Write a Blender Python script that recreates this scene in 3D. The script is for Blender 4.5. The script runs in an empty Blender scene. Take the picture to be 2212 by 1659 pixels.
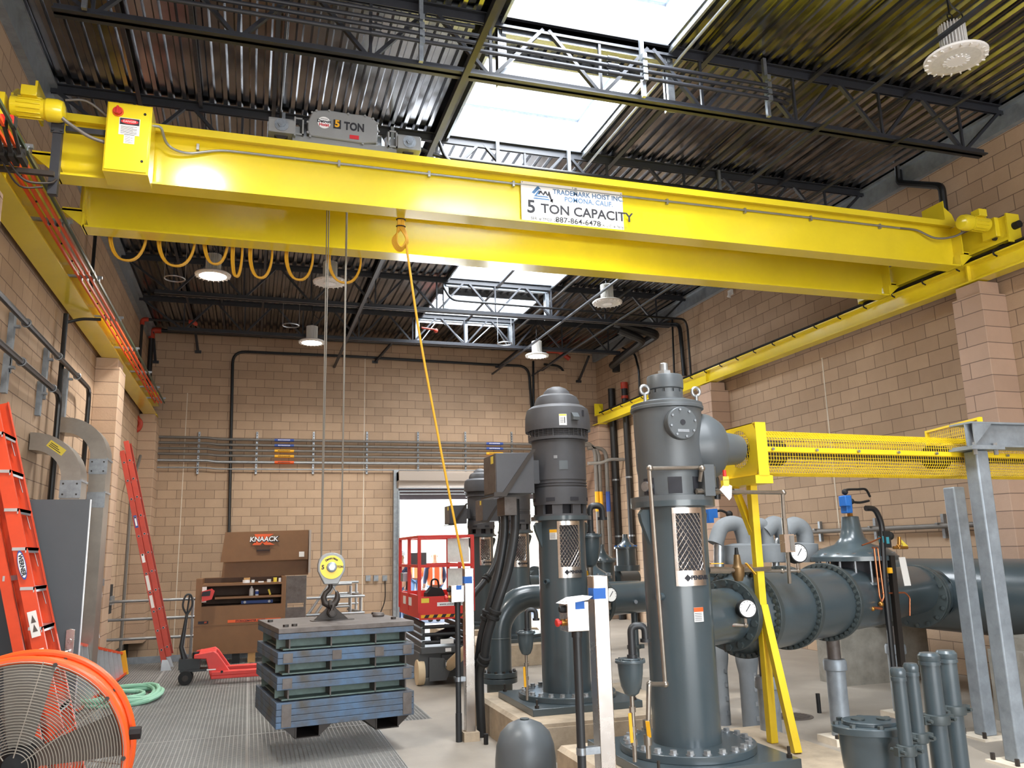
import bpy, bmesh, math, random
from mathutils import Matrix, Vector, Quaternion
random.seed(7)
PI = math.pi
SC = bpy.context.scene
COL = SC.collection
V = Vector

# ------------------------------------------------------------------ camera
CR = [V((0.953252, 0.036972, 0.299909)), V((-0.301224, 0.198362, 0.932692)), V((-0.025008, -0.979432, 0.200223))]
FPX, HC = 1764.0, 1.72
def _fit():
    # orthonormal frame from the two measured vanishing points of the hall
    Y = V((538 - 1106, 1203 - 829.5, FPX)).normalized()
    X = V((6733 - 1106, 1050 - 829.5, FPX)); X = (X - Y * X.dot(Y)).normalized()
    return X, Y, X.cross(Y)
CX, CY, CZ = _fit()
CAMO = V((0, 0, HC))
cam_d = bpy.data.cameras.new('camera'); cam = bpy.data.objects.new('camera', cam_d); COL.objects.link(cam)
cam_d.sensor_width = 36.0; cam_d.lens = FPX / 2212 * 36; cam_d.clip_start = 0.05; cam_d.clip_end = 300
cam.matrix_world = Matrix(((CX[0], -CX[1], -CX[2], 0), (CY[0], -CY[1], -CY[2], 0), (CZ[0], -CZ[1], -CZ[2], HC), (0, 0, 0, 1)))
SC.camera = cam
def _ray(px, py):
    c = V((px - 1106, py - 829.5, FPX)); return V((CX.dot(c), CY.dot(c), CZ.dot(c)))
def PZ(px, py, z): d = _ray(px, py); return CAMO + d * ((z - HC) / d.z)
def PY(px, py, y): d = _ray(px, py); return CAMO + d * (y / d.y)
def PX(px, py, x): d = _ray(px, py); return CAMO + d * (x / d.x)

# ------------------------------------------------------------------ world, exposure, daylight
SC.view_settings.view_transform = 'Standard'; SC.view_settings.look = 'None'
SC.view_settings.exposure = 0.42; SC.view_settings.gamma = 1.0; SC.view_settings.use_curve_mapping = False
wd = bpy.data.worlds.new('world'); SC.world = wd; wd.use_nodes = True
wn = wd.node_tree.nodes; wl = wd.node_tree.links
bg = wn['Background']
sky = wn.new('ShaderNodeTexSky'); sky.sky_type = 'NISHITA'; sky.sun_elevation = math.radians(52); sky.sun_rotation = math.radians(215); sky.sun_disc = False
wl.new(sky.outputs['Color'], bg.inputs['Color']); bg.inputs['Strength'].default_value = 0.5
sun_d = bpy.data.lights.new('sun', 'SUN'); sun = bpy.data.objects.new('sun', sun_d); COL.objects.link(sun)
sun_d.energy = 9.0; sun_d.angle = 0.01; sun_d.color = (1, .96, .9)
sun.rotation_euler = (math.radians(38), 0, math.radians(-20)); sun.location = (4, 30, 12)
XL, XR, YB, YF, ZD = -2.42, 8.86, 20.1, -7.0, 7.0
SKY = [(2.25, 4.11, 5.02, 7.0), (2.25, 4.11, 7.61, 9.55), (3.53, 5.67, 13.0, 15.12), (3.53, 5.67, 15.8, 17.95), (2.25, 4.11, -0.6, 1.4), (2.25, 4.11, 2.0, 3.9)]
def area(name, loc, sx, sy, power, color, rot=(0, 0, 0)):
    d = bpy.data.lights.new(name, 'AREA'); d.shape = 'RECTANGLE'; d.size = sx; d.size_y = sy; d.energy = power; d.color = color
    o = bpy.data.objects.new(name, d); COL.objects.link(o); o.location = loc; o.rotation_euler = rot; return o
for i, (a, b, c, d_) in enumerate(SKY):                     # daylight coming down through each skylight
    area('daylight', ((a + b) / 2, (c + d_) / 2, 7.50), b - a - .02, d_ - c - .02, 230, (.93, .97, 1.0))
area('added_front_fill', (3.2, YF - .2, 2.6), 8.6, 5.0, 700, (.97, .98, 1.0), (math.radians(90), 0, 0))      # added fill light, as if through an assumed opening behind the camera
area('doorway_daylight', (5.3, 20.9, 1.6), 3.4, 2.9, 300, (.95, .98, 1.0), (math.radians(-90), 0, 0))

# ------------------------------------------------------------------ materials
def lin(h):
    if isinstance(h, str):
        c = [int(h[i:i + 2], 16) / 255 for i in (0, 2, 4)]
    else: c = [x / 255 for x in h]
    return tuple(x / 12.92 if x <= .04045 else ((x + .055) / 1.055) ** 2.4 for x in c) + (1,)
MATS = {}
def mat(name, col, rough=.5, metal=0, noise=0, nscale=6, bump=0, coat=0, emit=None, es=0, spec=None, bscale=40, rvar=0, col2=None):
    m = bpy.data.materials.new(name); m.use_nodes = True; n = m.node_tree.nodes; l = m.node_tree.links
    b = n['Principled BSDF']; c = lin(col)
    b.inputs['Base Color'].default_value = c; b.inputs['Roughness'].default_value = rough; b.inputs['Metallic'].default_value = metal
    if coat: b.inputs['Coat Weight'].default_value = coat; b.inputs['Coat Roughness'].default_value = .12
    if spec is not None: b.inputs['Specular IOR Level'].default_value = spec
    if emit: b.inputs['Emission Color'].default_value = lin(emit); b.inputs['Emission Strength'].default_value = es
    if noise or bump or rvar or col2:
        tc = n.new('ShaderNodeTexCoord'); nz = n.new('ShaderNodeTexNoise'); nz.inputs['Scale'].default_value = nscale
        nz.inputs['Detail'].default_value = 6; nz.inputs['Roughness'].default_value = .65
        l.new(tc.outputs['Object'], nz.inputs['Vector'])
        if noise or col2:
            rp = n.new('ShaderNodeValToRGB'); rp.color_ramp.elements[0].position = .32; rp.color_ramp.elements[1].position = .68
            k = 1 - noise
            rp.color_ramp.elements[0].color = lin(col2) if col2 else (c[0] * k, c[1] * k, c[2] * k, 1)
            rp.color_ramp.elements[1].color = c if col2 else (min(1, c[0] * (1 + noise)), min(1, c[1] * (1 + noise)), min(1, c[2] * (1 + noise)), 1)
            l.new(nz.outputs['Fac'], rp.inputs['Fac']); l.new(rp.outputs['Color'], b.inputs['Base Color'])
        if rvar:
            mr = n.new('ShaderNodeMapRange'); mr.inputs['To Min'].default_value = max(.02, rough - rvar); mr.inputs['To Max'].default_value = min(1, rough + rvar)
            l.new(nz.outputs['Fac'], mr.inputs['Value']); l.new(mr.outputs['Result'], b.inputs['Roughness'])
        if bump:
            n2 = n.new('ShaderNodeTexNoise'); n2.inputs['Scale'].default_value = bscale; n2.inputs['Detail'].default_value = 4; l.new(tc.outputs['Object'], n2.inputs['Vector'])
            bp = n.new('ShaderNodeBump'); bp.inputs['Strength'].default_value = bump; bp.inputs['Distance'].default_value = .01
            l.new(n2.outputs['Fac'], bp.inputs['Height']); l.new(bp.outputs['Normal'], b.inputs['Normal'])
    MATS[name] = m; return m
def cmu(name, ax, c1, c2, cm, bw=.4064):
    m = bpy.data.materials.new(name); m.use_nodes = True; n = m.node_tree.nodes; l = m.node_tree.links; b = n['Principled BSDF']
    tc = n.new('ShaderNodeTexCoord'); sp = n.new('ShaderNodeSeparateXYZ'); cb = n.new('ShaderNodeCombineXYZ')
    l.new(tc.outputs['Object'], sp.inputs[0]); l.new(sp.outputs[ax], cb.inputs['X']); l.new(sp.outputs['Z'], cb.inputs['Y'])
    br = n.new('ShaderNodeTexBrick'); br.offset = .5; br.offset_frequency = 2; br.squash = 1
    for k, v in (('Scale', 1), ('Mortar Size', .0055), ('Mortar Smooth', .25), ('Bias', 0), ('Brick Width', bw), ('Row Height', .2032)): br.inputs[k].default_value = v
    br.inputs['Color1'].default_value = lin(c1); br.inputs['Color2'].default_value = lin(c2); br.inputs['Mortar'].default_value = lin(cm)
    l.new(cb.outputs[0], br.inputs['Vector'])
    nz = n.new('ShaderNodeTexNoise'); nz.inputs['Scale'].default_value = 1.4; nz.inputs['Detail'].default_value = 8; nz.inputs['Roughness'].default_value = .7; l.new(tc.outputs['Object'], nz.inputs['Vector'])
    mr = n.new('ShaderNodeMapRange'); mr.inputs['To Min'].default_value = .82; mr.inputs['To Max'].default_value = 1.16; l.new(nz.outputs['Fac'], mr.inputs['Value'])
    mx = n.new('ShaderNodeMix'); mx.data_type = 'RGBA'; mx.blend_type = 'MULTIPLY'; mx.inputs['Factor'].default_value = 1
    l.new(br.outputs['Color'], mx.inputs['A']); l.new(mr.outputs['Result'], mx.inputs['B']); l.new(mx.outputs['Result'], b.inputs['Base Color'])
    n2 = n.new('ShaderNodeTexNoise'); n2.inputs['Scale'].default_value = 45; n2.inputs['Detail'].default_value = 5; l.new(tc.outputs['Object'], n2.inputs['Vector'])
    ad = n.new('ShaderNodeMath'); ad.operation = 'MULTIPLY_ADD'; ad.inputs[1].default_value = -1.0; l.new(br.outputs['Fac'], ad.inputs[0])
    m2 = n.new('ShaderNodeMath'); m2.operation = 'MULTIPLY'; m2.inputs[1].default_value = .55; l.new(n2.outputs['Fac'], m2.inputs[0]); l.new(m2.outputs[0], ad.inputs[2])
    bp = n.new('ShaderNodeBump'); bp.inputs['Strength'].default_value = .5; bp.inputs['Distance'].default_value = .008; l.new(ad.outputs[0], bp.inputs['Height']); l.new(bp.outputs['Normal'], b.inputs['Normal'])
    b.inputs['Roughness'].default_value = .92; b.inputs['Specular IOR Level'].default_value = .2
    MATS[name] = m; return m
WC = ('bda389', 'af967e', '7c685b')
cmu('block_wall_x', 'X', *WC); cmu('block_wall_y', 'Y', *WC)
cmu('block_pier_x', 'X', 'c3a990', 'b59a83', '7c685b', bw=.8128); cmu('block_pier_y', 'Y', 'b89c88', 'aa8f7c', '76635a', bw=.8128)
mat('concrete_floor', '958d82', .62, noise=.16, nscale=1.3, bump=.08, bscale=60, rvar=.15)
mat('concrete', 'b0a08a', .85, noise=.2, nscale=5, bump=.25, bscale=30)
mat('shaded_pit_concrete', '3c3a37', .9, noise=.2)  # concrete darkened so the pit under the grating reads as shade
mat('concrete_light', 'd3c8b6', .8, noise=.12, nscale=6, bump=.15)
mat('concrete_board', '8f8a80', .85, noise=.25, nscale=4, bump=.3, bscale=18)
mat('deck_metal', '84868a', .2, metal=1, noise=.25, nscale=2.2, rvar=.1)
mat('black_steel', '2b2d33', .45, noise=.15, nscale=8)
mat('black_pipe', '17181a', .35)
mat('galv', '9aa0a6', .38, metal=.85, noise=.18, nscale=14, rvar=.12)
mat('galv_pipe', 'a5a8aa', .4, metal=.7, noise=.12, nscale=9)
mat('galv_column', '8b939a', .45, metal=.3, noise=.2, nscale=7, rvar=.1)
mat('stainless', 'cfc9c4', .26, metal=1, noise=.06, nscale=5, rvar=.1)
mat('conduit_grey', '77736e', .5, metal=.3, noise=.1)
mat('crane_yellow', 'ebd42c', .2, noise=.06, nscale=1.2, bump=.03, bscale=90, coat=.5)
mat('safety_yellow', 'ecca24', .38, noise=.06, nscale=3)
mat('rail_dark', '2a2521', .6, metal=.4)
mat('pump_grey', '424d52', .28, noise=.05, nscale=3, bump=.025, bscale=70, coat=.25)
mat('pump_grey_dark', '59605f', .38, noise=.07, nscale=4)
mat('flange_dark', '3d4546', .42, noise=.08, nscale=5)
mat('gear_grey', '54595c', .4, noise=.07, nscale=4, bump=.03, bscale=60)
mat('motor_charcoal', '47474a', .55, noise=.08, nscale=5, bump=.02)
mat('rubber_black', '151515', .7)
mat('hose_black', '26282a', .45)
mat('ladder_orange', 'd7451d', .42, noise=.08, nscale=5)
mat('ladder_red', 'b8412f', .45, noise=.1, nscale=6)
mat('fan_orange', 'e2581c', .35, noise=.05)
mat('aluminium', 'c9ccd0', .35, metal=.9, noise=.06)
mat('door_grey', '4b4f53', .55, noise=.03)
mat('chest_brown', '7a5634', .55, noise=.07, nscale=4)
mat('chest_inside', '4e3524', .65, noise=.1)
mat('weight_blue', '4c6784', .6, noise=.2, nscale=5, col2='4a4640', bump=.1)
mat('rust_steel', '6b6460', .55, metal=.3, noise=.2, nscale=9, col2='544c47', bump=.08)
mat('weight_green', '64766f', .6, noise=.2, nscale=8)
mat('dark_iron', '38322e', .5, metal=.4, noise=.15)
mat('jack_red', 'd8403a', .4, noise=.06)
mat('lift_red', 'd0322a', .4, noise=.05)
mat('lift_grey', '4c4e50', .5, noise=.08)
mat('lift_dark', '2c2d2f', .55)
mat('tyre_cream', 'd9c3a0', .7, noise=.06)
mat('white', 'eeeeee', .5); mat('white_paint', 'e9e7e3', .4)
mat('lens_white', 'd8d8d4', .3, noise=.08, nscale=30)
mat('paper', 'e4e2de', .8, noise=.03)
mat('ink', '26262c', .7); mat('ink_blue', '3f6a94', .6); mat('ink_red', 'c8232c', .6); mat('red', 'c42a22', .45); mat('pipe_red', 'b23a24', .45)
mat('label_blue', '2f4f9c', .5); mat('label_yellow', 'e9ab1c', .5); mat('label_orange', 'e05a1e', .5); mat('tape_blue', '2b62b0', .7)
mat('conductor_orange', 'e6531f', .45); mat('conductor_green', '2b3b2a', .4)
mat('cable_yellow', 'd6a229', .5)
mat('rope_steel', '8d8a84', .4, metal=.7)
mat('hoist_grey', '8b8d8d', .42, noise=.05)
mat('brass', 'a8793a', .35, metal=.8); mat('copper', 'b06a48', .35, metal=.85); mat('bronze', '7a6140', .45, metal=.7); mat('nickel_pipe', '9c948a', .35, metal=.85, noise=.1, nscale=20)
mat('hose_green', '8fc2a6', .55); mat('gauge_face', 'f2f2ee', .4)
mat('blanket_grey', '6d7276', .75, noise=.1, nscale=5, bump=.25, bscale=9)
mat('sprinkler_black', '1b1a1a', .45); mat('vest_orange', 'ef6a3a', .8); mat('jeans', '4d6687', .85); mat('skin', 'c79b80', .6); mat('hardhat', 'e6ece8', .4); mat('shirt_navy', '2c3550', .85)
mat('valve_blue', '2268b8', .4); mat('wood', 'b58c58', .7, noise=.2, nscale=8); mat('tag_yellow', 'e6cf4a', .6)
mat('curtain_grey', '6c6872', .5, metal=.2); mat('hood_tan', 'a79c92', .5, metal=.2)
mat('asphalt', 'b9b4ac', .9, noise=.1); mat('lamp_glow', 'ffffff', .5, emit='fff4e2', es=14)
mat('blade_grey', '77736a', .45, metal=.3, noise=.1); mat('wire_grey', 'a39c90', .45, metal=.3)
mat('duct_metal', 'a09a92', .35, metal=.75, noise=.12, nscale=4)
mat('grating_frp', '8e8d88', .5, noise=.12, nscale=3)
mat('teal_label', '3a8fa0', .5)
M = MATS

# ------------------------------------------------------------------ mesh builder
ORG = {}                                                    # world origin of every root or part
class MB:
    def __init__(s, xf=None): s.v = []; s.f = []; s.xf = xf
    def add(s, vs, fs):
        o = len(s.v)
        s.v += [(s.xf @ V(p)) if s.xf else V(p) for p in vs]
        s.f += [tuple(i + o for i in f) for f in fs]; return s
    def bx(s, x0, x1, y0, y1, z0, z1):
        return s.add([(x, y, z) for z in (z0, z1) for y in (y0, y1) for x in (x0, x1)],
                     [(0, 2, 3, 1), (4, 5, 7, 6), (0, 1, 5, 4), (2, 6, 7, 3), (0, 4, 6, 2), (1, 3, 7, 5)])
    def box(s, c, d): return s.bx(c[0] - d[0] / 2, c[0] + d[0] / 2, c[1] - d[1] / 2, c[1] + d[1] / 2, c[2] - d[2] / 2, c[2] + d[2] / 2)
    def bar(s, p0, p1, w, h=None, up=(0, 0, 1)):
        h = h or w; p0 = V(p0); p1 = V(p1); d = (p1 - p0).normalized(); u = V(up)
        if abs(d.dot(u)) > .98: u = V((0, 1, 0)) if abs(d.y) < .9 else V((1, 0, 0))
        a = d.cross(u).normalized(); b = a.cross(d)
        vs = [p + a * (i * w / 2) + b * (j * h / 2) for p in (p0, p1) for j in (-1, 1) for i in (-1, 1)]
        return s.add(vs, [(0, 1, 3, 2), (4, 6, 7, 5), (0, 4, 5, 1), (2, 3, 7, 6), (0, 2, 6, 4), (1, 5, 7, 3)])
    def lathe(s, prof, o=(0, 0, 0), ax=(0, 0, 1), seg=32, caps=True, arc=None, ph=0):
        o = V(o); z = V(ax).normalized(); t = V((1, 0, 0)) if abs(z.x) < .9 else V((0, 1, 0))
        x = (t - z * t.dot(z)).normalized(); y = z.cross(x); vs = []; fs = []; n = len(prof)
        for i in range(seg):
            a = 2 * PI * i / seg + ph; e = x * math.cos(a) + y * math.sin(a)
            vs += [o + e * r + z * h for r, h in prof]
        for i in range(seg):
            j = (i + 1) % seg
            for k in range(n - 1): fs.append((i * n + k, j * n + k, j * n + k + 1, i * n + k + 1))
        if caps:
            if prof[0][0] > 1e-6: fs.append(tuple(i * n for i in range(seg))[::-1])
            if prof[-1][0] > 1e-6: fs.append(tuple(i * n + n - 1 for i in range(seg)))
        return s.add(vs, fs)
    def cyl(s, p0, p1, r, r1=None, seg=20):
        p0 = V(p0); p1 = V(p1); return s.lathe([(r, 0), (r if r1 is None else r1, (p1 - p0).length)], p0, p1 - p0, seg)
    def tube(s, pts, r, seg=10, closed=False, rr=None):
        P = [V(p) for p in pts]; n = len(P); vs = []; fs = []; N = None
        for i, p in enumerate(P):
            a = P[i - 1] if (i or closed) else P[i]; b = P[(i + 1) % n] if (i < n - 1 or closed) else P[i]
            d = (b - a).normalized()
            if N is None:
                t = V((0, 0, 1)) if abs(d.z) < .9 else V((1, 0, 0)); N = (t - d * t.dot(d)).normalized()
            else: N = (N - d * N.dot(d)).normalized()
            B = d.cross(N); q = rr[i] if rr else r
            vs += [p + N * (q * math.cos(2 * PI * k / seg)) + B * (q * math.sin(2 * PI * k / seg)) for k in range(seg)]
        for i in range(n if closed else n - 1):
            j = (i + 1) % n
            for k in range(seg):
                m = (k + 1) % seg; fs.append((i * seg + k, i * seg + m, j * seg + m, j * seg + k))
        if not closed: fs.append(tuple(range(seg))[::-1]); fs.append(tuple((n - 1) * seg + k for k in range(seg)))
        return s.add(vs, fs)
    def prism(s, poly, o, u, v, depth):
        o = V(o); u = V(u).normalized(); v = V(v).normalized(); w = u.cross(v); n = len(poly)
        vs = [o + u * a + v * b for a, b in poly] + [o + u * a + v * b + w * depth for a, b in poly]
        fs = [tuple(range(n))[::-1], tuple(range(n, 2 * n))] + [(i, (i + 1) % n, (i + 1) % n + n, i + n) for i in range(n)]
        return s.add(vs, fs)
    def sph(s, c, r, seg=16, sc=(1, 1, 1)):
        n = seg // 2; prof = [(max(r * math.sin(PI * k / n), 1e-7), -r * math.cos(PI * k / n)) for k in range(n + 1)]
        t = MB(); t.lathe(prof, (0, 0, 0), (0, 0, 1), seg, caps=False)
        return s.add([V((p.x * sc[0], p.y * sc[1], p.z * sc[2])) + V(c) for p in t.v], t.f)
    def bolt(s, p, ax, r=.018, h=.02): return s.lathe([(r, 0), (r, h)], p, ax, 6)
    def build(s, name, m, parent=None, ang=32, bevel=0, org=None, smooth=True):
        if parent is not None: o0 = ORG[parent.name]
        elif org is not None: o0 = V(org)
        else:
            xs = [p.x for p in s.v]; ys = [p.y for p in s.v]; o0 = V(((min(xs) + max(xs)) / 2, (min(ys) + max(ys)) / 2, min(p.z for p in s.v)))
        me = bpy.data.meshes.new(name); me.from_pydata([p - o0 for p in s.v], [], s.f)
        bm = bmesh.new(); bm.from_mesh(me); bmesh.ops.recalc_face_normals(bm, faces=bm.faces); bm.to_mesh(me); bm.free()
        o = bpy.data.objects.new(name, me); COL.objects.link(o); me.materials.append(M[m] if isinstance(m, str) else m)
        if smooth and ang:
            me.shade_smooth(); me.set_sharp_from_angle(angle=math.radians(ang))
        if bevel:
            b = o.modifiers.new('bevel', 'BEVEL'); b.width = bevel; b.segments = 2; b.limit_method = 'ANGLE'; b.angle_limit = math.radians(40); b.harden_normals = False
        if parent is not None: o.parent = parent
        else: o.location = o0
        ORG[o.name] = o0; return o
def thing(name, label, cat, loc, group=None):
    o = bpy.data.objects.new(name, None); COL.objects.link(o); o.location = loc; o.empty_display_size = .1; ORG[o.name] = V(loc)
    return tag(o, label, cat, group)
def tag(o, label, cat, group=None):
    o['label'] = label; o['category'] = cat
    if group: o['group'] = group
    return o
def plabel(o, label): o['label'] = label; return o
def struct(o): o['kind'] = 'structure'; return o
def dup(root, move, label=None, group=None, rz=0):
    r = root.copy(); COL.objects.link(r); r.location = V(root.location) + V(move); r.rotation_euler.z += rz; ORG[r.name] = V(r.location)
    if label: r['label'] = label
    if group: r['group'] = group
    for ch in list(root.children):
        c = ch.copy(); COL.objects.link(c); c.parent = r; ORG[c.name] = V(r.location)
        for g in list(ch.children):
            d = g.copy(); COL.objects.link(d); d.parent = c; ORG[d.name] = V(r.location)
    return r
def fil(pts, r, n=6):
    P = [V(p) for p in pts]; out = [P[0]]
    for i in range(1, len(P) - 1):
        a = P[i - 1] - P[i]; b = P[i + 1] - P[i]; q = min(r, a.length * .49, b.length * .49)
        a0 = P[i] + a.normalized() * q; b0 = P[i] + b.normalized() * q
        for k in range(n + 1):
            t = k / n; out.append(a0 * (1 - t) ** 2 + P[i] * 2 * t * (1 - t) + b0 * t * t)
    return out + [P[-1]]
def bez(p0, p1, p2, p3, n=14):
    p0, p1, p2, p3 = map(V, (p0, p1, p2, p3))
    return [p0 * (1 - t) ** 3 + p1 * 3 * t * (1 - t) ** 2 + p2 * 3 * t * t * (1 - t) + p3 * t ** 3 for t in [k / n for k in range(n + 1)]]
def cat(pts, n=5):
    P = [V(p) for p in pts]; P = [P[0] * 2 - P[1]] + P + [P[-1] * 2 - P[-2]]; out = []
    for i in range(1, len(P) - 2):
        a, b, c, d = P[i - 1:i + 3]
        for k in range(n):
            t = k / n; out.append(.5 * ((2 * b) + (c - a) * t + (2 * a - 5 * b + 4 * c - d) * t * t + (3 * b - a - 3 * c + d) * t ** 3))
    return out + [P[-2]]
def text(s, size, m, parent, o, u, v, name='lettering', al='CENTER', ext=.0015, shear=0, bold=0, xs=1):
    cu = bpy.data.curves.new('txt', 'FONT'); cu.body = s; cu.size = size; cu.align_x = al; cu.align_y = 'CENTER'; cu.extrude = ext; cu.shear = shear; cu.offset = bold; cu.resolution_u = 3
    t = bpy.data.objects.new('txt', cu); COL.objects.link(t)
    me = t.to_mesh(); u = V(u).normalized(); v = V(v).normalized(); w = u.cross(v); v = w.cross(u)
    b = MB(); b.add([V(o) + u * (p.co.x * xs) + v * p.co.y + w * p.co.z for p in me.vertices], [tuple(p.vertices) for p in me.polygons])
    t.to_mesh_clear(); bpy.data.objects.remove(t); bpy.data.curves.remove(cu)
    return b.build(name, m, parent, smooth=False)
def boltset(name, parent, c, ax, R, n, r=.016, h=.018, m='flange_dark', ph=0):
    # one bolt mesh, then a copy per hole of the flange
    ax = V(ax).normalized(); t = V((0, 0, 1)) if abs(ax.z) < .9 else V((1, 0, 0)); x = (t - ax * t.dot(ax)).normalized(); y = ax.cross(x)
    first = None
    for i in range(n):
        a = 2 * PI * (i + ph) / n; q = V(c) + x * (R * math.cos(a)) + y * (R * math.sin(a))
        if first is None: b = MB(); b.bolt(q, ax, r, h); first = b.build(name, m, parent); q0 = q
        else: o = first.copy(); COL.objects.link(o); o.location = q - q0; ORG[o.name] = ORG[first.name]
def ring(b, c, ax, R, n, r=.016, h=.018, ph=0):
    ax = V(ax).normalized(); t = V((0, 0, 1)) if abs(ax.z) < .9 else V((1, 0, 0)); x = (t - ax * t.dot(ax)).normalized(); y = ax.cross(x)
    for i in range(n):
        a = 2 * PI * (i + ph) / n; b.bolt(V(c) + x * (R * math.cos(a)) + y * (R * math.sin(a)), ax, r, h)
    return b
# ------------------------------------------------------------------ the setting
G = [(XL, 1.31, 1.0, 9.0), (XL, 1.91, 9.0, 15.7)]           # openings of the floor covered by grating
PIT = (XL, 1.91, 15.7, YB)
b = MB()
b.bx(XL - .3, 1.31, YF, 1.0, -.3, 0); b.bx(1.31, 1.91, YF, 9.0, -.3, 0); b.bx(1.91, XR + .3, YF, YB + .3, -.3, 0)
b.prism([(0, 0), (.12, .32), (0, .32)], (1.31, 8.68, -.05), (1, 0, 0), (0, 1, 0), .05)
struct(b.build('floor', 'concrete_floor', org=(0, 0, 0)))
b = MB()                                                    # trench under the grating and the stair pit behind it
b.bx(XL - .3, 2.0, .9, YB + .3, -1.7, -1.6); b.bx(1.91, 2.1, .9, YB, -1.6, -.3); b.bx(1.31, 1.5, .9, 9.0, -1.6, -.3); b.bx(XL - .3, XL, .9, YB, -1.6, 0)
struct(b.build('trim_1', 'shaded_pit_concrete', org=(0, 0, 0)))
b = MB(); b.bx(XL - .3, XL, YF, YB + .3, 0, 7.6); struct(b.build('wall_left', 'block_wall_y', org=(0, 0, 0)))
b = MB(); b.bx(XR, XR + .3, YF, YB + .3, 0, 7.6); struct(b.build('wall_right', 'block_wall_y', org=(0, 0, 0)))
DX0, DX1, DZ = 3.42, 7.08, 3.45
b = MB(); b.bx(XL, DX0, YB, YB + .3, -1.6, 7.6); b.bx(DX1, XR, YB, YB + .3, 0, 7.6); b.bx(DX0, DX1, YB, YB + .3, DZ, 7.6)
struct(b.build('wall_back', 'block_wall_x', org=(0, 0, 0)))
b = MB(); b.bx(XL - .3, -1.2, YF - .3, YF, 0, 7.6); b.bx(7.6, XR + .3, YF - .3, YF, 0, 7.6); b.bx(-1.2, 7.6, YF - .3, YF, 5.2, 7.6); struct(b.build('wall_front', 'block_wall_x', org=(0, 0, 0)))  # unseen wall; its wide opening is assumed, added for the front fill light
# block piers under the crane runways
PR = [(1.6, 2.0), (7.42, 7.86), (13.72, 14.2), (19.2, YB)]
k = 2
for y0, y1 in PR:
    b = MB(); b.bx(8.46, XR, y0, y1, 0, 4.70 if y1 < YB else 4.78); b.bx(8.5, XR - .05, y0 + .04, y1 - .04, 4.70, 4.86)
    struct(b.build('trim_%d' % k, 'block_pier_y', org=(0, 0, 0), bevel=.008)); k += 1
for y0, y1 in [(6.7, 7.3), (13.9, 14.5), (19.35, YB)]:
    b = MB(); b.bx(XL, -2.06, y0, y1, 0, 4.72); b.bx(XL, -2.1, y0 + .03, y1 - .03, 4.72, 4.87)
    struct(b.build('trim_%d' % k, 'block_pier_x', org=(0, 0, 0), bevel=.008)); k += 1
b = MB(); b.bx(7.15, 7.95, YB - .14, YB, 0, 6.4); struct(b.build('trim_%d' % k, 'block_wall_x', org=(0, 0, 0))); k += 1
b = MB(); b.bx(2.58, 2.60, YB - .006, YB, 0, 6.6); b.bx(-1.52, -1.50, YB - .006, YB, -.3, 5.5)
b.bx(XR - .006, XR, 10.9, 10.925, 0, 4.7); b.bx(XR - .006, XR, 6.2, 6.22, 0, 4.7); struct(b.build('trim_%d' % k, 'concrete_light', org=(0, 0, 0))); k += 1
b = MB(); b.bx(XL, XL + .09, YF, YB, 6.72, 6.98); b.bx(XR - .09, XR, YF, YB, 6.72, 6.98)
b.bx(XL, XL + .16, YF, YB, 6.95, 6.985); b.bx(XR - .16, XR, YF, YB, 6.95, 6.985)
struct(b.build('trim_%d' % k, 'galv_column', org=(0, 0, 0))); k += 1
# rolling door and its opening
b = MB(); b.bx(DX0 - .12, DX0, YB - .16, YB + .02, 0, 3.72); b.bx(DX1, DX1 + .12, YB - .16, YB + .02, 0, 3.72)
b.bx(DX0 - .03, DX0 + .02, YB - .2, YB - .08, 0, 3.2)
dr = struct(b.build('door_1', 'galv', org=(DX0, YB, 0)))
b = MB(); b.bx(DX0 - .05, DX1 + .05, YB - .5, YB - .02, 3.43, 3.66); b.cyl((DX0 - .05, YB - .27, 3.47), (DX1 + .05, YB - .27, 3.47), .2, seg=24)
b.build('coil_hood', 'hood_tan', dr, bevel=.01)
b = MB()
for i in range(6): b.bx(DX0 - .02, DX1 + .02, YB - .11, YB - .085, 3.06 + i * .075, 3.06 + i * .075 + .07)
b.bx(DX0 - .02, DX1 + .02, YB - .125, YB - .07, 3.0, 3.06); b.build('curtain', 'curtain_grey', dr)
b = MB(); b.bx(-40, 60, YB + .3, 120, -.32, -.02); b.bx(-40, 60, -60, YF - .3, -.32, -.02); struct(b.build('floor_outside', 'asphalt', org=(0, 0, 0)))
# corrugated roof deck with skylight openings
b = MB(); P = .1524; n0 = int((XL - .1 - XL) / P) - 1
def span(x):
    cuts = [(c - .02, d + .02) for a, e, c, d in SKY if a - .03 < x < e + .03]; y = YF; out = []
    for c, d in sorted(cuts): out.append((y, c)); y = d
    return out + [(y, YB + .3)]
x = XL - .2
while x < XR + .2:
    xs = [x, x + .045, x + .065, x + .132, x + P]; zs = [7.0, 7.0, 7.038, 7.038, 7.0]
    for y0, y1 in span(x + P / 2):
        for q in range(4):
            b.add([(xs[q], y0, zs[q]), (xs[q + 1], y0, zs[q + 1]), (xs[q + 1], y1, zs[q + 1]), (xs[q], y1, zs[q])], [(0, 1, 2, 3)])
    x += P
struct(b.build('ceiling', 'deck_metal', org=(0, 0, 0), ang=15))
b = MB(); 
for y0, y1 in [(YF - .3, -.6), (1.4, 2.0), (3.9, 5.02), (7.0, 7.61), (9.55, 13.0), (15.12, 15.8), (17.95, YB + .3)]: b.bx(XL - .3, XR + .3, y0 + .035, y1 - .035, 7.08, 7.3)
for a, e, c, d in SKY: b.bx(XL - .3, a - .035, c - .035, d + .035, 7.08, 7.3); b.bx(e + .035, XR + .3, c - .035, d + .035, 7.08, 7.3)
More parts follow.
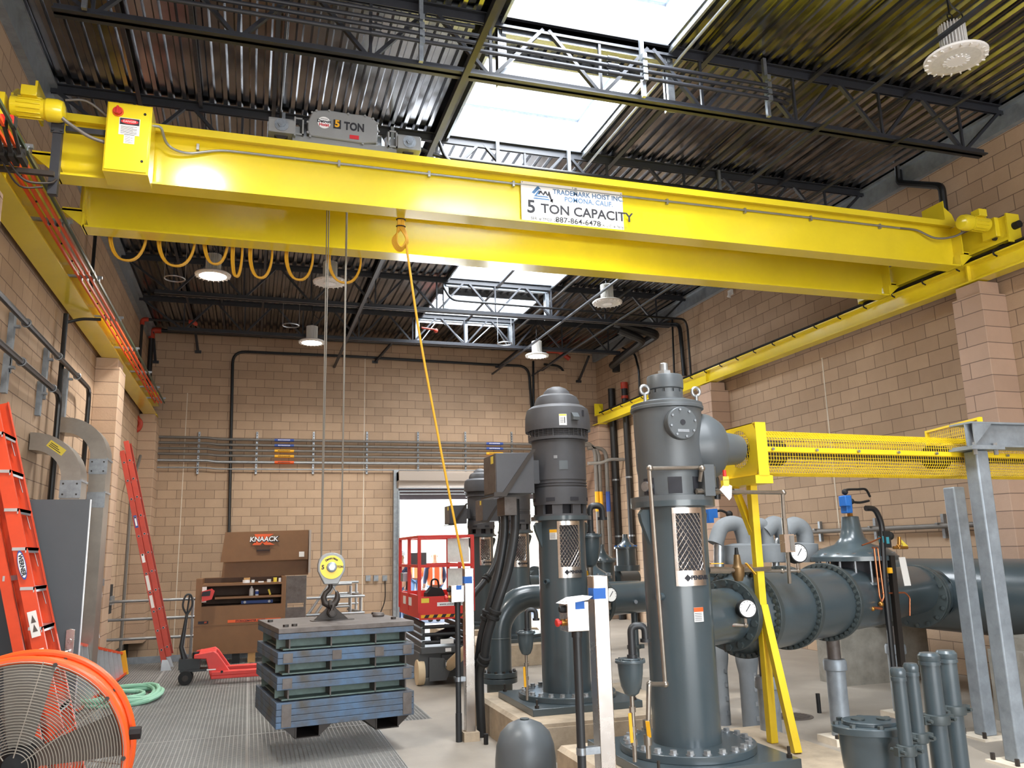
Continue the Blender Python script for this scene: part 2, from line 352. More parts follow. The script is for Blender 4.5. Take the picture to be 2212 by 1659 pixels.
struct(b.build('trim_%d' % k, 'concrete', org=(0, 0, 0))); k += 1
# skylights: galvanised curb, white dome
dome = bpy.data.materials.new('acrylic_dome'); dome.use_nodes = True; nn = dome.node_tree.nodes; ll = dome.node_tree.links
tr = nn.new('ShaderNodeBsdfTransparent'); tl = nn.new('ShaderNodeBsdfTranslucent'); ms = nn.new('ShaderNodeMixShader'); ms.inputs[0].default_value = .85
ll.new(tr.outputs[0], ms.inputs[1]); ll.new(tl.outputs[0], ms.inputs[2]); ll.new(ms.outputs[0], nn['Material Output'].inputs['Surface']); M['acrylic_dome'] = dome
for i, (a, e, c, d) in enumerate(SKY):
    b = MB(); t = .03
    b.bx(a - t, a, c - t, d + t, 6.93, 7.53); b.bx(e, e + t, c - t, d + t, 6.93, 7.53); b.bx(a, e, c - t, c, 6.93, 7.53); b.bx(a, e, d, d + t, 6.93, 7.53)
    w = struct(b.build('window_%d' % (i + 1), 'galv', org=((a + e) / 2, (c + d) / 2, 6.93)))
    b = MB(); nx = 8; vs = []; fs = []
    for p in range(nx + 1):
        for q in range(nx + 1):
            u = p / nx; v = q / nx; vs.append((a + (e - a) * u, c + (d - c) * v, 7.54 + .35 * math.sin(PI * u) ** .6 * math.sin(PI * v) ** .6))
    for p in range(nx):
        for q in range(nx): fs.append((p * (nx + 1) + q, (p + 1) * (nx + 1) + q, (p + 1) * (nx + 1) + q + 1, p * (nx + 1) + q + 1))
    b.add(vs, fs); b.build('skylight_dome', 'acrylic_dome', w)
# floor grating panels
def grating(x0, x1, y0, y1, label):
    b = MB(); s = .0381; t = .009
    i = x0 + s / 2
    while i < x1: b.bx(i - t / 2, i + t / 2, y0, y1, -.02, -.001); i += s
    i = y0 + s / 2
    while i < y1: b.bx(x0, x1, i - t / 2, i + t / 2, -.018, 0); i += s
    b.bx(x0, x1, y0, y0 + .008, -.038, .001); b.bx(x0, x1, y1 - .008, y1, -.038, .001); b.bx(x0, x0 + .008, y0, y1, -.038, .001); b.bx(x1 - .008, x1, y0, y1, -.038, .001)
    tag(b.build('floor_grating', 'grating_frp', smooth=False), label, 'grating', 'floor grating panels')
GX = [XL, -1.2, 0.05, 1.31]
rows = [(3.6, 6.3, 'nearest the camera'), (6.3, 9.0, 'under the hanging test weights'), (9.0, 12.3, 'in front of the pallet jack'), (12.3, 15.7, 'before the railing and brown chest')]
for y0, y1, w in rows:
    for i, s in enumerate(('along the left wall', 'in the middle of the walkway', 'beside the concrete floor')):
        x1 = GX[i + 1] if (i < 2 or y1 <= 9.0) else 1.91
        grating(GX[i], x1, y0, y1, 'grey floor grating panel %s, %s' % (s, w))
# ------------------------------------------------------------------ roof steel
JY = [(2.0, 0), (4.5, 0), (7.02, 1), (9.5, 1), (12.2, 1), (14.97, 1), (17.47, 1)]
jl = {7.02: 'black open web roof joist nearest the camera, carrying a bundle of conduits', 9.5: 'black open web roof joist just behind the grey hoist trolley', 12.2: 'black open web roof joist half hidden behind the yellow crane bridge',
      14.97: 'black open web roof joist below the crane, between the two far skylights', 17.47: 'black open web roof joist nearest the far block wall', 2.0: 'black open web roof joist behind the camera', 4.5: 'black open web roof joist directly above the camera'}
NX = [-1.46 + 1.19 * i for i in range(9)]
for y, vis in JY:
    r = thing('roof_joist', jl[y], 'roof joist', ((XL + XR) / 2, y, 6.28), 'roof joists')
    b = MB()
    for s in (-1, 1): b.bx(XL + .02, XR - .02, y + s * .012, y + s * .062, 6.985, 6.998); b.bx(XL + .02, XR - .02, y + s * .012, y + s * .02, 6.90, 6.998)
    b.build('top_chord', 'black_steel', r)
    b = MB()
    for s in (-1, 1): b.bx(-1.76, 8.36, y + s * .012, y + s * .07, 6.29, 6.304); b.bx(-1.76, 8.36, y + s * .012, y + s * .022, 6.29, 6.37)
    b.build('bottom_chord', 'black_steel', r)
    for i, x in enumerate(NX):
        xa = XL + .12 if i == 0 else (NX[i - 1] + x) / 2 + .03
        xb = XR - .12 if i == 8 else (x + NX[min(i + 1, 8)]) / 2 - .03
        b = MB(); b.bar((x - .03, y, 6.34), (xa, y, 6.95), .045, .035); b.build('web_diagonal', 'black_steel', r)
        b = MB(); b.bar((x + .03, y, 6.34), (xb, y, 6.95), .045, .035); b.build('web_diagonal', 'black_steel', r)
        b = MB(); b.bx(x - .014, x + .014, y - .014, y + .014, 6.33, 6.95); b.build('web_vertical', 'black_steel', r)
def run(name, pts, w, m, label, c, group=None, h=None):
    b = MB()
    for p, q in zip(pts, pts[1:]): b.bar(p, q, w, h or w)
    return tag(b.build(name, m), label, c, group)
for i, (x, z, w, lb) in enumerate([(-1.4, 6.91, .045, 'left of the left skylight lamp row'), (0.08, 6.91, .045, 'above the left end of the hoist trolley'), (2.1, 6.92, .11, 'along the left edge of the near skylights'), (4.56, 6.91, .06, 'just right of the near skylights'),
                     (5.92, 6.91, .06, 'above the middle of the yellow bridge'), (7.25, 6.91, .05, 'nearest the right wall under the deck'), (1.83, 6.26, .06, 'below the conduit bundle left of the skylights'), (5.9, 6.26, .05, 'passing in front of the big unlit lamp at the right'), (7.0, 6.26, .04, 'on the bottom chords near the right wall')]):
    run('bridging_angle', [(x, 1.5, z), (x, YB - .02, z)], w, 'black_steel', 'black bridging angle ' + lb, 'steel angle', 'joist bridging', h=w * .5)
b = MB()                                                   # perforated strut along the deck
b.bx(-.76, -.72, 1.5, YB, 6.93, 6.99)
for i in range(180): b.bx(-.748, -.732, 1.6 + i * .1, 1.64 + i * .1, 6.927, 6.931)
tag(b.build('perforated_channel', 'black_steel'), 'perforated black channel fixed to the deck above the yellow control box', 'channel')
b = MB(); b.tube(fil([(.16, 1.5, 6.86), (.16, 9.2, 6.86), (.16, 9.45, 6.6)], .1), .016)
tag(b.build('conduit', 'black_pipe'), 'single thin black conduit under the deck left of the hoist trolley', 'conduit', 'roof conduits')
# galvanised skylight frames standing in the joists
for n, (x0, x1, y, full) in enumerate([(2.25, 4.15, 7.1, 0), (3.5, 5.62, 15.06, 0), (3.42, 5.62, 17.55, 1)]):
    lb = ['galvanised frame in the near joist below the upper skylights', 'galvanised frame in the far joist below the far skylights', 'bright galvanised lattice frame in the last joist before the far wall'][n]
    r = thing('skylight_frame', lb, 'steel frame', ((x0 + x1) / 2, y, 6.3), 'skylight frames')
    for x in (x0, x1): b = MB(); b.bx(x - .05, x + .05, y - .015, y + .015, 6.3, 6.93); b.bx(x - .05, x - .04, y - .05, y + .05, 6.3, 6.93); b.build('post', 'galv', r)
    b = MB(); b.bx(x0, x1, y - .05, y + .03, 6.86, 6.93); b.build('top_rail', 'galv', r)
    if full:
        b = MB(); b.bx(x0, x1, y - .04, y + .04, 6.3, 6.35); b.build('bottom_rail', 'galv', r)
        w = (x1 - x0)
        for u0, u1 in ((.03, .2), (.52, .26), (.56, .8), (.97, .82)): b = MB(); b.bar((x0 + w * u0, y, 6.35), (x0 + w * u1, y, 6.86), .035, .02); b.build('web_diagonal', 'galv', r)
        b = MB(); b.bx(x0 + w * .5, x0 + w * .53, y - .01, y + .01, 6.35, 6.86); b.build('web_vertical', 'galv', r)
# conduit bundle on the near joist
cz = [6.72, 6.63, 6.55, 6.47]
for i, z in enumerate(cz):
    x1 = 5.42 - .03 * i
    pts = [(-1.9, 6.84, z), (x1, 6.84, z), (x1 + .28, 7.05, z + .12)] if i else [(-1.9, 6.84, z), (1.9, 6.84, z)]
    b = MB(); b.tube(fil(pts, .15), .02, 10)
    if i: b.cyl((3.3, 6.84, z), (3.42, 6.84, z), .026); b.cyl((.9, 6.84, z), (1.0, 6.84, z), .026)
    tag(b.build('conduit', 'black_steel'), ['topmost conduit of the bundle on the near joist, ending at the skylight', 'second conduit from the top in the bundle on the near joist', 'third conduit from the top in the bundle on the near joist', 'lowest conduit in the bundle on the near joist'][i], 'conduit', 'roof conduits')
def hanger(x, y, z0, z1, lb, ny=1):
    r = thing('strut_hanger', lb, 'strut channel', (x, y, z0), 'strut hangers')
    b = MB(); b.bx(x - .02, x + .02, y - .02, y + .02, z0, z1)
    k = z0 + .03
    while k < z1 - .03: b.bx(x - .007, x + .007, y - .0215, y - .02, k, k + .03); k += .05
    b.build('channel', 'galv', r); return r
for x, lb in ((-1.5, 'slotted strut hanger at the left end of the conduit bundle'), (1.38, 'slotted strut hanger on the conduit bundle left of the skylights'), (3.72, 'slotted strut hanger on the conduit bundle right of the skylight'), (5.22, 'slotted strut hanger at the right end of the conduit bundle')):
    r = hanger(x, 6.885, 6.28, 6.98, lb)
    for z in cz: b = MB(); b.bx(x - .024, x + .024, 6.815, 6.868, z - .03, z + .03); b.build('pipe_clamp', 'galv', r)
for i, (z, pts) in enumerate([(6.62, [(1.7, 9.35, 6.75), (2.1, 9.35, 6.62), (7.6, 9.35, 6.62)]), (6.52, [(2.05, 9.3, 6.9), (2.2, 9.3, 6.52), (3.6, 9.3, 6.52)])]):
    b = MB(); b.tube(fil(pts, .15), .024, 10); tag(b.build('conduit', 'black_pipe'), ['long dark conduit on the second joist behind the bridge top', 'short dark conduit with a bend under the near skylight edge'][i], 'conduit', 'roof conduits')
for x, lb in ((.2, 'slotted strut hanger above the left wheels of the hoist trolley'), (1.52, 'slotted strut hanger above the right wheels of the hoist trolley'), (2.9, 'slotted strut hanger below the far edge of the near skylight'), (3.9, 'slotted strut hanger above the white capacity sign'), (6.2, 'slotted strut hanger above the right half of the bridge')): hanger(x, 9.42, 6.28, 6.98, lb)
for i, (x, lb) in enumerate(((4.22, 'thin shiny conduit along the right edge of the near skylights'), (5.86, 'thin shiny conduit along the right edge of the far skylights'))):
    b = MB(); b.tube([(x, (1.5, 11)[i], 6.87), (x, (10.2, 19.5)[i], 6.87)], .017); tag(b.build('conduit', 'galv_pipe'), lb, 'conduit', 'roof conduits')
b = MB(); b.tube(fil([(3.4, 14.8, 6.75), (3.55, 14.8, 6.5), (8.1, 14.8, 6.44), (8.62, 14.8, 6.44), (8.74, 14.9, 6.3), (8.74, 14.9, 5.2)], .25), .024); tag(b.build('conduit', 'black_pipe'), 'dark conduit crossing the far skylights and dropping down the right wall', 'conduit', 'roof conduits')
# high bay lamps
def lamp(x, y, z, lb, lit):
    r = thing('high_bay_lamp', lb, 'ceiling lamp', (x, y, z), 'high bay lamps')
    b = MB(); b.lathe([(.24, .0), (.27, .012), (.275, .03), (.25, .05), (.12, .062), (.11, .062)], (x, y, z), (0, 0, 1), 36)
    for i in range(20): a = 2 * PI * i / 20; b.bar((x + .235 * math.cos(a), y + .235 * math.sin(a), z - .002), (x + .268 * math.cos(a), y + .268 * math.sin(a), z - .002), .012, .012)
    b.build('reflector_rim', 'white_paint', r)
    b = MB(); b.lathe([(.001, -.006), (.1, -.008), (.235, .002)], (x, y, z), (0, 0, 1), 36, caps=False)
    b.build('lens', 'lamp_glow' if lit else 'lens_white', r)
    if not lit:
        b = MB(); b.lathe([(.001, -.016), (.085, -.016), (.09, -.006)], (x, y, z), (0, 0, 1), 24, caps=False)
        for i in range(16): a = 2 * PI * i / 16; b.bar((x + .08 * math.cos(a), y + .08 * math.sin(a), z - .014), (x + .115 * math.cos(a), y + .115 * math.sin(a), z - .01), .018, .008)
        b.build('lens_hub', 'white', r)
    b = MB()
    for i in range(26): a = 2 * PI * i / 26; b.bar((x + .075 * math.cos(a), y + .075 * math.sin(a), z + .2), (x + .118 * math.cos(a), y + .118 * math.sin(a), z + .2), .008, .32)
    b.lathe([(.08, .05), (.08, .36), (.05, .38)], (x, y, z)); b.build('heat_sink', 'white_paint', r)
    b = MB(); b.tube([(x, y, z + .37), (x, y, z + .43)], .02); b.tube([(x + .03 * math.cos(t), y, z + .46 + .03 * math.sin(t)) for t in [k * PI / 6 for k in range(12)]], .006, 6, closed=True); b.tube([(x, y, z + .48), (x, y, 6.97)], .008)
    b.tube(cat([(x + .05, y, z + .38), (x + .16, y, z + .5), (x + .05, y + .02, z + .62), (x - .02, y, z + .8)]), .008, 6); b.build('hook_and_cord', 'black_pipe', r)
    if lit:
        d = bpy.data.lights.new('lamp_light', 'AREA'); d.shape = 'DISK'; d.size = .44; d.energy = 100; d.color = (1, .95, .88); d.spread = math.radians(150)
        o = bpy.data.objects.new('lamp_light', d); COL.objects.link(o); o.location = (0, 0, -.03); o.parent = r
    return r
lamp(6.12, 5.27, 6.1, 'large unlit white high bay lamp at the upper right, nearest the camera', 0)
lamp(-.715, 13.2, 6.1, 'lit high bay lamp under the bridge beside the yellow cable loops', 1)
lamp(1.10, 13.12, 6.1, 'unlit high bay lamp seen behind the hoist wire ropes', 0)
lamp(1.09, 17.15, 6.1, 'lit high bay lamp before the far wall, beside the wire ropes', 1)
lamp(6.08, 13.13, 6.1, 'unlit high bay lamp under the right half of the bridge', 0)
lamp(6.18, 17.33, 6.1, 'lit high bay lamp before the far wall, above the black motor', 1)
lamp(-.71, 5.6, 6.1, 'lit high bay lamp above the camera, mirrored in the yellow girder', 1)
lamp(1.1, 9.2, 6.2, 'lit high bay lamp hidden above the hoist trolley', 0)
for i, (x, y) in enumerate(((-1.35, 14.0), (.63, 16.5), (5.3, 17.0))):
    b = MB(); b.tube([(x + .16 * math.cos(t), y + .16 * math.sin(t), 6.28) for t in [k * 2 * PI / 24 for k in range(24)]], .012, 6, closed=True); b.tube([(x + .16, y, 6.28), (x + .16, y, 6.95)], .005, 5); b.tube([(x - .16, y, 6.28), (x - .16, y, 6.95)], .005, 5)
    tag(b.build('hanging_ring', 'aluminium'), 'thin pale hanging ring beside the ' + ('lit lamp by the cable loops', 'lit lamp before the far wall by the ropes', 'lit lamp above the black motor')[i], 'ring', 'hanging rings')
# ------------------------------------------------------------------ crane runways
def ibeam(b, x0, x1, y0, y1, z0, z1, tf=.016, tw=.012):
    b.bx(x0, x1, y0, y1, z0, z0 + tf); b.bx(x0, x1, y0, y1, z1 - tf, z1); c = (x0 + x1) / 2; b.bx(c - tw / 2, c + tw / 2, y0, y1, z0 + tf, z1 - tf)
for s, x0, x1, ye, lb in ((0, -2.345, -2.07, 19.75, 'long yellow runway beam along the left wall carrying the crane'), (1, 8.475, 8.66, 19.45, 'long yellow runway beam along the right wall carrying the crane')):
    r = thing('runway_beam', lb, 'crane runway', ((x0 + x1) / 2, 9, 4.87), 'crane runway beams')
    b = MB(); ibeam(b, x0, x1, .5, ye, 4.87, 5.12)
    xi = x1 if s == 0 else x0; d = 1 if s == 0 else -1; xc = (x0 + x1) / 2
    for y in (7.62, 13.95): b.bx(xc - .06, xc + .06, y - .01, y + .01, 4.88, 5.11)
    b.build('beam', 'crane_yellow', r)
    b = MB(); b.bx(xc - .035, xc + .035, .5, ye - .15, 5.12, 5.13); b.bx(xc - .015, xc + .015, .5, ye - .15, 5.13, 5.165); b.bx(xc - .025, xc + .025, .5, ye - .15, 5.165, 5.19); b.build('rail', 'rail_dark', r)
    y = 1.0; k = 0
    while y < ye - .3:
        b = MB(); zz = 5.12
        b.tube(fil([(xc + d * .03, y, 5.14), (xi + d * .02, y, 5.14), (xi + d * .025, y, 5.09), (xi - d * .03, y, 5.07)], .02, 3), .011, 6); b.build('hook_bolt', 'rail_dark', r); y += .56; k += 1
    b = MB(); b.bx(xc - .12, xc + .12, ye - .1, ye - .08, 5.12, 5.42); b.prism([(0, 0), (-.3, 0), (0, .3)], (xc - .01, ye - .08, 5.12), (0, 1, 0), (0, 0, 1), .02); b.bx(xc - .14, xc + .14, ye - .3, ye + .04, 4.86, 4.875)
    b.build('end_stop', 'crane_yellow', r)
# conductor bars on the left runway
cx = [-2.03, -1.97, -1.905, -1.845]
for i, x in enumerate(cx):
    b = MB(); b.bx(x - .011, x + .011, .8, 18.6, 4.975, 5.005)
    b.bx(x - .014, x + .014, 10.02, 10.1, 4.97, 5.01); b.bx(x - .014, x + .014, 14.02, 14.1, 4.97, 5.01)
    tag(b.build('conductor_bar', 'conductor_green' if i == 3 else 'conductor_orange'), ['orange conductor rail nearest the left runway beam', 'orange conductor rail second from the left runway beam', 'orange conductor rail third from the left runway beam', 'dark green conductor rail outermost beside the orange ones'][i], 'conductor rail', 'crane conductor bars')
for i, y in enumerate([1.5, 3.6, 5.6, 7.0, 8.6, 10.35, 12.1, 13.9, 15.7, 17.1, 18.3]):
    b = MB(); b.bx(-2.2, -1.8, y - .018, y + .018, 5.02, 5.05)
    for x in cx: b.bx(x - .017, x + .017, y - .03, y + .03, 4.985, 5.03)
    tag(b.build('conductor_bracket', 'galv'), 'galvanised arm holding the four conductor rails, ' + ('behind the camera', 'second from the near end', 'third from the near end', 'at the crane collectors', 'just past the crane bridge', 'sixth from the near end', 'fifth from the far end', 'fourth from the far end, at the pier', 'third from the far end', 'second from the far end', 'at the far end of the runway')[i], 'bracket', 'conductor brackets')
# ------------------------------------------------------------------ bridge crane
cr = thing('bridge_crane', 'yellow double girder bridge crane spanning the hall below the roof', 'bridge crane', (3.3, 8.3, 5.05))
def girder(y0, y1, nm):
    b = MB(); c = (y0 + y1) / 2; x0, x1 = -1.74, 8.33
    b.bx(x0, x1, y0, y1, 5.05, 5.068); b.bx(x0 + .1, x1, y0, y1, 5.59, 5.606)
    b.prism([(x0 + .05, 5.06), (x1 - .05, 5.06), (x1 - .02, 5.2), (x1 + .06, 5.3), (x1 + .06, 5.6), (x0 - .06, 5.6), (x0 - .06, 5.3), (x0 + .0, 5.2)], (0, c + .006, 0), (1, 0, 0), (0, 0, 1), .012)
    b.bx(x0 - .05, x1 + .02, y0 - .04, y1 + .04, 5.606, 5.62)
    for yy in (y0 - .04, y1 + .028): b.bx(x0 - .05, x1 + .02, yy, yy + .012, 5.55, 5.606)
    g = b.build(nm, 'crane_yellow', cr)
    b = MB(); b.bx(x0 + .2, x1 - .22, c - .025, c + .025, 5.62, 5.665); b.build('trolley_rail', 'crane_yellow', g)
    for sx, xx in ((1, x1), (-1, x0)):
        b = MB(); b.bx(xx - .012, xx + .012, y0 - .0, y1, 5.05, 5.2); b.prism([(0, 0), (.2, .16), (.2, .2), (0, .2)], (xx, c - .1, 5.05), (sx, 0, 0), (0, 0, 1), .02 * -sx); b.bx(min(xx, xx + sx * .2), max(xx, xx + sx * .2), c - .1, c + .1, 5.215, 5.235)
        b.bx(xx - .008, xx + .008, c - .15, c + .15, 5.2, 5.58)
        b.build('end_connection', 'crane_yellow', g)
    return g
gf = plabel(girder(7.51, 7.725, 'girder'), 'near girder with the capacity sign and control box')
gb = plabel(girder(8.73, 8.97, 'girder'), 'far girder with the cable loops')
for s, xc in ((-1, -2.207), (1, 8.567)):
    b = MB(); b.bx(xc - .1, xc + .1, 6.95, 9.5, 5.2, 5.235); b.bx(xc - .1, xc + .1, 6.95, 9.5, 5.49, 5.505); b.bx(xc - .09, xc - .078, 6.95, 9.5, 5.2, 5.5); b.bx(xc + .078, xc + .09, 6.95, 9.5, 5.2, 5.5)
    b.bx(xc - .1, xc + .1, 6.93, 6.95, 5.17, 5.53); b.bx(xc - .1, xc + .1, 9.5, 9.52, 5.17, 5.53)
    e = b.build('end_truck', 'crane_yellow', cr)
    for y in (7.12, 9.33):
        b = MB(); b.cyl((xc - .04, y, 5.28), (xc + .04, y, 5.28), .09, seg=28); b.cyl((xc - .12, y, 5.28), (xc + .12, y, 5.28), .03); b.build('wheel', 'dark_iron', e)
    b = MB()
    for y in (6.9, 9.55): b.cyl((xc, y - .05, 5.37), (xc, y + .05, 5.37), .045)
    b.build('bumper', 'rubber_black', e)
    # gearmotor
    xm = xc - s * .13; b = MB()
    b.bx(xc - s * .1 - .05, xc - s * .1 + .05, 7.05, 7.25, 5.28, 5.52); b.cyl((xm - s * .05, 7.14, 5.45), (xm - s * .33, 7.14, 5.45), .085, seg=24)
    for k in range(14): a = 2 * PI * k / 14; b.bar((xm - s * .1, 7.14 + .09 * math.cos(a), 5.45 + .09 * math.sin(a)), (xm - s * .28, 7.14 + .09 * math.cos(a), 5.45 + .09 * math.sin(a)), .012, .008, up=(0, math.cos(a), math.sin(a)))
    b.lathe([(.085, 0), (.098, .02), (.098, .1), (.085, .14), (.04, .155)], (xm - s * .3, 7.14, 5.45), (-s, 0, 0), 24); b.box((xm - s * .19, 7.1, 5.56), (.12, .12, .09)); b.box((xc + s * .02, 7.0, 5.36), (.14, .12, .2))
    b.build('drive_motor', 'crane_yellow', e, bevel=.006)
    if s > 0: b = MB(); b.box((xc - .06, 6.935, 5.4), (.05, .006, .05)); b.build('warning_sticker', 'label_orange', e)
b = MB(); b.prism([(0, 0), (.2, 0), (.2, .12), (.06, .24), (0, .24)], (-2.1, 7.62, 5.6), (0, -1, 0), (0, 0, 1), .02); b.bx(-1.95, -1.93, 7.45, 7.75, 5.6, 5.88); b.build('trolley_stop', 'crane_yellow', cr)
b = MB(); b.bx(8.08, 8.09, 7.44, 7.78, 5.62, 5.86); b.prism([(0, 0), (.2, 0), (.16, .1), (0, .22)], (8.09, 7.5, 5.62), (1, 0, 0), (0, 0, 1), .012); b.build('trolley_stop', 'crane_yellow', cr)
b = MB(); b.cyl((-1.9, 7.85, 5.78), (-1.8, 7.85, 5.78), .06); b.build('stop_bumper', 'rubber_black', cr)
# control panel
b = MB(); b.bx(-1.315, -.965, 7.2, 7.205, 4.99, 5.63); b.bx(-1.32, -.96, 7.205, 7.5, 4.985, 5.635)
cb = b.build('control_box', 'crane_yellow', cr, bevel=.006)
b = MB(); b.bx(-1.31, -.975, 7.188, 7.2, 5.0, 5.62); b.build('box_door', 'crane_yellow', cb, bevel=.004)
b = MB(); b.lathe([(.045, 0), (.045, .01)], (-1.23, 7.188, 5.54), (0, -1, 0)); b.build('switch_plate', 'label_orange', cb)
b = MB(); b.lathe([(.036, 0), (.034, .02)], (-1.23, 7.178, 5.54), (0, -1, 0)); b.bx(-1.238, -1.222, 7.14, 7.16, 5.505, 5.575); b.build('disconnect_switch', 'red', cb)
for z in (5.545, 5.1): b = MB(); b.lathe([(.012, 0), (.01, .008)], (-1.015, 7.188, z), (0, -1, 0), 16); b.build('latch', 'rubber_black', cb)
b = MB(); b.bx(-1.215, -1.05, 7.184, 7.188, 5.33, 5.49); b.bx(-1.17, -1.085, 7.184, 7.188, 5.25, 5.335); st = b.build('warning_sticker', 'paper', cb)
b = MB(); b.bx(-1.21, -1.055, 7.182, 7.184, 5.425, 5.485); b.build('sticker_band', 'ink', cb)
b = MB(); b.add([(-1.132 + .07 * math.cos(t), 7.1805, 5.455 + .022 * math.sin(t)) for t in [k * 2 * PI / 24 for k in range(24)]], [tuple(range(24))]); b.build('danger_oval', 'ink_red', cb)
text('DANGER', .026, 'paper', cb, (-1.132, 7.179, 5.455), (1, 0, 0), (0, 0, 1), ext=.0005)
b = MB()
for k in range(7): b.bx(-1.2, -1.07 - .03 * (k % 3 == 2), 7.1825, 7.184, 5.345 + k * .0105, 5.348 + k * .0105)
for k in range(6): b.bx(-1.16, -1.1 - .02 * (k % 2), 7.1825, 7.184, 5.262 + k * .0105, 5.264 + k * .0105)
b.build('sticker_text', 'ink', cb)
b = MB(); b.tube(fil([(-1.7, 7.1, 5.44), (-1.62, 7.12, 5.36), (-1.45, 7.25, 5.3), (-1.32, 7.3, 5.29)], .12), .016); b.tube(cat([(-1.66, 7.25, 5.62), (-1.5, 7.3, 5.66), (-1.32, 7.4, 5.57)]), .01); b.build('flexible_conduit', 'conduit_grey', cr)
b = MB(); b.tube(fil([(-.96, 7.35, 5.53), (-.9, 7.35, 5.53), (-.86, 7.5, 5.42), (-.7, 7.57, 5.4), (-.4, 7.585, 5.49), (5.9, 7.585, 5.5), (7.55, 7.585, 5.5)], .1), .013)
for x in (-.6, .7, 1.6, 2.5, 3.2, 4.3, 5.3, 6.2, 7.2): b.bx(x - .012, x + .012, 7.568, 7.6, 5.46, 5.52)
b.build('girder_conduit', 'galv_pipe', cr)
b = MB(); b.tube(cat([(7.5, 7.585, 5.5), (7.75, 7.57, 5.49), (7.95, 7.5, 5.38), (8.1, 7.35, 5.36), (8.18, 7.18, 5.42)]), .013); b.build('motor_cable', 'conduit_grey', cr)
# collector arm
b = MB(); b.bx(-1.72, -1.65, 7.2, 7.26, 4.73, 5.52); b.bx(-1.735, -1.635, 7.19, 7.2, 5.28, 5.42); b.bx(-1.65, -1.3, 7.3, 7.34, 5.36, 5.41)
for x in (-1.72, -1.65):
    for z in (5.3, 5.4): b.bolt((x, 7.19, z), (0, -1, 0), .01, .012)
ca = b.build('collector_arm', 'black_steel', cr)
for i, x in enumerate(cx):
    b = MB(); b.bx(x - .018, x + .018, 6.55, 6.62, 4.98, 5.06); b.bar((x, 6.58, 4.99), (x, 6.85, 4.88), .022, .03); b.bx(x - .02, x + .02, 6.82, 7.0, 4.85, 4.9); b.cyl((x - .02, 6.9, 4.93), (x + .02, 6.9, 4.93), .03)
    b.build('collector_shoe', 'rubber_black', ca)
    b = MB(); b.bx(x - .012, x + .012, 6.52, 6.56, 4.99, 5.05); b.build('collector_clip', 'red', ca)
b = MB(); b.bx(-2.06, -1.66, 7.1, 7.14, 4.85, 4.89); b.tube(cat([(-1.95, 6.95, 4.86), (-1.85, 7.05, 4.76), (-1.7, 7.15, 4.8), (-1.66, 7.2, 4.86)]), .01); b.tube(cat([(-2.0, 6.95, 4.86), (-1.9, 7.1, 4.73), (-1.75, 7.18, 4.77)]), .008); b.build('collector_wiring', 'dark_iron', ca)
# capacity sign
b = MB(); sx0, sx1, sz0, sz1, sy = 2.58, 3.75, 5.085, 5.535, 7.575
b.bx(sx0, sx1, sy, sy + .02, sz0, sz1); sg = plabel(b.build('capacity_sign', 'white', cr, bevel=.004), 'white capacity sign with black lettering')
E1, E2 = (1, 0, 0), (0, 0, 1)
def st_(s, x, z, h, m, al='LEFT', xs=1, bold=0): return text(s, h, m, sg, (sx0 + x * (sx1 - sx0), sy - .001, sz1 - z * (sz1 - sz0)), E1, E2, al=al, xs=xs, bold=bold)
st_('TRADEMARK HOIST INC.', .305, .19, .079, 'ink_blue', xs=.93, bold=.001); st_('POMONA, CALIF.', .415, .355, .079, 'ink_blue', xs=.93, bold=.001)
st_('5', .05, .64, .2, 'ink', bold=.004); st_('TON CAPACITY', .185, .65, .145, 'ink', xs=1.02, bold=.003)
st_('887-864-6478', .32, .89, .084, 'ink', xs=1.1, bold=.001); st_('SER. # TM23128', .085, .915, .044, 'ink'); st_('CA. LIC. # 761611', .755, .915, .042, 'ink')
def sgp(poly, m, nm):
    b = MB(); b.prism([(u * (sx1 - sx0), -v * (sz1 - sz0)) for u, v in poly], (sx0, sy - .0005, sz1), E1, E2, .0012); b.build(nm, m, sg)
sgp([(.10, .27), (.155, .10), (.17, .10), (.195, .19), (.175, .16), (.125, .30)], 'ink_blue', 'logo_stroke'); sgp([(.13, .33), (.165, .2), (.185, .2), (.15, .33), (.25, .33), (.26, .36), (.12, .36)], 'ink_blue', 'logo_stroke')
sgp([(.12, .39), (.265, .39), (.27, .42), (.115, .42)], 'ink_blue', 'logo_stroke')
sgp([(.16, .3), (.18, .2), (.195, .2), (.21, .27), (.225, .2), (.24, .2), (.255, .28), (.262, .2), (.272, .2), (.30, .44), (.285, .44), (.262, .3), (.25, .32), (.232, .25), (.215, .32), (.188, .25), (.175, .3)], 'ink', 'logo_stroke')
sgp([(.27, .44), (.305, .36), (.303, .48)], 'ink', 'logo_stroke')
for u, v in ((.015, .03), (.985, .05), (.015, .97), (.985, .97), (.5, .04)): b = MB(); b.lathe([(.007, 0), (.006, .004)], (sx0 + u * (sx1 - sx0), sy, sz1 - v * (sz1 - sz0)), (0, -1, 0), 10); b.build('screw', 'galv', sg)
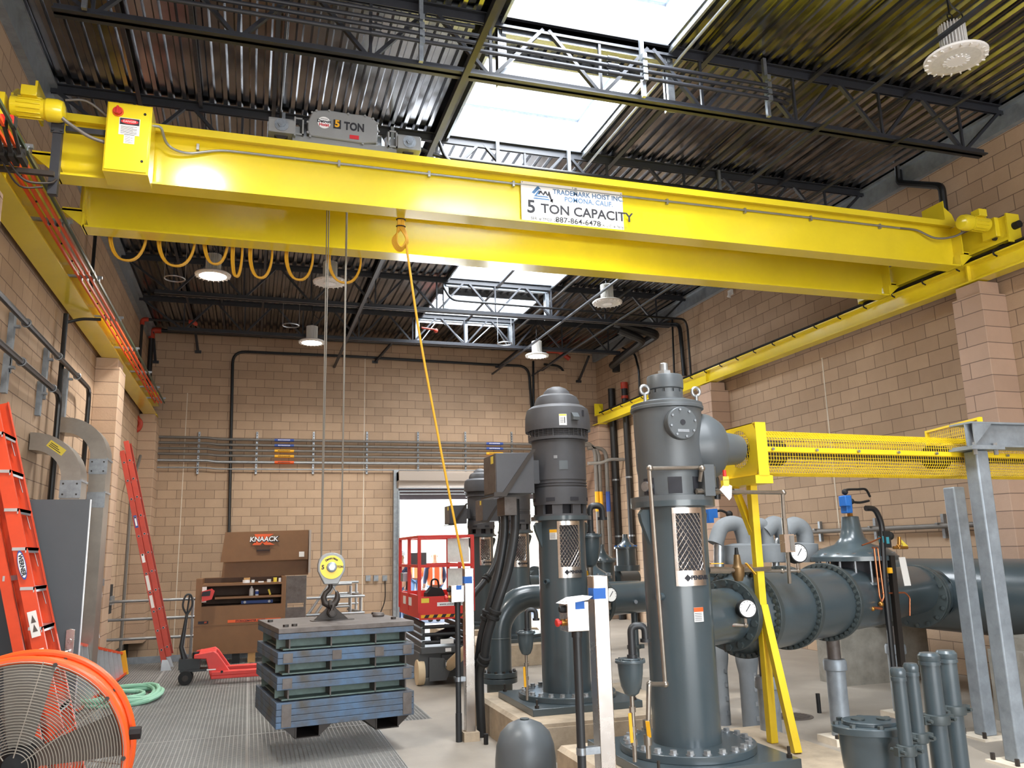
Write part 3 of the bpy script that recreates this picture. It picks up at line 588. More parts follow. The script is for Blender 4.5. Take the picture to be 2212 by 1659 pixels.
# festoon cable along the far girder
fc = thing('festoon_cable', 'yellow festoon cable hanging in loops behind the far girder', 'cable', (-.2, 9.12, 4.76))
b = MB(); b.bx(-1.7, 7.8, 9.08, 9.12, 5.3, 5.34); b.build('festoon_track', 'galv', fc)
for x0, x1, z in ((-1.55, -1.19, 4.85), (-1.07, -.70, 4.83), (-.61, -.355, 4.885), (-.31, -.20, 4.76), (-.125, .12, 4.765), (.265, .567, 4.775), (.735, 1.11, 4.78)):
    for o in (0, .022):
        b = MB(); m = (x0 + x1) / 2; w = (x1 - x0) / 2
        b.tube([(m - w + o, 9.1 + o, 5.28)] + [(m - w * math.cos(t) * (1 + .08 * math.sin(t)) + o * (1 - t / PI), 9.1 + o * .7, (z + .17) - .17 * math.sin(t) + (0 if 0 else 0) + .12 * abs(math.cos(t)) ** 3) for t in [k * PI / 16 for k in range(1, 16)]] + [(m + w, 9.1 + o, 5.28)], .0125, 8); b.build('cable_loop', 'cable_yellow', fc)
    b = MB(); b.bx((x0 + x1) / 2 - .02, (x0 + x1) / 2 + .02, 9.07, 9.13, 5.24, 5.3); b.build('cable_trolley', 'rubber_black', fc)
# pendant cable
pc = thing('pendant_cable', 'yellow pendant cable hanging from the bridge to the stainless post', 'cable', (1.99, 7.86, 1.66))
ptop = PY(866, 477, 7.8); b = MB()
for k in range(5):
    o = (k - 2) * .013; dx = .045 + .008 * k
    b.tube(cat([(ptop.x + o, 7.8, 5.1), (ptop.x - .005 + o, 7.8, 4.99), (ptop.x - dx, 7.8 + o, 4.86), (ptop.x - dx * .8, 7.8 + o, 4.79 - .006 * k), (ptop.x, 7.8 + o, 4.755 - .007 * k), (ptop.x + dx * .8, 7.8 + o, 4.80), (ptop.x + dx, 7.8 + o, 4.86), (ptop.x + .01 + o, 7.8, 4.99), (ptop.x + o + .005, 7.8, 5.1)]), .008, 6)
b.build('coil', 'cable_yellow', pc)
b = MB()
for z in (5.06, 4.985): b.tube([(ptop.x + .045 * math.cos(t), 7.8 + .03 * math.sin(t), z) for t in [k * PI / 6 for k in range(12)]], .006, 6, closed=True)
b.build('cable_tie', 'rubber_black', pc)
b = MB(); b.tube(cat([(ptop.x + .05, 7.8, 4.83), PY(905, 715, 7.82), PY(948, 950, 7.83), PY(1002, 1228, 7.84)], 8), .012, 8); b.build('drop_cable', 'cable_yellow', pc)
# ------------------------------------------------------------------ hoist trolley
ht = thing('hoist_trolley', 'grey five ton hoist trolley standing on the yellow bridge', 'hoist', (.8, 8.2, 5.66))
def hp(px, py): p = PY(px, py, 7.53); return (p.x, p.z)
s = .1718
body = [hp(560 + x * s, 210 + y * s) for x, y in ((665, 180), (720, 160), (880, 160), (1120, 200), (1330, 225), (1430, 260), (1490, 320), (1500, 420), (1480, 570), (1300, 575), (640, 480), (610, 430), (610, 300))]
b = MB(); b.prism(body, (0, 7.75, 0), (1, 0, 0), (0, 0, 1), .22)
dh = b.build('gear_housing', 'hoist_grey', ht, bevel=.012)
b = MB()
for u in range(len(body)):
    p = V((body[u][0], 7.53, body[u][1])); b.bolt(p + V((0, 0, -.012)), (0, -1, 0), .012, .012)
b.build('housing_bolt', 'hoist_grey', dh)
for x0, x1, nm in ((118, 440, 0), (1735, 2030, 1)):
    y0, y1 = (250, 480) if nm == 0 else (470, 690)
    a = hp(560 + x0 * s, 210 + y0 * s); c = hp(560 + x1 * s, 210 + y1 * s)
    for yy in (7.5, 8.72):
        b = MB(); b.bx(a[0], c[0], yy, yy + .2, c[1], a[1] - .02); b.bx(a[0], c[0], yy + .05, yy + .15, a[1] - .02, a[1] + .02)
        t = b.build('wheel_block', 'hoist_grey', ht, bevel=.006); xm = (a[0] + c[0]) / 2; zm = (a[1] + c[1]) / 2
        b = MB(); b.lathe([(.065, 0), (.065, .008), (.04, .008)], (xm, yy, zm), (0, -1, 0), 28); b.bolt((xm, yy - .006, zm), (0, -1, 0), .036, .026); b.lathe([(.02, 0), (.02, .006)], (xm, yy - .032, zm), (0, -1, 0), 16)
        for k in range(5): q = PI / 5 + k * 2 * PI / 5; b.bolt((xm + .054 * math.cos(q), yy - .006, zm + .054 * math.sin(q)), (0, -1, 0), .006, .006)
        b.build('axle', 'galv', t)
        b = MB(); b.cyl((xm, yy + .06, 5.665 + .07), (xm, yy + .14, 5.665 + .07), .07, seg=24); b.build('wheel', 'dark_iron', t)
b = MB(); a = hp(560 + 440 * s, 210 + 260 * s); c = hp(560 + 1735 * s, 210 + 640 * s)
zb = hp(560 + 1000 * s, 210 + 560 * s)[1]
b.bx(a[0] - .01, c[0], 7.56, 7.6, zb - .08, zb + .03); b.bx(a[0], c[0], 8.8, 8.84, 5.72, 5.86); b.bx(a[0], a[0] + .06, 7.6, 8.8, 5.72, 5.84); b.bx(c[0] - .06, c[0], 7.6, 8.8, 5.72, 5.84)
a2 = hp(560 + 450 * s, 210 + 380 * s); b.bx(a2[0] - .01, a2[0] + .005, 7.5, 7.7, a2[1] - .1, a2[1] + .1)
b.build('trolley_frame', 'hoist_grey', ht)
b = MB()
for x0, y0 in ((500, 370), (1680, 530)):
    p = hp(560 + x0 * s, 210 + y0 * s); b.bx(p[0] - .05, p[0] + .045, 7.52, 7.53, p[1] - .09, p[1] - .075); b.bx(p[0] - .05, p[0] + .045, 7.52, 7.53, p[1] + .075, p[1] + .09); b.bx(p[0] - .05, p[0] - .035, 7.52, 7.6, p[1] - .09, p[1] + .09); b.bx(p[0] + .03, p[0] + .045, 7.52, 7.6, p[1] - .09, p[1] + .09)
b.build('side_bracket', 'hoist_grey', ht)
b = MB(); p = hp(560 + 1545 * s, 210 + 460 * s); b.lathe([(.13, 0), (.12, .06), (.07, .09)], (p[0] - .02, 7.85, p[1]), (.9, -.1, 0), 24); q = hp(560 + 545 * s, 210 + 330 * s); b.lathe([(.14, 0), (.13, .05), (.05, .13)], (q[0] + .06, 7.85, q[1] + .02), (-1, 0, 0), 24); b.build('motor_cover', 'galv', ht)
b = MB(); b.cyl((.3, 8.2, 5.86), (1.25, 8.2, 5.86), .14, seg=32); b.cyl((.28, 8.2, 5.86), (.31, 8.2, 5.86), .17, seg=32); b.cyl((1.24, 8.2, 5.86), (1.27, 8.2, 5.86), .17, seg=32); b.build('rope_drum', 'dark_iron', ht)
f0 = V((0, 7.528, 0))
def hpt(x, y): p = hp(560 + x * s, 210 + y * s); return V((p[0], 7.527, p[1]))
u = (hpt(1400, 400) - hpt(700, 320)).normalized(); u = V((1, 0, 0))
c = hpt(815, 322); b = MB(); b.lathe([(.062, 0), (.062, .003)], c, (0, -1, 0), 32); lg = b.build('maker_roundel', 'white', ht)
text('Detroit', .043, 'ink', lg, c + V((0, -.004, .012)), E1, E2, bold=.0015); text('Hoist', .043, 'ink_red', lg, c + V((0, -.004, -.024)), E1, E2, bold=.0015)
b = MB(); b.bx(c.x - .035, c.x + .035, 7.5225, 7.524, c.z + .036, c.z + .04); b.build('roundel_mark', 'ink', lg)
c = hpt(980, 342); b = MB(); b.bx(c.x - .036, c.x + .036, 7.523, 7.529, c.z - .046, c.z + .046); k5 = b.build('capacity_plate', 'ink', ht); text('5', .1, 'label_yellow', k5, c + V((0, -.006, 0)), E1, E2, bold=.004)
text('TON', .115, 'ink', dh, hpt(1195, 380), E1, E2, bold=.004, xs=.78)
c = hpt(1195, 505); b = MB(); b.bx(c.x - .045, c.x + .045, 7.524, 7.529, c.z - .02, c.z + .02); b.build('nameplate', 'ink_red', ht)
# wire ropes and hook block
for i, (x, y, lb) in enumerate(((.652, 8.2, 'left pair of wire ropes holding the yellow hook block'), (.846, 8.2, 'right pair of wire ropes holding the yellow hook block'))):
    b = MB()
    for o in ((-.013, .013) if i == 0 else (-.007, .007)): b.tube([(x + o * (1 if i == 0 else .8), y, 5.84), (x + o * .2 + (.01 if i == 0 else .003), y, 1.62)], .006, 8)
    tag(b.build('wire_rope', 'rope_steel'), lb, 'wire rope', 'hoist wire ropes')
hk = thing('hook_block', 'yellow and silver five ton hook block above the test weights', 'hook block', (.755, 8.2, 1.3))
hc = V((.757, 8.2, 1.60)); b = MB(); o = .128
pl = [(-o, .03), (-o * .93, .075), (-o * .7, .115), (-o * .35, .135), (0, .142), (o * .35, .135), (o * .7, .115), (o * .93, .075), (o, .03), (o, -.03), (o * .5, -.155), (-o * .5, -.155), (-o, -.03)]
b.prism(pl, hc + V((0, -.05, 0)), (1, 0, 0), (0, 0, 1), -.10); blk = b.build('sheave_housing', 'hoist_grey', hk, bevel=.008)
b = MB(); b.lathe([(.11, 0), (.11, .003)], hc + V((0, -.052, .005)), (0, -1, 0), 36); b.build('yellow_disc', 'safety_yellow', blk)
b = MB(); b.lathe([(.048, 0), (.048, .012), (.04, .016)], hc + V((0, -.054, .005)), (0, -1, 0), 28); b.bolt(hc + V((0, -.066, .005)), (0, -1, 0), .03, .012); b.build('sheave_pin', 'galv', blk)
text('5', .055, 'ink', blk, hc + V((-.082, -.0565, .005)), E1, E2, bold=.002); text('TON', .03, 'ink', blk, hc + V((.08, -.0565, .005)), E1, E2, bold=.001, xs=.9)
for i, ch in enumerate('Detroit Hoist'):
    a = math.radians(128 - i * 6.4); 
    if ch != ' ': text(ch, .027, 'ink', blk, hc + V((.083 * math.cos(a), -.0565, .005 + .083 * math.sin(a))), (math.sin(a), 0, -math.cos(a)), (math.cos(a), 0, math.sin(a)), bold=.001)
b = MB(); h0 = hc + V((-.004, 0, 0)); rr = [.022, .02, .02, .023, .028, .033, .035, .033, .029, .024, .018, .010]
b.tube([h0 + V((x, 0, z)) for x, z in ((0, -.155), (0, -.185), (-.01, -.205), (-.045, -.235), (-.062, -.275), (-.05, -.325), (0, -.355), (.045, -.335), (.066, -.295), (.068, -.26), (.062, -.235), (.056, -.22))], .02, 12, rr=rr); b.build('hook', 'dark_iron', hk)
b = MB(); b.bar(h0 + V((.02, -.01, -.17)), h0 + V((.062, 0, -.24)), .02, .006); b.build('safety_latch', 'galv', hk)
# ------------------------------------------------------------------ left side: fan, ladders, door, ducts
fan = thing('drum_fan', 'large orange drum fan at the lower left corner', 'fan', (-1.13, 5.28, 0))
FC, BC = V((-1.126, 5.085, .68)), V((-1.15, 5.47, .665)); ax = (BC - FC).normalized()
t1 = V((0, 0, 1)); t1 = (t1 - ax * t1.dot(ax)).normalized(); t2 = ax.cross(t1)
def circ(c, R, n=48): return [c + t1 * (R * math.cos(2 * PI * k / n)) + t2 * (R * math.sin(2 * PI * k / n)) for k in range(n)]
b = MB(); b.lathe([(.53, 0), (.53, .385), (.522, .385), (.522, 0), (.53, 0)], FC, ax, 64, caps=False); b.build('drum', 'fan_orange', fan)
for c, R, r in ((FC, .535, .02), (BC, .545, .022)): b = MB(); b.tube(circ(c, R, 64), r, 10, closed=True); b.build('rim', 'fan_orange', fan)
for nm, c, off in (('front_guard', FC, -.02), ('rear_guard', BC, .01)):
    b = MB(); cc = c + ax * off
    for k in range(32): R = .085 + k * .0142; b.tube(circ(cc - ax * (.03 * (1 - (R / .53) ** 2)) * (1 if off < 0 else -1), R, 56), .0022, 5, closed=True)
    for k in range(8): a = 2 * PI * k / 8 + .2; d = t1 * math.cos(a) + t2 * math.sin(a); b.tube([cc + d * .06 - ax * .028 * (1 if off < 0 else -1), cc + d * .3 - ax * .018 * (1 if off < 0 else -1), cc + d * .53], .003, 5)
    b.build(nm, 'wire_grey', fan)
    boltset('guard_clip', fan, c - ax * .02, -ax, .525, 10, .012, .014, 'dark_iron', .5)
b = MB(); b.cyl(FC + ax * .1, FC + ax * .24, .085, .09, 24); b.lathe([(.085, 0), (.06, -.02), (.001, -.025)], FC + ax * .1, ax, 24, caps=False); b.build('hub', 'rubber_black', fan)
mid = FC + ax * .17
for k in range(4):
    a = math.radians([2, 78, 182, 258][k]); d = t1 * math.cos(a) + V((1, 0, 0)) * math.sin(a); e = ax.cross(d); b = MB(); vs = []
    for i in range(9):
        r = .07 + .435 * i / 8; w = .055 + .075 * (i / 8) ** .7; tw = .65 - .3 * i / 8
        for s in (-1, 0, 1): vs.append(mid + d * r + (e * math.cos(tw) + ax * math.sin(tw)) * (w * s) + ax * (.012 * (1 - s * s)))
    fs = []
    for i in range(8):
        for s in range(2): q = i * 3 + s; fs.append((q, q + 1, q + 4, q + 3))
    n = len(vs); vs2 = vs + [v + ax * .004 for v in vs]; fs2 = fs + [tuple(j + n for j in f)[::-1] for f in fs]; b.add(vs2, fs2); b.build('blade', 'blade_grey', fan)
b = MB(); b.cyl(mid + ax * .08, mid + ax * .26, .1, seg=24); b.build('motor', 'dark_iron', fan)
for s in (-1, 1): b = MB(); b.tube([BC + t2 * .48 * s + V((0, -.3, -.33)), BC + t2 * .5 * s + V((0, -.3, -.62)), BC + t2 * .5 * s + V((0, .2, -.62))], .016); b.build('stand', 'fan_orange', fan)
b = MB(); p = BC + t2 * -.55 + t1 * -.0; b.lathe([(.035, -.03), (.035, .03)], BC + (V((1, 0, 0)) * .57) + V((0, -.1, .09)), (1, 0, 0), 8); b.build('pivot_knob', 'rubber_black', fan)
def LX(z): return -1.24 - .266 * z
sl = thing('stepladder', 'tall orange fibreglass stepladder folded and leaning behind the fan', 'ladder', (-1.25, 7.6, 0), 'ladders')
def chan(b, p0, p1, w, h, up, side):
    b.bar(p0, p1, w, h, up)
for nm, y, dx in (('rail', 7.4, 0), ('rail', 7.87, 0), ('rear_rail', 7.42, -.15), ('rear_rail', 7.85, -.15)):
    b = MB(); z1 = 3.05; p0 = V((LX(0) + dx, y, .0)); p1 = V((LX(z1) + dx, y - (y - 7.63) * .15, z1)); w = .1 if nm == 'rail' else .075
    n = V((1, 0, .266)).normalized(); b.bar(p0, p1, .006, w, n)
    s = 1 if y < 7.6 else -1
    for q in (-1, 1): o = n * (q * (w / 2 - .004)); b.bar(p0 + o + V((0, s * .016, 0)), p1 + o + V((0, s * .016, 0)), .034, .007, n)
    rl = b.build(nm, 'ladder_orange', sl)
    if nm == 'rail':
        d = (p1 - p0).normalized(); 
        b = MB(); b.box(p0 + V((0, 0, .03)), (.12, .05, .06)); b.build('foot', 'rubber_black', sl)
    if nm == 'rail' and s == 1:
        for z, hh, nmm in ((1.7, .2, 'maker_oval'), (1.25, .2, 'instruction_sticker'), (.98, .17, 'size_sticker')):
            c = V((LX(z), y - .004, z)); u = V((1, 0, .266)).normalized(); v = V((-.266, 0, 1)).normalized()
            if nmm == 'maker_oval':
                for RR, mm, q in ((1, 'ink_blue', 0), (.86, 'white', 1)):
                    b = MB(); b.prism([(.028 * RR * math.cos(t), .12 * (RR * .97) * math.sin(t)) for t in [k * 2 * PI / 32 for k in range(32)]], c + V((0, -.001 * q, 0)), u, v, .001 if 0 else -.001); b.build(nmm, 'label_blue' if q == 0 else 'white', rl)
                text('WERNER', .042, 'ink', rl, c + V((0, -.004, 0)), -v, u, bold=.0015, ext=.0005)
            else:
                b = MB(); b.prism([(-.032, -hh / 2), (.032, -hh / 2), (.032, hh / 2), (-.032, hh / 2)], c, u, v, -.001); b.build(nmm, 'paper', rl)
                b = MB()
                if nmm == 'instruction_sticker':
                    for cc in (.04, -.03): b.prism([(-.018, cc - .03), (.0, cc + .03), (.018, cc - .03)], c + V((0, -.0012, 0)), u, v, -.001)
                    b.build('sticker_print', 'rust_steel', rl)
                else: b.bx(c.x - .018, c.x + .02, c.y - .003, c.y - .001, c.z + .01, c.z + .07); b.build('sticker_print', 'label_blue', rl)
k = 0; z = .3
while z < 3.0:
    y0 = 7.405 - (7.4 - 7.63) * .05 * z; b = MB(); xx = LX(z)
    b.bx(xx - .05, xx + .05, 7.41, 7.86 - .02 * z, z - .012, z + .012); b.bx(xx + .042, xx + .05, 7.41, 7.86 - .02 * z, z - .03, z + .012); b.build('step', 'aluminium', sl)
    if k % 1 == 0: b = MB(); b.bar((xx + .02, 7.84 - .02 * z, z - .02), (LX(z - .13) + .02, 7.86 - .02 * z, z - .14), .012, .004); b.build('step_brace', 'aluminium', sl)
    z += .305; k += 1
for z in (.75, 1.6): b = MB(); b.bx(LX(z) - .16, LX(z) - .145, 7.43, 7.83, z - .02, z + .02); b.build('rear_bar', 'aluminium', sl)
# extension ladder
el = thing('extension_ladder', 'red fibreglass extension ladder leaning on the left block pier', 'ladder', (-1.15, 14.75, 0), 'ladders')
e0, e1 = V((-1.16, 0, .05)), V((-2.04, 0, 3.62)); ed = (e1 - e0).normalized(); en = V((ed.z, 0, -ed.x))
def ep(t, off, y): p = e0 + ed * t + en * off; return V((p.x, y, p.z))
L = (e1 - e0).length
for nm, y0, off, t0, t1_ in (('base_rail', 14.55, -.04, .0, L * .96), ('base_rail', 14.98, -.04, .0, L * .96), ('fly_rail', 14.58, .045, .15, L), ('fly_rail', 14.95, .045, .15, L)):
    b = MB(); yy = y0; sgn = 1 if y0 < 14.7 else -1
    ta, tb = ep(t0, off, yy), ep(t1_, off, yy - .3 * 0); b.bar(ta, tb, .005, .075, en)
    for q in (-1, 1): b.bar(ep(t0, off + q * .036, yy + sgn * .014), ep(t1_, off + q * .036, yy + sgn * .014), .028, .006, en)
    rl = b.build(nm, 'ladder_red', el)
    t = .28 if off < 0 else .3
    b = MB(); b2 = MB()
    while t < t1_ - .1:
        if sgn > 0: b.cyl(ep(t, off, yy - .006), ep(t, off, yy + .38), .017, seg=12); b2.lathe([(.014, 0), (.014, .004)], ep(t, off, yy - .006), (0, -1, 0), 12)
        t += .305
    if sgn > 0: b.build('rung_set', 'aluminium', el); b2.build('rung_end', 'ink', rl)
    if sgn > 0 and off < 0:
        for t, hh, m in ((2.35, .2, 'label_blue'), (1.75, .14, 'white'), (1.35, .24, 'paper'), (1.05, .2, 'paper')):
            b = MB(); b.bar(ep(t - hh / 2, off, yy - .004), ep(t + hh / 2, off, yy - .004), .003, .045, en); b.build('sticker', m, rl)
        b = MB(); b.bar(ep(2.28, off, yy - .0062), ep(2.42, off, yy - .0062), .003, .025, en); b.build('sticker', 'white', rl)
for y in (14.55, 14.98): b = MB(); p = ep(0, -.04, y); b.prism([(-.06, -.05), (.1, -.05), (.04, .12), (-.05, .12)], (p.x, y - .03, p.z), (1, 0, 0), (0, 0, 1), -.012); b.build('foot_plate', 'aluminium', el); 
# lying stepladder
ll_ = thing('stepladder', 'orange stepladder lying on its side on the grating with aluminium steps', 'ladder', (-1.8, 12.5, 0), 'ladders')
lo0, lo1 = V((-1.835, 10.95, .045)), V((-1.745, 14.15, .045)); up0, up1 = V((-1.95, 10.95, .80)), V((-1.81, 14.15, .33))
for p, q in ((lo0, lo1), (up0, up1)):
    b = MB(); b.bar(p, q, .085, .006); b.bar(p + V((.04, 0, 0)), q + V((.04, 0, 0)), .006, .035); b.bar(p - V((.04, 0, 0)), q - V((.04, 0, 0)), .006, .035); b.build('rail', 'ladder_orange', ll_)
for i in range(10):
    t = (i + .4) / 10.2; p = lo0.lerp(lo1, t); q = up0.lerp(up1, t); b = MB(); b.bar(p, q, .02, .085, (1, 0, 0)); b.build('step', 'aluminium', ll_)
b = MB(); b.bar(lo1 + V((0, .01, -.03)), up1 + V((0, .01, .03)), .14, .06, (0, 1, 0)); b.build('top_cap', 'label_yellow', ll_)
# grey door held open against nothing but its hinges
dY = 8.02; dw = thing('grey_door', 'plain dark grey door standing open behind the orange stepladder', 'door', (-2.4, dY, 0))
b = MB(); b.bx(-2.41, -1.352, dY, dY + .045, .01, 2.25); b.build('leaf', 'door_grey', dw)
b = MB(); b.bx(-1.354, -1.346, dY + .003, dY + .042, .01, 2.25); b.build('edge_strip', 'aluminium', dw)
b = MB(); hx = -1.42; b.prism([(-.035, -.14), (.035, -.14), (.035, .13), (.0, .14), (-.035, .13)], (hx, dY - .001, 1.02), (1, 0, 0), (0, 0, 1), .016); b.lathe([(.018, 0), (.018, .006)], (hx, dY - .017, 1.06), (0, -1, 0), 16); h = b.build('lock_plate', 'stainless', dw, bevel=.003)
b = MB(); b.tube(fil([(hx, dY - .01, .98), (hx, dY - .07, .98), (hx - .12, dY - .075, .965)], .02), .011); b.build('lever_handle', 'stainless', h)
b = MB()
for z in (.3, 1.2, 2.0): b.cyl((-2.405, dY - .01, z - .05), (-2.405, dY - .01, z + .05), .012)
b.build('hinge', 'galv', dw)
# two curved galvanised cable ducts out of the left wall
for i, (y0, y1, zt, zb, xo) in enumerate(((10.35, 10.75, 3.16, 2.96, .36), (11.75, 12.15, 3.56, 3.36, .40))):
    r = thing('cable_duct', ['nearer galvanised duct curving down from the left wall, with yellow sticker', 'farther taller galvanised duct curving down from the left wall'][i], 'duct', (XL + xo, (y0 + y1) / 2, 0), 'curved cable ducts')
    R = .52; w = .2; prof = []; n = 10
    xc, zc = XL + xo - R + w + .0, zt - R
    out = [(XL + .012, zt)] + [(XL + xo + w - R + R * math.sin(t), zt - R + R * math.cos(t)) for t in [k * PI / 2 / n for k in range(n + 1)]] + [(XL + xo + w, 0.02)]
    inn = [(XL + .012, zt - w)] + [(XL + xo + w - R + (R - w) * math.sin(t), zt - R + (R - w) * math.cos(t)) for t in [k * PI / 2 / n for k in range(n + 1)]] + [(XL + xo, 0.02)]
    b = MB(); m = len(out); vs = [(x, y0, z) for x, z in out] + [(x, y0, z) for x, z in inn] + [(x, y1, z) for x, z in out] + [(x, y1, z) for x, z in inn]; fs = []
    for k in range(m - 1): fs += [(k, k + 1, m + k + 1, m + k), (2 * m + k, 3 * m + k, 3 * m + k + 1, 2 * m + k + 1), (k, 2 * m + k, 2 * m + k + 1, k + 1), (m + k, m + k + 1, 3 * m + k + 1, 3 * m + k)]
    b.add(vs, fs); b.build('bend', 'duct_metal', r, ang=20)
    for z in (zt - R - .02, zt - R - .45):
        b = MB(); b.bx(XL + xo + w, XL + xo + w + .012, y0 - .01, y1 + .01, z - .012, z + .012); b.bx(XL + xo - .005, XL + xo + w + .012, y0 - .012, y0, z - .2, z); b.build('splice_plate', 'galv', r)
    for u in (.03, .17):
        for z in (zt - R - .06, zt - R - .18): b = MB(); b.bolt((XL + xo + u, y0 - .012, z), (0, -1, 0), .011, .008); b.build('splice_bolt', 'dark_iron', r)
    if i == 0:
        a = 1.0; p = V((XL + xo + w - R + (R - .1) * math.sin(.62), y0 - .002, zt - R + (R - .1) * math.cos(.62))); u = V((math.cos(.62), 0, -math.sin(.62))); v = V((math.sin(.62), 0, math.cos(.62)))
        b = MB(); b.prism([(-.1, -.035), (.1, -.035), (.1, .045), (-.1, .045)], p, u, v, -.002); s_ = b.build('sticker', 'tag_yellow', r); b = MB()
        for k in range(3): b.prism([(-.08, -.02 + k * .018), (.07 - .03 * k, -.02 + k * .018), (.07 - .03 * k, -.012 + k * .018), (-.08, -.012 + k * .018)], p + V((0, -.001, 0)), u, v, -.002)
        b.build('sticker_text', 'ink', r)
# conduits on the left wall
def wallrun(lb, pts, r, m='black_pipe', grp='left wall conduits', nm='conduit', fr=.18):
    b = MB(); b.tube(fil(pts, fr), r, 10); return tag(b.build(nm, m), lb, 'conduit' if nm == 'conduit' else 'pipe', grp)
wallrun('upper dark conduit on the left wall bending down behind the block pier', [(-2.27, 7.35, 4.13), (-2.27, 12.75, 4.13), (-2.27, 12.75, .05)], .032)
wallrun('lower dark conduit on the left wall bending down beside the ducts', [(-2.27, 7.35, 3.71), (-2.27, 10.95, 3.71), (-2.27, 10.95, .05)], .034)
wallrun('straight black vertical conduit on the left wall behind the near duct', [(-2.33, 11.2, .05), (-2.33, 11.2, 4.8)], .03)
wallrun('short black flexible conduit crossing under the left runway beam', [(-2.36, 11.35, 4.72), (-2.2, 11.4, 4.80), (-1.98, 11.5, 4.83)], .02)
wallrun('black vertical conduit on the left wall just past the block pier', [(-2.34, 15.3, -.6), (-2.34, 15.3, 4.7)], .03)
wallrun('black conduit high on the left wall rising beside the cable loops', [(-2.33, 12.6, 5.3), (-2.33, 12.6, 6.6), (-2.0, 12.6, 6.8)], .025)
wallrun('grey conduit on the left wall near the back corner with a blue valve handle', [(-2.25, 17.6, -.6), (-2.25, 17.6, 3.1), (-2.25, 18.6, 3.85)], .03, 'conduit_grey')
for i, (y, z0, z1) in enumerate(((9.2, 3.95, 4.12), (9.15, 3.5, 3.68), (10.7, 3.95, 4.12), (10.55, 3.5, 3.68), (11.85, 3.85, 4.12), (9.2, 3.7, 3.95), (10.65, 3.7, 3.95))[:5]):
    r = thing('strut_bracket', ['strut bracket under the upper left wall conduit nearest the camera', 'strut bracket under the lower left wall conduit nearest the camera', 'strut bracket under the upper left wall conduit beside the vertical one', 'strut bracket under the lower left wall conduit just before its bend', 'strut bracket under the upper left wall conduit near its bend'][i], 'bracket', (XL, y, z0 - .2), 'left wall brackets')
    b = MB()
    for k in (0, .045): b.bx(XL, XL + .05, y - .05 + k, y - .01 + k, z0 - (.35 if i % 2 == 0 or i == 4 else .12), z1 + .1)
    b.bx(XL + .05, XL + .1, y - .04, y + .02, z1 - .05, z1 - .025); b.build('channel', 'galv_column', r)
    b = MB(); b.tube([(-2.27 + .042 * math.cos(t), y, (4.13 if z1 > 4 else 3.71) + .042 * math.sin(t)) for t in [k * PI / 8 for k in range(16)]], .008, 6, closed=True); b.build('pipe_clamp', 'galv', r)
# guard rail in front of the pit
gr = thing('guard_rail', 'pipe guard rail with toe board before the stair pit', 'railing', (-1.55, 15.66, 0))
for z in (1.03, .73, .41): b = MB(); b.cyl((-2.27, 15.66, z), (-.86, 15.66, z), .024, seg=14); b.build('rail', 'galv_pipe', gr)
for x in (-.9, -2.27): b = MB(); b.cyl((x, 15.66, 0), (x, 15.66, 1.05), .024, seg=14); b.build('post', 'galv_pipe', gr)
b = MB(); b.bx(-2.3, 1.9, 15.66, 15.675, 0, .11); b.build('toe_board', 'galv_column', gr)
# white stair handrail sections behind the chest
sr = thing('stair_rail', 'pale pipe stair handrails sloping down behind the test weights', 'railing', (1.7, 17.6, 0))
for yy, sx in ((17.2, 0), (18.1, .25)):
    b = MB()
    b.tube(fil([(1.0 + sx, yy, .35), (1.55 + sx, yy, 1.02 + .12), (2.0 + sx, yy, 1.14)], .08), .026, 12); b.build('handrail', 'galv_pipe', sr)
    for o in (.22, .44): b = MB(); b.tube(fil([(1.0 + sx, yy, .35 - o), (1.55 + sx, yy, 1.14 - o), (2.0 + sx, yy, 1.14 - o)], .08), .022, 10); b.build('mid_rail', 'galv_pipe', sr)
for x, y, h in ((1.98, 17.2, 1.1), (2.2, 18.1, 1.1), (2.0, 17.5, .9), (2.16, 17.0, .9)): b = MB(); b.cyl((x, y, 0), (x, y, h), .026, seg=12); b.build('post', 'galv_pipe', sr)
for z in (.9, .58): b = MB(); b.tube([(1.1, 16.9, z), (2.22, 16.95, z), (1.98, 17.6, z + .04)], .025, 10); b.build('rail', 'galv_pipe', sr)
# brown job chest
ch = thing('storage_chest', 'brown steel job storage chest with its lid raised, before the far wall', 'tool chest', (-.1, 15.2, 0))
x0, x1, y0, y1 = -.82, .62, 14.86, 15.56
b = MB(); b.bx(x0, x1, y0, y1, .2, .93); b.bx(x0 - .01, x1 + .01, y0 - .012, y1 + .01, .16, .2); b.bx(x0, x0 + .1, y0, y1, .93, 1.38); b.bx(x1 - .07, x1, y0, y1, .93, 1.38); b.bx(x0 + .1, x1 - .07, y1 - .03, y1, .93, 1.38)
b.bx(x0, x1, y0 - .006, y0, .62, .645); b.build('body', 'chest_brown', ch)
b = MB(); b.bx(x0 + .1, x1 - .07, y0, y1 - .03, 1.255, 1.29); b.bx(x0 + .3, x1 - .07, y0 + .05, y1 - .03, 1.04, 1.075); b.build('shelf', 'chest_brown', ch)
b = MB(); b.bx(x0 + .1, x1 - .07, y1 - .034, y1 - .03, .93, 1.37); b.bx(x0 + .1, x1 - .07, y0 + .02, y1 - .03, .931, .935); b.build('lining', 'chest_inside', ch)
b = MB(); lx0, lx1 = -.47, 1.0
b.prism([(lx0, 1.64), (lx1, 1.655), (lx1 + .0, 2.17), (lx0 + .06, 2.15)], (0, 15.32, 0), (1, 0, 0), (0, 0, 1), -.03); b.prism([(lx0 + .02, 1.38), (lx1 + .03, 1.38), (lx1 + .03, 2.15), (lx0 + .09, 2.14)], (0, 15.56, 0), (1, 0, 0), (0, 0, 1), -.03)
ld = b.build('lid', 'chest_brown', ch)
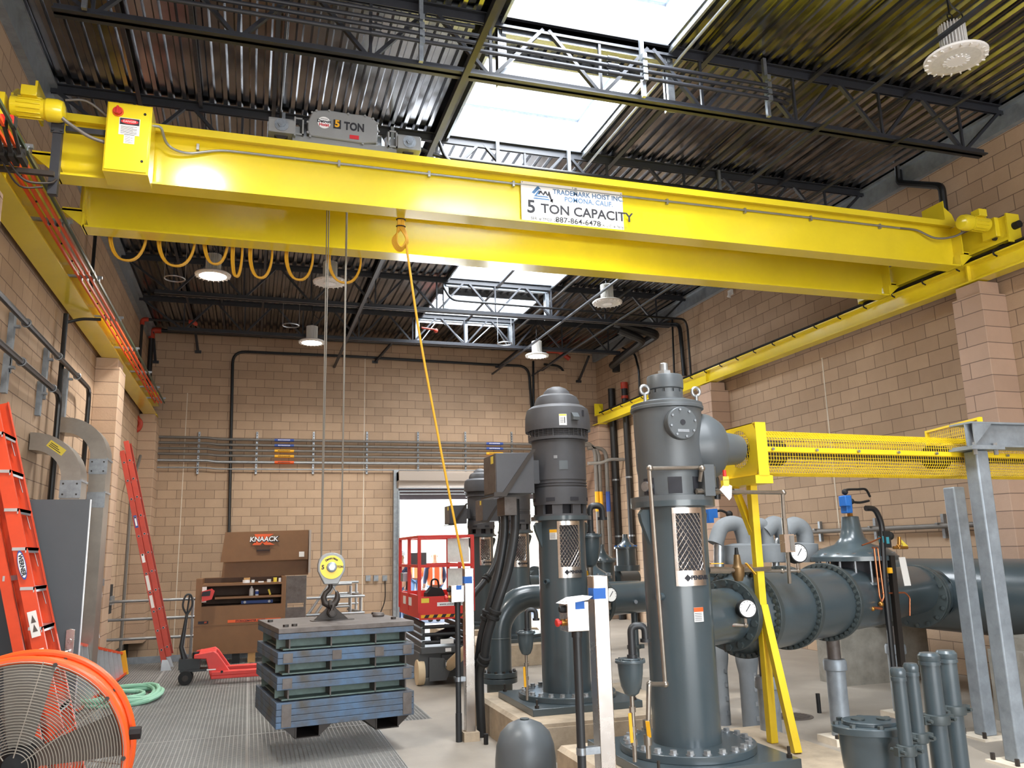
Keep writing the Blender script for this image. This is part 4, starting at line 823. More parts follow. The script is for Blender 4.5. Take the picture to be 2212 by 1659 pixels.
b = MB(); b.bx(lx1 + .015, lx1 + .05, 15.3, 15.58, 1.42, 2.17); b.build('lid_edge', 'hood_tan', ch)
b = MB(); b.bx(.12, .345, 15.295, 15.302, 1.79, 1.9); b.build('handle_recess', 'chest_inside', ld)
b = MB(); b.bx(.12, .345, 15.285, 15.297, 1.825, 1.838); b.build('lid_handle', 'ink', ld)
b = MB(); b.bx(.845, .935, 15.28, 15.287, 1.70, 1.79); b.build('sticker', 'paper', ld)
cX = .235
b = MB(); b.prism([(-.16, .09), (.17, .09), (.09, .045), (.06, 0), (.09, -.05), (.19, -.1), (.02, -.1), (-.02, -.06), (-.05, -.1), (-.19, -.1), (-.12, .0)], (cX, 15.288, 2.02), (1, 0, 0), (0, 0, 1), .004); b.build('logo_letter', 'label_orange', ld)
text('KNAACK', .115, 'ink', ld, (cX + .006, 15.281, 2.012), (1, 0, .01), (0, 0, 1), bold=.011, shear=.12, xs=1.0); text('KNAACK', .115, 'white', ld, (cX, 15.277, 2.018), (1, 0, .01), (0, 0, 1), bold=.003, shear=.12, xs=1.0)
b = MB(); b.bx(-.3, .55, y0 - .0065, y0 - .004, .655, .70); bd = b.build('name_band', 'label_orange', ch); text('STORAGEMASTER CHEST', .042, 'ink', ch, (.06, y0 - .008, .677), (1, 0, 0), (0, 0, 1), bold=.001, xs=1.0)
b = MB(); b.bx(-.76, -.6, y0 - .0065, y0 - .004, .655, .70); b.build('name_plate', 'ink', ch); text('89', .04, 'label_orange', ch, (-.645, y0 - .008, .677), (1, 0, 0), (0, 0, 1))
b = MB(); b.bx(x1 + .003, x1 + .34, y0 + .0, y0 + .03, .93, 1.385); b.bx(x1 + .003, x1 + .34, y0, y0 + .03, .60, .86); b.bx(x1 + .003, x1 + .03, y0, y0 + .03, .86, .93); b.bx(x1 + .3, x1 + .34, y0, y0 + .03, .86, .93); b.build('side_panel', 'rust_steel', ch, bevel=.004)
b = MB(); b.bx(x0 + .1, x0 + .17, y0 - .012, y0 - .002, 1.0, 1.25); b.build('paper_sheet', 'paper', ch)
for x in (-.4, -.15, .1, .4): b = MB(); b.bx(x - .06, x + .06, 14.86, 15.0, .002, .16); b.build('skid_block', 'wood' if x == .1 else 'rubber_black', ch)
def shelfitem(nm, lb, c, bld): 
    b = MB(); m = bld(b); return tag(b.build(nm, m), lb, c)
bt = MB(); bt.lathe([(.035, 0), (.038, .01), (.038, .09), (.03, .12), (.014, .135), (.014, .155)], (.06, 15.0, 1.075), (0, 0, 1), 18); tag(bt.build('bottle', 'lens_white'), 'pale plastic bottle on the middle shelf of the brown chest', 'bottle')
bt = MB(); bt.lathe([(.028, 0), (.03, .01), (.03, .085), (.014, .1)], (.15, 15.0, 1.075), (0, 0, 1), 18); bt = bt.build('bottle', 'white'); tag(bt, 'small white bottle with blue label beside the plastic bottle in the chest', 'bottle'); b = MB(); b.lathe([(.031, .02), (.031, .07)], (.15, 15.0, 1.075), (0, 0, 1), 18, caps=False); b.build('label', 'label_blue', bt)
b = MB(); b.bar((.37, 14.98, 1.08), (.34, 14.98, 1.17), .03, .03); tag(b.build('yellow_canister', 'tag_yellow'), 'yellow canister leaning on the middle shelf of the chest', 'canister')
b = MB(); b.bx(-.1, .42, 15.12, 15.2, .94, .99); bl = b.build('spirit_level', 'label_blue'); tag(bl, 'blue spirit level lying on the bottom of the chest', 'spirit level'); b = MB()
for x in (-.04, .36): b.lathe([(.022, 0), (.022, .006), (.014, .006)], (x, 15.12, .965), (0, -1, 0), 16)
b.build('vial_ring', 'white', bl)
b = MB(); b.prism([(-.05, -.1), (.1, -.07), (.14, .06), (.09, .1), (-.06, .06)], (-.66, 14.8, 1.12), (1, 0, 0), (0, 0, 1), .09); rb = b.build('organiser_bin', 'red'); rb.location.y -= 0; tag(rb, 'red plastic bin hooked on the front of the brown chest', 'bin')
b = MB(); b.prism([(-.06, -.035), (.07, -.03), (.08, .05), (-.05, .035)], (-.66, 14.706, 1.14), (1, 0, 0), (0, 0, 1), .002); b.build('bin_opening', 'ink', rb)
for i, (x, w, h, m, lb) in enumerate(((-.03, .12, .05, 'white', 'white roll on the top shelf of the chest under a wooden block'), (.08, .05, .045, 'lens_white', 'small pale box right of the white roll on the chest top shelf'), (.21, .09, .02, 'white', 'flat white scraps in the middle of the chest top shelf'), (.34, .07, .05, 'lens_white', 'pale jar on the right of the chest top shelf'), (.44, .06, .075, 'tag_yellow', 'yellow labelled tin on the right of the chest top shelf'), (.52, .045, .065, 'white', 'white tin at the right end of the chest top shelf'))):
    b = MB(); (b.bx(x - w / 2, x + w / 2, 14.88, 14.95, 1.29, 1.29 + h) if i in (1, 2) else b.lathe([(w / 2, 0), (w / 2, h)], (x, 14.93, 1.29), (0, 0, 1), 16)); tag(b.build(('tape_roll', 'small_box', 'paper_scrap', 'jar', 'tin', 'tin')[i], m), lb, ('roll', 'box', 'paper', 'jar', 'tin', 'tin')[i], 'items on the chest shelf')
b = MB(); b.bx(-.03 - .04, .0 + .03, 14.89, 14.96, 1.34, 1.375); tag(b.build('wood_block', 'wood'), 'small wooden block on the white roll in the chest', 'block')
# pallet jack
pj = thing('pallet_jack', 'red pallet jack with black handle on the grating before the brown chest', 'pallet jack', (-.5, 12.85, 0))
b = MB(); b.prism([(-.68, .40), (-.42, .44), (-.37, .40), (-.20, .16), (-.2, .08), (-.45, .08), (-.52, .34), (-.68, .35)], (0, 12.66, 0), (1, 0, 0), (0, 0, 1), .0 - .1); b.prism([(-.68, .40), (-.42, .44), (-.37, .40), (-.20, .16), (-.2, .08), (-.45, .08), (-.52, .34), (-.68, .35)], (0, 13.2, 0), (1, 0, 0), (0, 0, 1), -.1); b.bx(-.62, -.4, 12.7, 13.25, .36, .42); b.build('frame', 'jack_red', pj, bevel=.01)
for y in (12.58, 13.14): b = MB(); b.bx(-.44, .95, y, y + .16, .12, .17); b.bx(-.44, .95, y, y + .012, .075, .12); b.bx(-.44, .95, y + .148, y + .16, .075, .12); b.build('fork', 'jack_red', pj, bevel=.006)
for y in (12.66, 12.86): b = MB(); b.lathe([(.05, -.03), (.092, -.028), (.095, 0), (.092, .028), (.05, .03)], (-.78, y + .06, .095), (0, 1, 0), 28); w = b.build('steer_wheel', 'rubber_black', pj); b = MB(); b.lathe([(.04, -.034), (.04, .034)], (-.78, y + .06, .095), (0, 1, 0), 20); b.build('wheel_hub', 'dark_iron', w)
b = MB(); b.lathe([(.04, -.05), (.04, .05)], (.8, 12.66, .04), (0, 1, 0), 16); b.build('load_roller', 'rubber_black', pj); b = MB(); b.lathe([(.04, -.05), (.04, .05)], (.8, 13.22, .04), (0, 1, 0), 16); b.build('load_roller', 'rubber_black', pj)
b = MB(); b.cyl((-.66, 12.86, .16), (-.66, 12.86, .42), .05); b.bx(-.88, -.6, 12.76, 12.96, .2, .34); b.bx(-.86, -.5, 12.74, 12.98, .17, .2); b.build('pump_unit', 'hose_black', pj)
b = MB(); b.tube([(-.8, 12.86, .3), (-.86, 12.86, .5), (-.81, 12.86, .95)], .03, 10, rr=[.045, .035, .02]); b.tube(cat([(-.81, 12.86, .93), (-.87, 12.84, 1.06), (-.84, 12.86, 1.2), (-.77, 12.88, 1.2), (-.75, 12.88, 1.06), (-.81, 12.86, .93)]), .014, 8); b.tube([(-.81, 12.86, .95), (-.79, 12.86, 1.2)], .012, 8); b.build('handle', 'hose_black', pj)
b = MB(); b.bx(-.5, -.38, 12.553, 12.557, .2, .215); b.build('sticker', 'white', pj)
b = MB(); b.lathe([(.018, 0), (.018, .004)], (-.3, 12.558, .17), (0, -1, 0), 14); b.build('pivot_hole', 'ink', pj)
# pale green hose on the grating
b = MB(); pts = []
for k in range(90):
    t = k / 90; a = t * 2 * PI * 4.2; r = .42 + .12 * math.sin(t * 9); pts.append((-1.5 + r * 1.0 * math.cos(a) - .05 * t, 11.85 + r * 1.25 * math.sin(a) + .1 * math.sin(3 * a), .03 + .05 * t + .02 * math.sin(2 * a + t * 7)))
b.tube(pts, .028, 8); tag(b.build('hose', 'hose_green'), 'pale green hose coiled on the grating behind the fan', 'hose')
b = MB(); b.bx(-1.42, -1.1, 6.3, 6.6, 0.002, .2); tag(b.build('tool_box', 'red', bevel=.01), 'red box on the grating seen through the fan guard', 'box')
b = MB(); b.bar((-1.1, 6.9, .03), (-.86, 6.9, .03), .05, .05); tag(b.build('yellow_tool', 'label_yellow'), 'short yellow tool on the grating seen through the fan guard', 'tool')
# ------------------------------------------------------------------ test weights hanging on the hook
TW = Matrix.Translation((.786, 8.2, 0)) @ Matrix.Rotation(math.radians(7.5), 4, 'Z')
W2, D2 = .605, .6
def weight(lb, slabs, beam, brk, feet=False, mt='weight_blue'):
    z0 = min([s[0] for s in slabs] + ([beam[0]] if beam else [])); r = thing('test_weight', lb, 'test weight', TW @ V((0, 0, z0)), 'stacked test weights')
    for q, (za, zb, m, ins) in enumerate(slabs):
        b = MB(TW); b.bx(-W2 + ins, W2 - ins, -D2 + ins, D2 - ins, za, zb); b.build('slab', m, r, bevel=.004)
    if beam:
        za, zb = beam; b = MB(TW); b.bx(-W2 + .05, W2 - .05, -D2 + .05, D2 - .05, za, za + .012); b.bx(-W2 + .02, W2 - .02, -D2 + .22, -D2 + .232, za, zb); b.bx(-W2 + .02, W2 - .02, D2 - .232, D2 - .22, za, zb); b.build('beam', 'weight_green', r)
        for x in (-.5, -.14, .26, .54): b = MB(TW); b.bx(x - .006, x + .006, -D2 + .05, D2 - .05, za, zb); b.build('rib', 'rust_steel', r)
        b = MB(TW); b.bx(-W2 + .08, W2 - .08, -D2 + .3, D2 - .3, za - .02, za); b.build('core', 'dark_iron', r)
    for x in brk:
        for zz in [(s[0], s[1]) for s in slabs][:1]:
            b = MB(TW); zA = slabs[-1][0] + .012; zB = slabs[0][1] - .012; b.bx(x - .04, x + .04, -D2 - .008, -D2, min(s[0] for s in slabs) + .012, max(s[1] for s in slabs) - .012); b.build('weld_plate', 'rust_steel', r)
    if feet:
        for x in (-.33, .37):
            b = MB(TW)
            for e in (-.1, .1): b.bx(x + e - .006, x + e + .006, -D2 + .04, D2 - .04, .2, .3)
            b.bx(x - .1, x + .1, -D2 + .04, D2 - .04, .2, .208)
            for e in (-1, 1): b.prism([(0, 0), (.11 * e, 0), (.0, -.09)], (x + e * .106, -D2 + .05, .3), (1, 0, 0), (0, 0, 1), -.012)
            b.build('fork_pocket', 'dark_iron', r)
    return r
top = weight('topmost test weight with bare steel plate and lifting lug, under the hook', [(1.068, 1.112, 'rust_steel', 0), (1.018, 1.066, 'weight_blue', .002)], (.925, 1.018), ())
b = MB(TW); b.prism([(-.17, 0), (.17, 0), (.02, .13), (-.02, .13)], (-.02, 0, 1.112), (1, 0, 0), (0, 0, 1), -.03); b.lathe([(.045, -.02), (.045, .05)], (-.02, -.0, 1.185), (0, -1, 0), 20); b.bx(-.21, .19, -.06, .06, 1.112, 1.118); b.build('lifting_lug', 'dark_iron', top, bevel=.003)
b = MB(TW)
for x, y in ((-.52, -.45), (-.55, .2), (.5, -.3), (.52, .45), (-.44, -.42)): b.bolt((x, y, 1.112), (0, 0, 1), .025, .02)
b.build('bolt', 'dark_iron', top)
weight('second test weight from the top of the hanging stack', [(.866, .915, 'weight_blue', 0), (.815, .864, 'weight_blue', 0)], (.725, .815), (-.52, -.1, .28, .54))
weight('third test weight from the top of the hanging stack', [(.66, .713, 'weight_blue', 0), (.606, .658, 'weight_blue', 0)], (.515, .606), (-.52, .54))
weight('lowest thick blue test weight with fork pockets above the grating', [(.452, .505, 'weight_blue', 0), (.40, .45, 'weight_blue', 0), (.35, .398, 'weight_blue', 0), (.3, .348, 'weight_blue', 0)], None, (-.52, .54), True)
sk = thing('shackle', 'dark steel shackle joining the hook to the lifting lug', 'shackle', (.755, 8.19, 1.15))
b = MB(); b.tube([(.755 + .04 * math.cos(t), 8.18 + .035 * math.cos(t) * .5, 1.275 + .06 * max(0, math.sin(t)) - .09 * max(0, -math.sin(t))) for t in [0]] + [(.755, 8.135, 1.185), (.752, 8.14, 1.25), (.75, 8.18, 1.285), (.755, 8.24, 1.25), (.76, 8.25, 1.185)], .018, 10); b.build('bow', 'dark_iron', sk)
b = MB(); b.cyl((.762, 8.1, 1.185), (.762, 8.28, 1.185), .018); b.bolt((.762, 8.1, 1.185), (0, -1, 0), .028, .02); b.build('pin', 'dark_iron', sk)
b = MB(); b.lathe([(.055, 0), (.06, .015), (.05, .035), (.02, .04)], (1.24, 8.38, 1.113), (0, 0, 1), 16); tag(b.build('steel_clamp', 'rust_steel'), 'loose steel clamp lying on the bare plate of the top weight', 'clamp')
# ------------------------------------------------------------------ pumps
def curved_plate(b, c, r, a0, a1, z0, z1, th=.006, n=10):
    vs = []; fs = []
    for i in range(n + 1):
        a = a0 + (a1 - a0) * i / n
        for q in (r, r + th):
            for z in (z0, z1): vs.append((c[0] + q * math.cos(a), c[1] + q * math.sin(a), z))
    for i in range(n):
        k = i * 4; fs += [(k, k + 4, k + 5, k + 1), (k + 2, k + 3, k + 7, k + 6), (k + 1, k + 5, k + 7, k + 3), (k, k + 2, k + 6, k + 4)]
    fs += [(0, 1, 3, 2), (n * 4, n * 4 + 2, n * 4 + 3, n * 4 + 1)]; b.add(vs, fs)
def column(root, X, Y, z0=.30, big=True, screen=True, ang=-92):
    b = MB(); b.bx(X - .525, X + .525, Y - .53, Y + .53, z0, z0 + .06); pl = b.build('base_plate', 'pump_grey', root, bevel=.004)
    b = MB(); zb = z0 + .06
    b.lathe([(.46, 0), (.46, .05)], (X, Y, zb), (0, 0, 1), 56); b.build('base_flange', 'pump_grey', root, bevel=.004)
    if big:
        for k in range(24):
            a = 2 * PI * k / 24 + .06; b = MB(); b.lathe([(.03, 0), (.03, .006)], (X + .41 * math.cos(a), Y + .41 * math.sin(a), zb + .05), (0, 0, 1), 12); b.bolt((X + .41 * math.cos(a), Y + .41 * math.sin(a), zb + .055), (0, 0, 1), .024, .022); b.build('flange_bolt', 'galv_pipe', root)
        for sx in (-1, 1):
            for sy in (-1, 1): b = MB(); b.bolt((X + sx * .47, Y + sy * .48, z0 + .06), (0, 0, 1), .02, .022); b.cyl((X + sx * .47, Y + sy * .48, z0 + .06), (X + sx * .47, Y + sy * .48, z0 + .13), .01, seg=10); b.build('anchor_bolt', 'dark_iron', root)
    b = MB(); b.lathe([(.232, 0), (.232, 2.0 - zb - .05)], (X, Y, zb + .05), (0, 0, 1), 56)
    b.lathe([(.3, 1.995 - zb), (.3, 2.035 - zb)], (X, Y, zb), (0, 0, 1), 56); cl = b.build('discharge_head', 'pump_grey', root)
    for a in (math.radians(195), math.radians(15)):
        b = MB(); u = V((math.cos(a), math.sin(a), 0)); b.prism([(.0, .0), (.0, -.2), (.075, -.03), (.085, .02), (.06, .05), (0, .05)], V((X, Y, 1.93)) + u * .228, u, (0, 0, 1), .03); b.build('lifting_ear', 'pump_grey', cl)
    if screen:
        A = math.radians(ang); h = .50
        b = MB(); z0_, z1_ = 1.452, 1.985
        curved_plate(b, (X, Y), .234, A - h, A + h, z0_, 1.555); curved_plate(b, (X, Y), .234, A - h, A + h, 1.945, z1_); curved_plate(b, (X, Y), .234, A - h, A - h + .1, 1.555, 1.945, n=2); curved_plate(b, (X, Y), .234, A + h - .1, A + h, 1.555, 1.945, n=2)
        sc = b.build('screen_frame', 'stainless', root)
        b = MB(); curved_plate(b, (X, Y), .2335, A - h + .09, A + h - .09, 1.55, 1.95, th=.001); b.build('screen_opening', 'ink', sc)
        b = MB(); a0, a1 = A - h + .09, A + h - .09; w = (a1 - a0); za, zb_ = 1.555, 1.945; nx = 6; nz = 8
        for s in (-1, 1):
            for k in range(-nz, nx + nz):
                pts = []
                for q in range(0, nz * 2 + 1):
                    fu = (k + s * q / 2) / nx
                    if 0 <= fu <= 1: pts.append((X + .238 * math.cos(a0 + w * fu), Y + .238 * math.sin(a0 + w * fu), za + (zb_ - za) * q / (nz * 2)))
                if len(pts) > 1: b.tube(pts, .003, 4)
        b.build('expanded_mesh', 'stainless', sc)
        u = V((-math.sin(A), math.cos(A), 0)); nrm = V((math.cos(A), math.sin(A), 0))
        b = MB(); cc = V((X, Y, 1.505)) + nrm * .2415
        aa = A - .16; pq = V((X, Y, 1.505)) + V((math.cos(aa), math.sin(aa), 0)) * .2415; uu = V((-math.sin(aa), math.cos(aa), 0))
        b.prism([(-.025, 0), (0, .025), (.025, 0), (0, -.025)], pq, uu, (0, 0, 1), .001); b.build('maker_mark', 'ink', sc)
        for i, c_ in enumerate('PENTAIR'):
            aa = A - .02 + i * .088; pq = V((X, Y, 1.505)) + V((math.cos(aa), math.sin(aa), 0)) * .242; text(c_, .04, 'ink', sc, pq, V((-math.sin(aa), math.cos(aa), 0)), (0, 0, 1), bold=.0012)
    return cl
def plaque(b, X, Y, r, A, z, w, h):
    curved_plate(b, (X, Y), r, A - w / r / 2, A + w / r / 2, z - h / 2, z + h / 2, th=.002, n=4)
def motor(root, X, Y, yaw=0, detail=True):
    o = (X, Y, 2.035)
    b = MB(); b.lathe([(.2, 0), (.2, .11)], o, (0, 0, 1), 40); b.build('motor_base', 'ink', root)
    b = MB()
    for k in range(8): a = 2 * PI * k / 8 + .3; b.prism([(-.05, 0), (.05, 0), (.05, .12), (-.05, .12)], V(o) + V((math.cos(a), math.sin(a), 0)) * .255, (-math.sin(a), math.cos(a), 0), (0, 0, 1), -.03)
    b.lathe([(.27, .0), (.27, .02), (.2, .02)], o, (0, 0, 1), 40); b.build('base_leg', 'motor_charcoal', root)
    b = MB(); b.lathe([(.15, .11), (.268, .11), (.272, .2), (.27, .27), (.262, .275), (.262, .29), (.27, .292), (.27, .30), (.262, .302), (.262, .315), (.27, .317), (.27, .325), (.262, .327), (.262, .345), (.268, .35), (.268, .74), (.2, .74)], o, (0, 0, 1), 56); bd = b.build('motor_body', 'motor_charcoal', root)
    b = MB()
    for k in range(7):
        a = 2 * PI * k / 7 - .5; curved_plate(b, (X, Y), .2705, a - .17, a + .17, 2.178, 2.212, th=.003, n=4)
    b.build('vent_slot', 'ink', bd)
    b = MB(); b.lathe([(.27, .74), (.3, .745), (.3, .775), (.275, .775)], o, (0, 0, 1), 56); b.lathe([(.275, .77), (.275, .85)], o, (0, 0, 1), 48, caps=False)
    for k in range(5): b.tube([(X + .3 * math.cos(t), Y + .3 * math.sin(t), 2.035 + .785 + k * .016) for t in [q * 2 * PI / 48 for q in range(48)]], .003, 4, closed=True)
    for k in range(36): a = 2 * PI * k / 36; b.bar((X + .3 * math.cos(a), Y + .3 * math.sin(a), 2.8), (X + .3 * math.cos(a), Y + .3 * math.sin(a), 2.89), .008 if k % 6 == 0 else .003, .006)
    b.build('air_screen', 'motor_charcoal', root)
    b = MB(); b.lathe([(.3, .85), (.328, .84), (.33, .87), (.326, .99), (.31, 1.06), (.27, 1.092), (.235, 1.1), (.228, 1.1)], o, (0, 0, 1), 56, caps=False); b.lathe([(.232, 1.095), (.228, 1.14), (.205, 1.19), (.165, 1.215), (.14, 1.22)], o, (0, 0, 1), 56, caps=False); b.lathe([(.142, 1.215), (.13, 1.25), (.095, 1.285), (.05, 1.303), (.001, 1.308)], o, (0, 0, 1), 48, caps=False); hd = b.build('motor_hood', 'motor_charcoal', root)
    if detail:
        A = math.radians(-105); b = MB(); plaque(b, X, Y, .331, A + .06, 2.955, .075, .11); lb = b.build('caution_label', 'paper', hd); b = MB(); plaque(b, X, Y, .3325, A + .06, 3.0, .07, .014); b.build('label_band', 'tag_yellow', lb)
        b = MB(); plaque(b, X, Y, .3325, A + .11, 2.95, .008, .06)
        for k in range(5): plaque(b, X, Y, .3325, A + .03, 2.925 + k * .012, .035, .003)
        b.build('label_text', 'ink', lb)
        a = A + .42; n_ = V((math.cos(a), math.sin(a), 0)); b = MB(); b.prism([(-.0, -.03), (.05, -.03), (.055, .0), (.02, .045), (0, .045)], V((X, Y, 2.98)) + n_ * .322 + V((-math.sin(a), math.cos(a), 0)) * -.035, n_, (0, 0, 1), -.07); b.build('lifting_lug', 'gear_grey', hd)
        b = MB(); plaque(b, X, Y, .3285, A + .78, 3.03, .03, .06); b.build('vent', 'ink', hd)
        b = MB(); plaque(b, X, Y, .27, A + .06, 2.52, .085, .085); b.build('nameplate', 'gear_grey', bd); b = MB(); plaque(b, X, Y, .27, A - .22, 2.6, .035, .03); b.build('small_plate', 'galv', bd)
# concrete pedestals
for X, y0, y1, x1, z, lb in ((2.22, 4.3, 6.06, 3.98, .3, 'concrete pedestal under the nearest pump with the right angle gear'), (2.24, 6.78, 8.5, 3.9, .3, 'concrete pedestal under the second pump with the black motor'), (3.45, 12.35, 14.1, 5.1, .3, 'concrete pedestal under the third pump'), (3.5, 14.95, 16.7, 5.2, .3, 'concrete pedestal under the farthest pump')):
    b = MB(); b.bx(X, x1, y0, y1, 0, z - .03); b.prism([(X, z - .03), (x1, z - .03), (x1 - .03, z), (X + .03, z)], (0, y0 + .015, 0), (1, 0, 0), (0, 0, 1), -(y1 - y0 - .03)); tag(b.build('pump_pedestal', 'concrete'), lb, 'concrete base', 'pump pedestals')
P1, P2, P3, P4 = (2.92, 5.36), (2.925, 7.65), (4.22, 13.2), (4.35, 15.8)
pump1 = thing('vertical_pump', 'nearest tall grey pump with a right angle gear drive on top', 'pump', (P1[0], P1[1], .3), 'vertical pumps')
pump2 = thing('vertical_pump', 'second grey pump topped by a black domed electric motor', 'pump', (P2[0], P2[1], .3), 'vertical pumps')
pump3 = thing('vertical_pump', 'grey pump with black motor mostly hidden behind the second pump', 'pump', (P3[0], P3[1], .3), 'vertical pumps')
pump4 = thing('vertical_pump', 'farthest grey pump with black motor, beside the scissor lift', 'pump', (P4[0], P4[1], .3), 'vertical pumps')
column(pump1, *P1); column(pump2, *P2); column(pump3, *P3, big=False, ang=-85); column(pump4, *P4, big=False, ang=-85)
motor(pump2, *P2); motor(pump3, *P3, detail=False); motor(pump4, *P4, detail=False)
# stickers on the columns
for P, root, A, z, top, dz in ((P1, pump1, -1.48, 1.26, 'label_orange', 0), (P2, pump2, -1.42, 1.22, 'label_orange', 0), (P2, pump2, -2.28, 1.86, 'label_yellow', 0)):
    b = MB(); plaque(b, P[0], P[1], .2335, A, z, .075, .095); s_ = b.build('warning_sticker', 'paper', root); b = MB(); plaque(b, P[0], P[1], .2355, A, z + .033, .075, .028); b.build('sticker_band', top, s_)
    b = MB()
    for k in range(5): plaque(b, P[0], P[1], .2355, A - .02, z + .008 - k * .011, .055, .003)
    b.build('sticker_text', 'ink', s_)
for P, root, a, z in ((P1, pump1, math.radians(-148), 1.385), (P2, pump2, math.radians(-150), 1.42)):
    n_ = V((math.cos(a), math.sin(a), 0)); b = MB(); c = V((P[0], P[1], z)) + n_ * .225; b.lathe([(.026, 0), (.026, .045), (.017, .045), (.017, .02), (.001, .02)], c, n_, 20, caps=False); b.build('port', 'pump_grey', root)
# junction boxes beside the motors
def jbox(root, x0, x1, y0, y1, z0, z1, X, Y, far=False):
    b = MB(); b.prism([(x0, z0), (x0, z1), (x1, z1 + .01), (x1, z0)], (0, y0, 0), (1, 0, 0), (0, 0, 1), -(y1 - y0)); b.bx(x1 - .02, X - .2, Y - .1, Y + .1, z0 + .1, z1 - .05)
    jb = b.build('junction_box', 'motor_charcoal', root, bevel=.004)
    b = MB(); b.prism([(x0 - .03, z0 - .03), (x0 + .09, z0 - .03), (x1 + .02, z1 + .04), (x1 - .02, z1 + .04), (x0 + .06, z0 + .01), (x0 - .03, z0 + .01)], (0, y0 - .002, 0), (1, 0, 0), (0, 0, 1), .014); b.bx(x0 - .03, x0 + .06, y0, y1 + .03, z0 - .03, z0 - .018); b.build('box_flange', 'dark_iron', jb)
    b = MB(); b.bx(x0 - .004, x0, y0 + .01, y1 - .01, z0 + .01, z1 - .01); b.build('end_panel', 'rust_steel', jb)
    b = MB(); b.bx(x0 - .007, x0 - .003, y0 + .08, y0 + .16, z1 - .09, z1 - .02); b.build('sticker', 'tag_yellow', jb)
    return jb
jbox(pump2, 2.20, 2.58, 7.42, 7.85, 2.25, 2.63, *P2); jbox(pump4, 3.66, 4.0, 15.55, 16.0, 2.25, 2.6, *P4); jbox(pump3, 3.6, 3.95, 12.95, 13.4, 2.2, 2.55, *P3)
b = MB(); b.bx(2.3, 2.42, 7.5, 7.75, 2.05, 2.22); b.build('lower_box', 'rust_steel', pump2)
# flexible motor conduits
def flex(lb, pts, r, floor=True, coup=()):
    q = cat(pts, 8); h = thing('flexible_conduit', lb, 'conduit', (q[-1].x, q[-1].y, q[-1].z), 'flexible motor conduits')
    b = MB(); b.tube(q, r, 14); b.build('hose', 'hose_black', h)
    for t in coup:
        i = int(t * (len(q) - 2)); d = (q[i + 1] - q[i]).normalized(); b = MB()
        b.lathe([(r + .004, -.05), (r + .018, -.045), (r + .018, -.015), (r + .008, -.01), (r + .008, .01), (r + .02, .015), (r + .02, .04), (r + .004, .05)], q[i], d, 14); b.build('coupling', 'rubber_black', h)
    return h
def pj_(px, py, y): return PY(px, py, y)
flex('black flexible conduit from the motor box down to the floor, right one of the pair', [pj_(1112, 1078, 7.6), pj_(1112, 1150, 7.6), pj_(1098, 1230, 7.6), pj_(1076, 1300, 7.62), pj_(1054, 1370, 7.7), pj_(1046, 1420, 7.8), (2.135, 7.9, .55), (2.16, 7.95, .01)], .044, coup=(.5, .76))
flex('black flexible conduit from the motor box down to the floor, left one of the pair', [pj_(1088, 1078, 7.72), pj_(1090, 1150, 7.72), pj_(1078, 1230, 7.72), pj_(1060, 1300, 7.75), pj_(1040, 1375, 7.85), pj_(1032, 1430, 7.95), (2.08, 8.05, .5), (2.1, 8.1, .01)], .04, coup=(.5, .76))
flex('black flexible conduit curving left from the far motor box towards the pipe', [PY(1085, 1085, 12.9), PY(1082, 1160, 12.9), PY(1068, 1220, 12.8), PY(1045, 1258, 12.7), PY(1018, 1292, 12.6), PY(1005, 1330, 12.6), (2.9, 12.6, .1)], .05, coup=(.48,))
# right angle gear on the nearest pump
X, Y = P1; z = 2.035; gd = V((math.cos(math.radians(5)), math.sin(math.radians(5)), 0))
b = MB(); b.lathe([(.3, 0), (.3, .035), (.245, .04)], (X, Y, z), (0, 0, 1), 56); b.lathe([(.24, .03), (.238, .2), (.245, .24), (.25, .66), (.25, .68)], (X, Y, z), (0, 0, 1), 56); b.lathe([(.25, .665), (.268, .67), (.268, .69), (.262, .695), (.262, .715), (.2, .735), (.16, .74)], (X, Y, z), (0, 0, 1), 56)
gb_ = b.build('gear_body', 'gear_grey', pump1)
for a in (-112, -68, -25, 200): a = math.radians(a); b = MB(); curved_plate(b, (X, Y), .2385, a - .2, a + .2, 2.085, 2.2, th=.004, n=6); b.build('skirt_window', 'ink', gb_)
b = MB(); b.lathe([(.15, .735), (.15, .755), (.125, .76), (.128, .8)], (X, Y, z), (0, 0, 1), 40); b.lathe([(.115, .79), (.115, .83)], (X, Y, z), (0, 0, 1), 40)
for k in range(12):
    a = 2 * PI * k / 12; curved_plate(b, (X, Y), .105, a, a + .36, 2.03 + .805, 2.03 + .83, th=.022, n=3)
b.lathe([(.13, .83), (.134, .835), (.134, .925), (.128, .935), (.04, .938)], (X, Y, z), (0, 0, 1), 44); b.build('ratchet_cap', 'gear_grey', pump1)
b = MB(); b.lathe([(.052, .935), (.052, .975)], (X, Y, z), (0, 0, 1), 6); b.lathe([(.03, .975), (.03, 1.03), (.024, 1.035)], (X, Y, z), (0, 0, 1), 20); b.build('head_nut', 'galv_pipe', pump1)
for a in (200, -20):
    a = math.radians(a); c = V((X + .225 * math.cos(a), Y + .225 * math.sin(a), z + .72)); b = MB(); b.cyl(c, c + V((0, 0, .06)), .012); b.tube([c + V((.032 * math.cos(t), 0, .09 + .032 * math.sin(t))) for t in [k * PI / 10 for k in range(20)]], .011, 8, closed=True); b.build('lifting_eye', 'galv_pipe', gb_)
hz = 2.435; c0 = V((X, Y, hz)); b = MB()
b.lathe([(.16, .0), (.25, .18), (.262, .24), (.258, .3), (.225, .37), (.205, .38)], c0, gd, 44); b.lathe([(.225, .37), (.135, .42), (.115, .6), (.105, .625), (.06, .63)], c0, gd, 40, caps=True); b.build('input_housing', 'gear_grey', pump1)
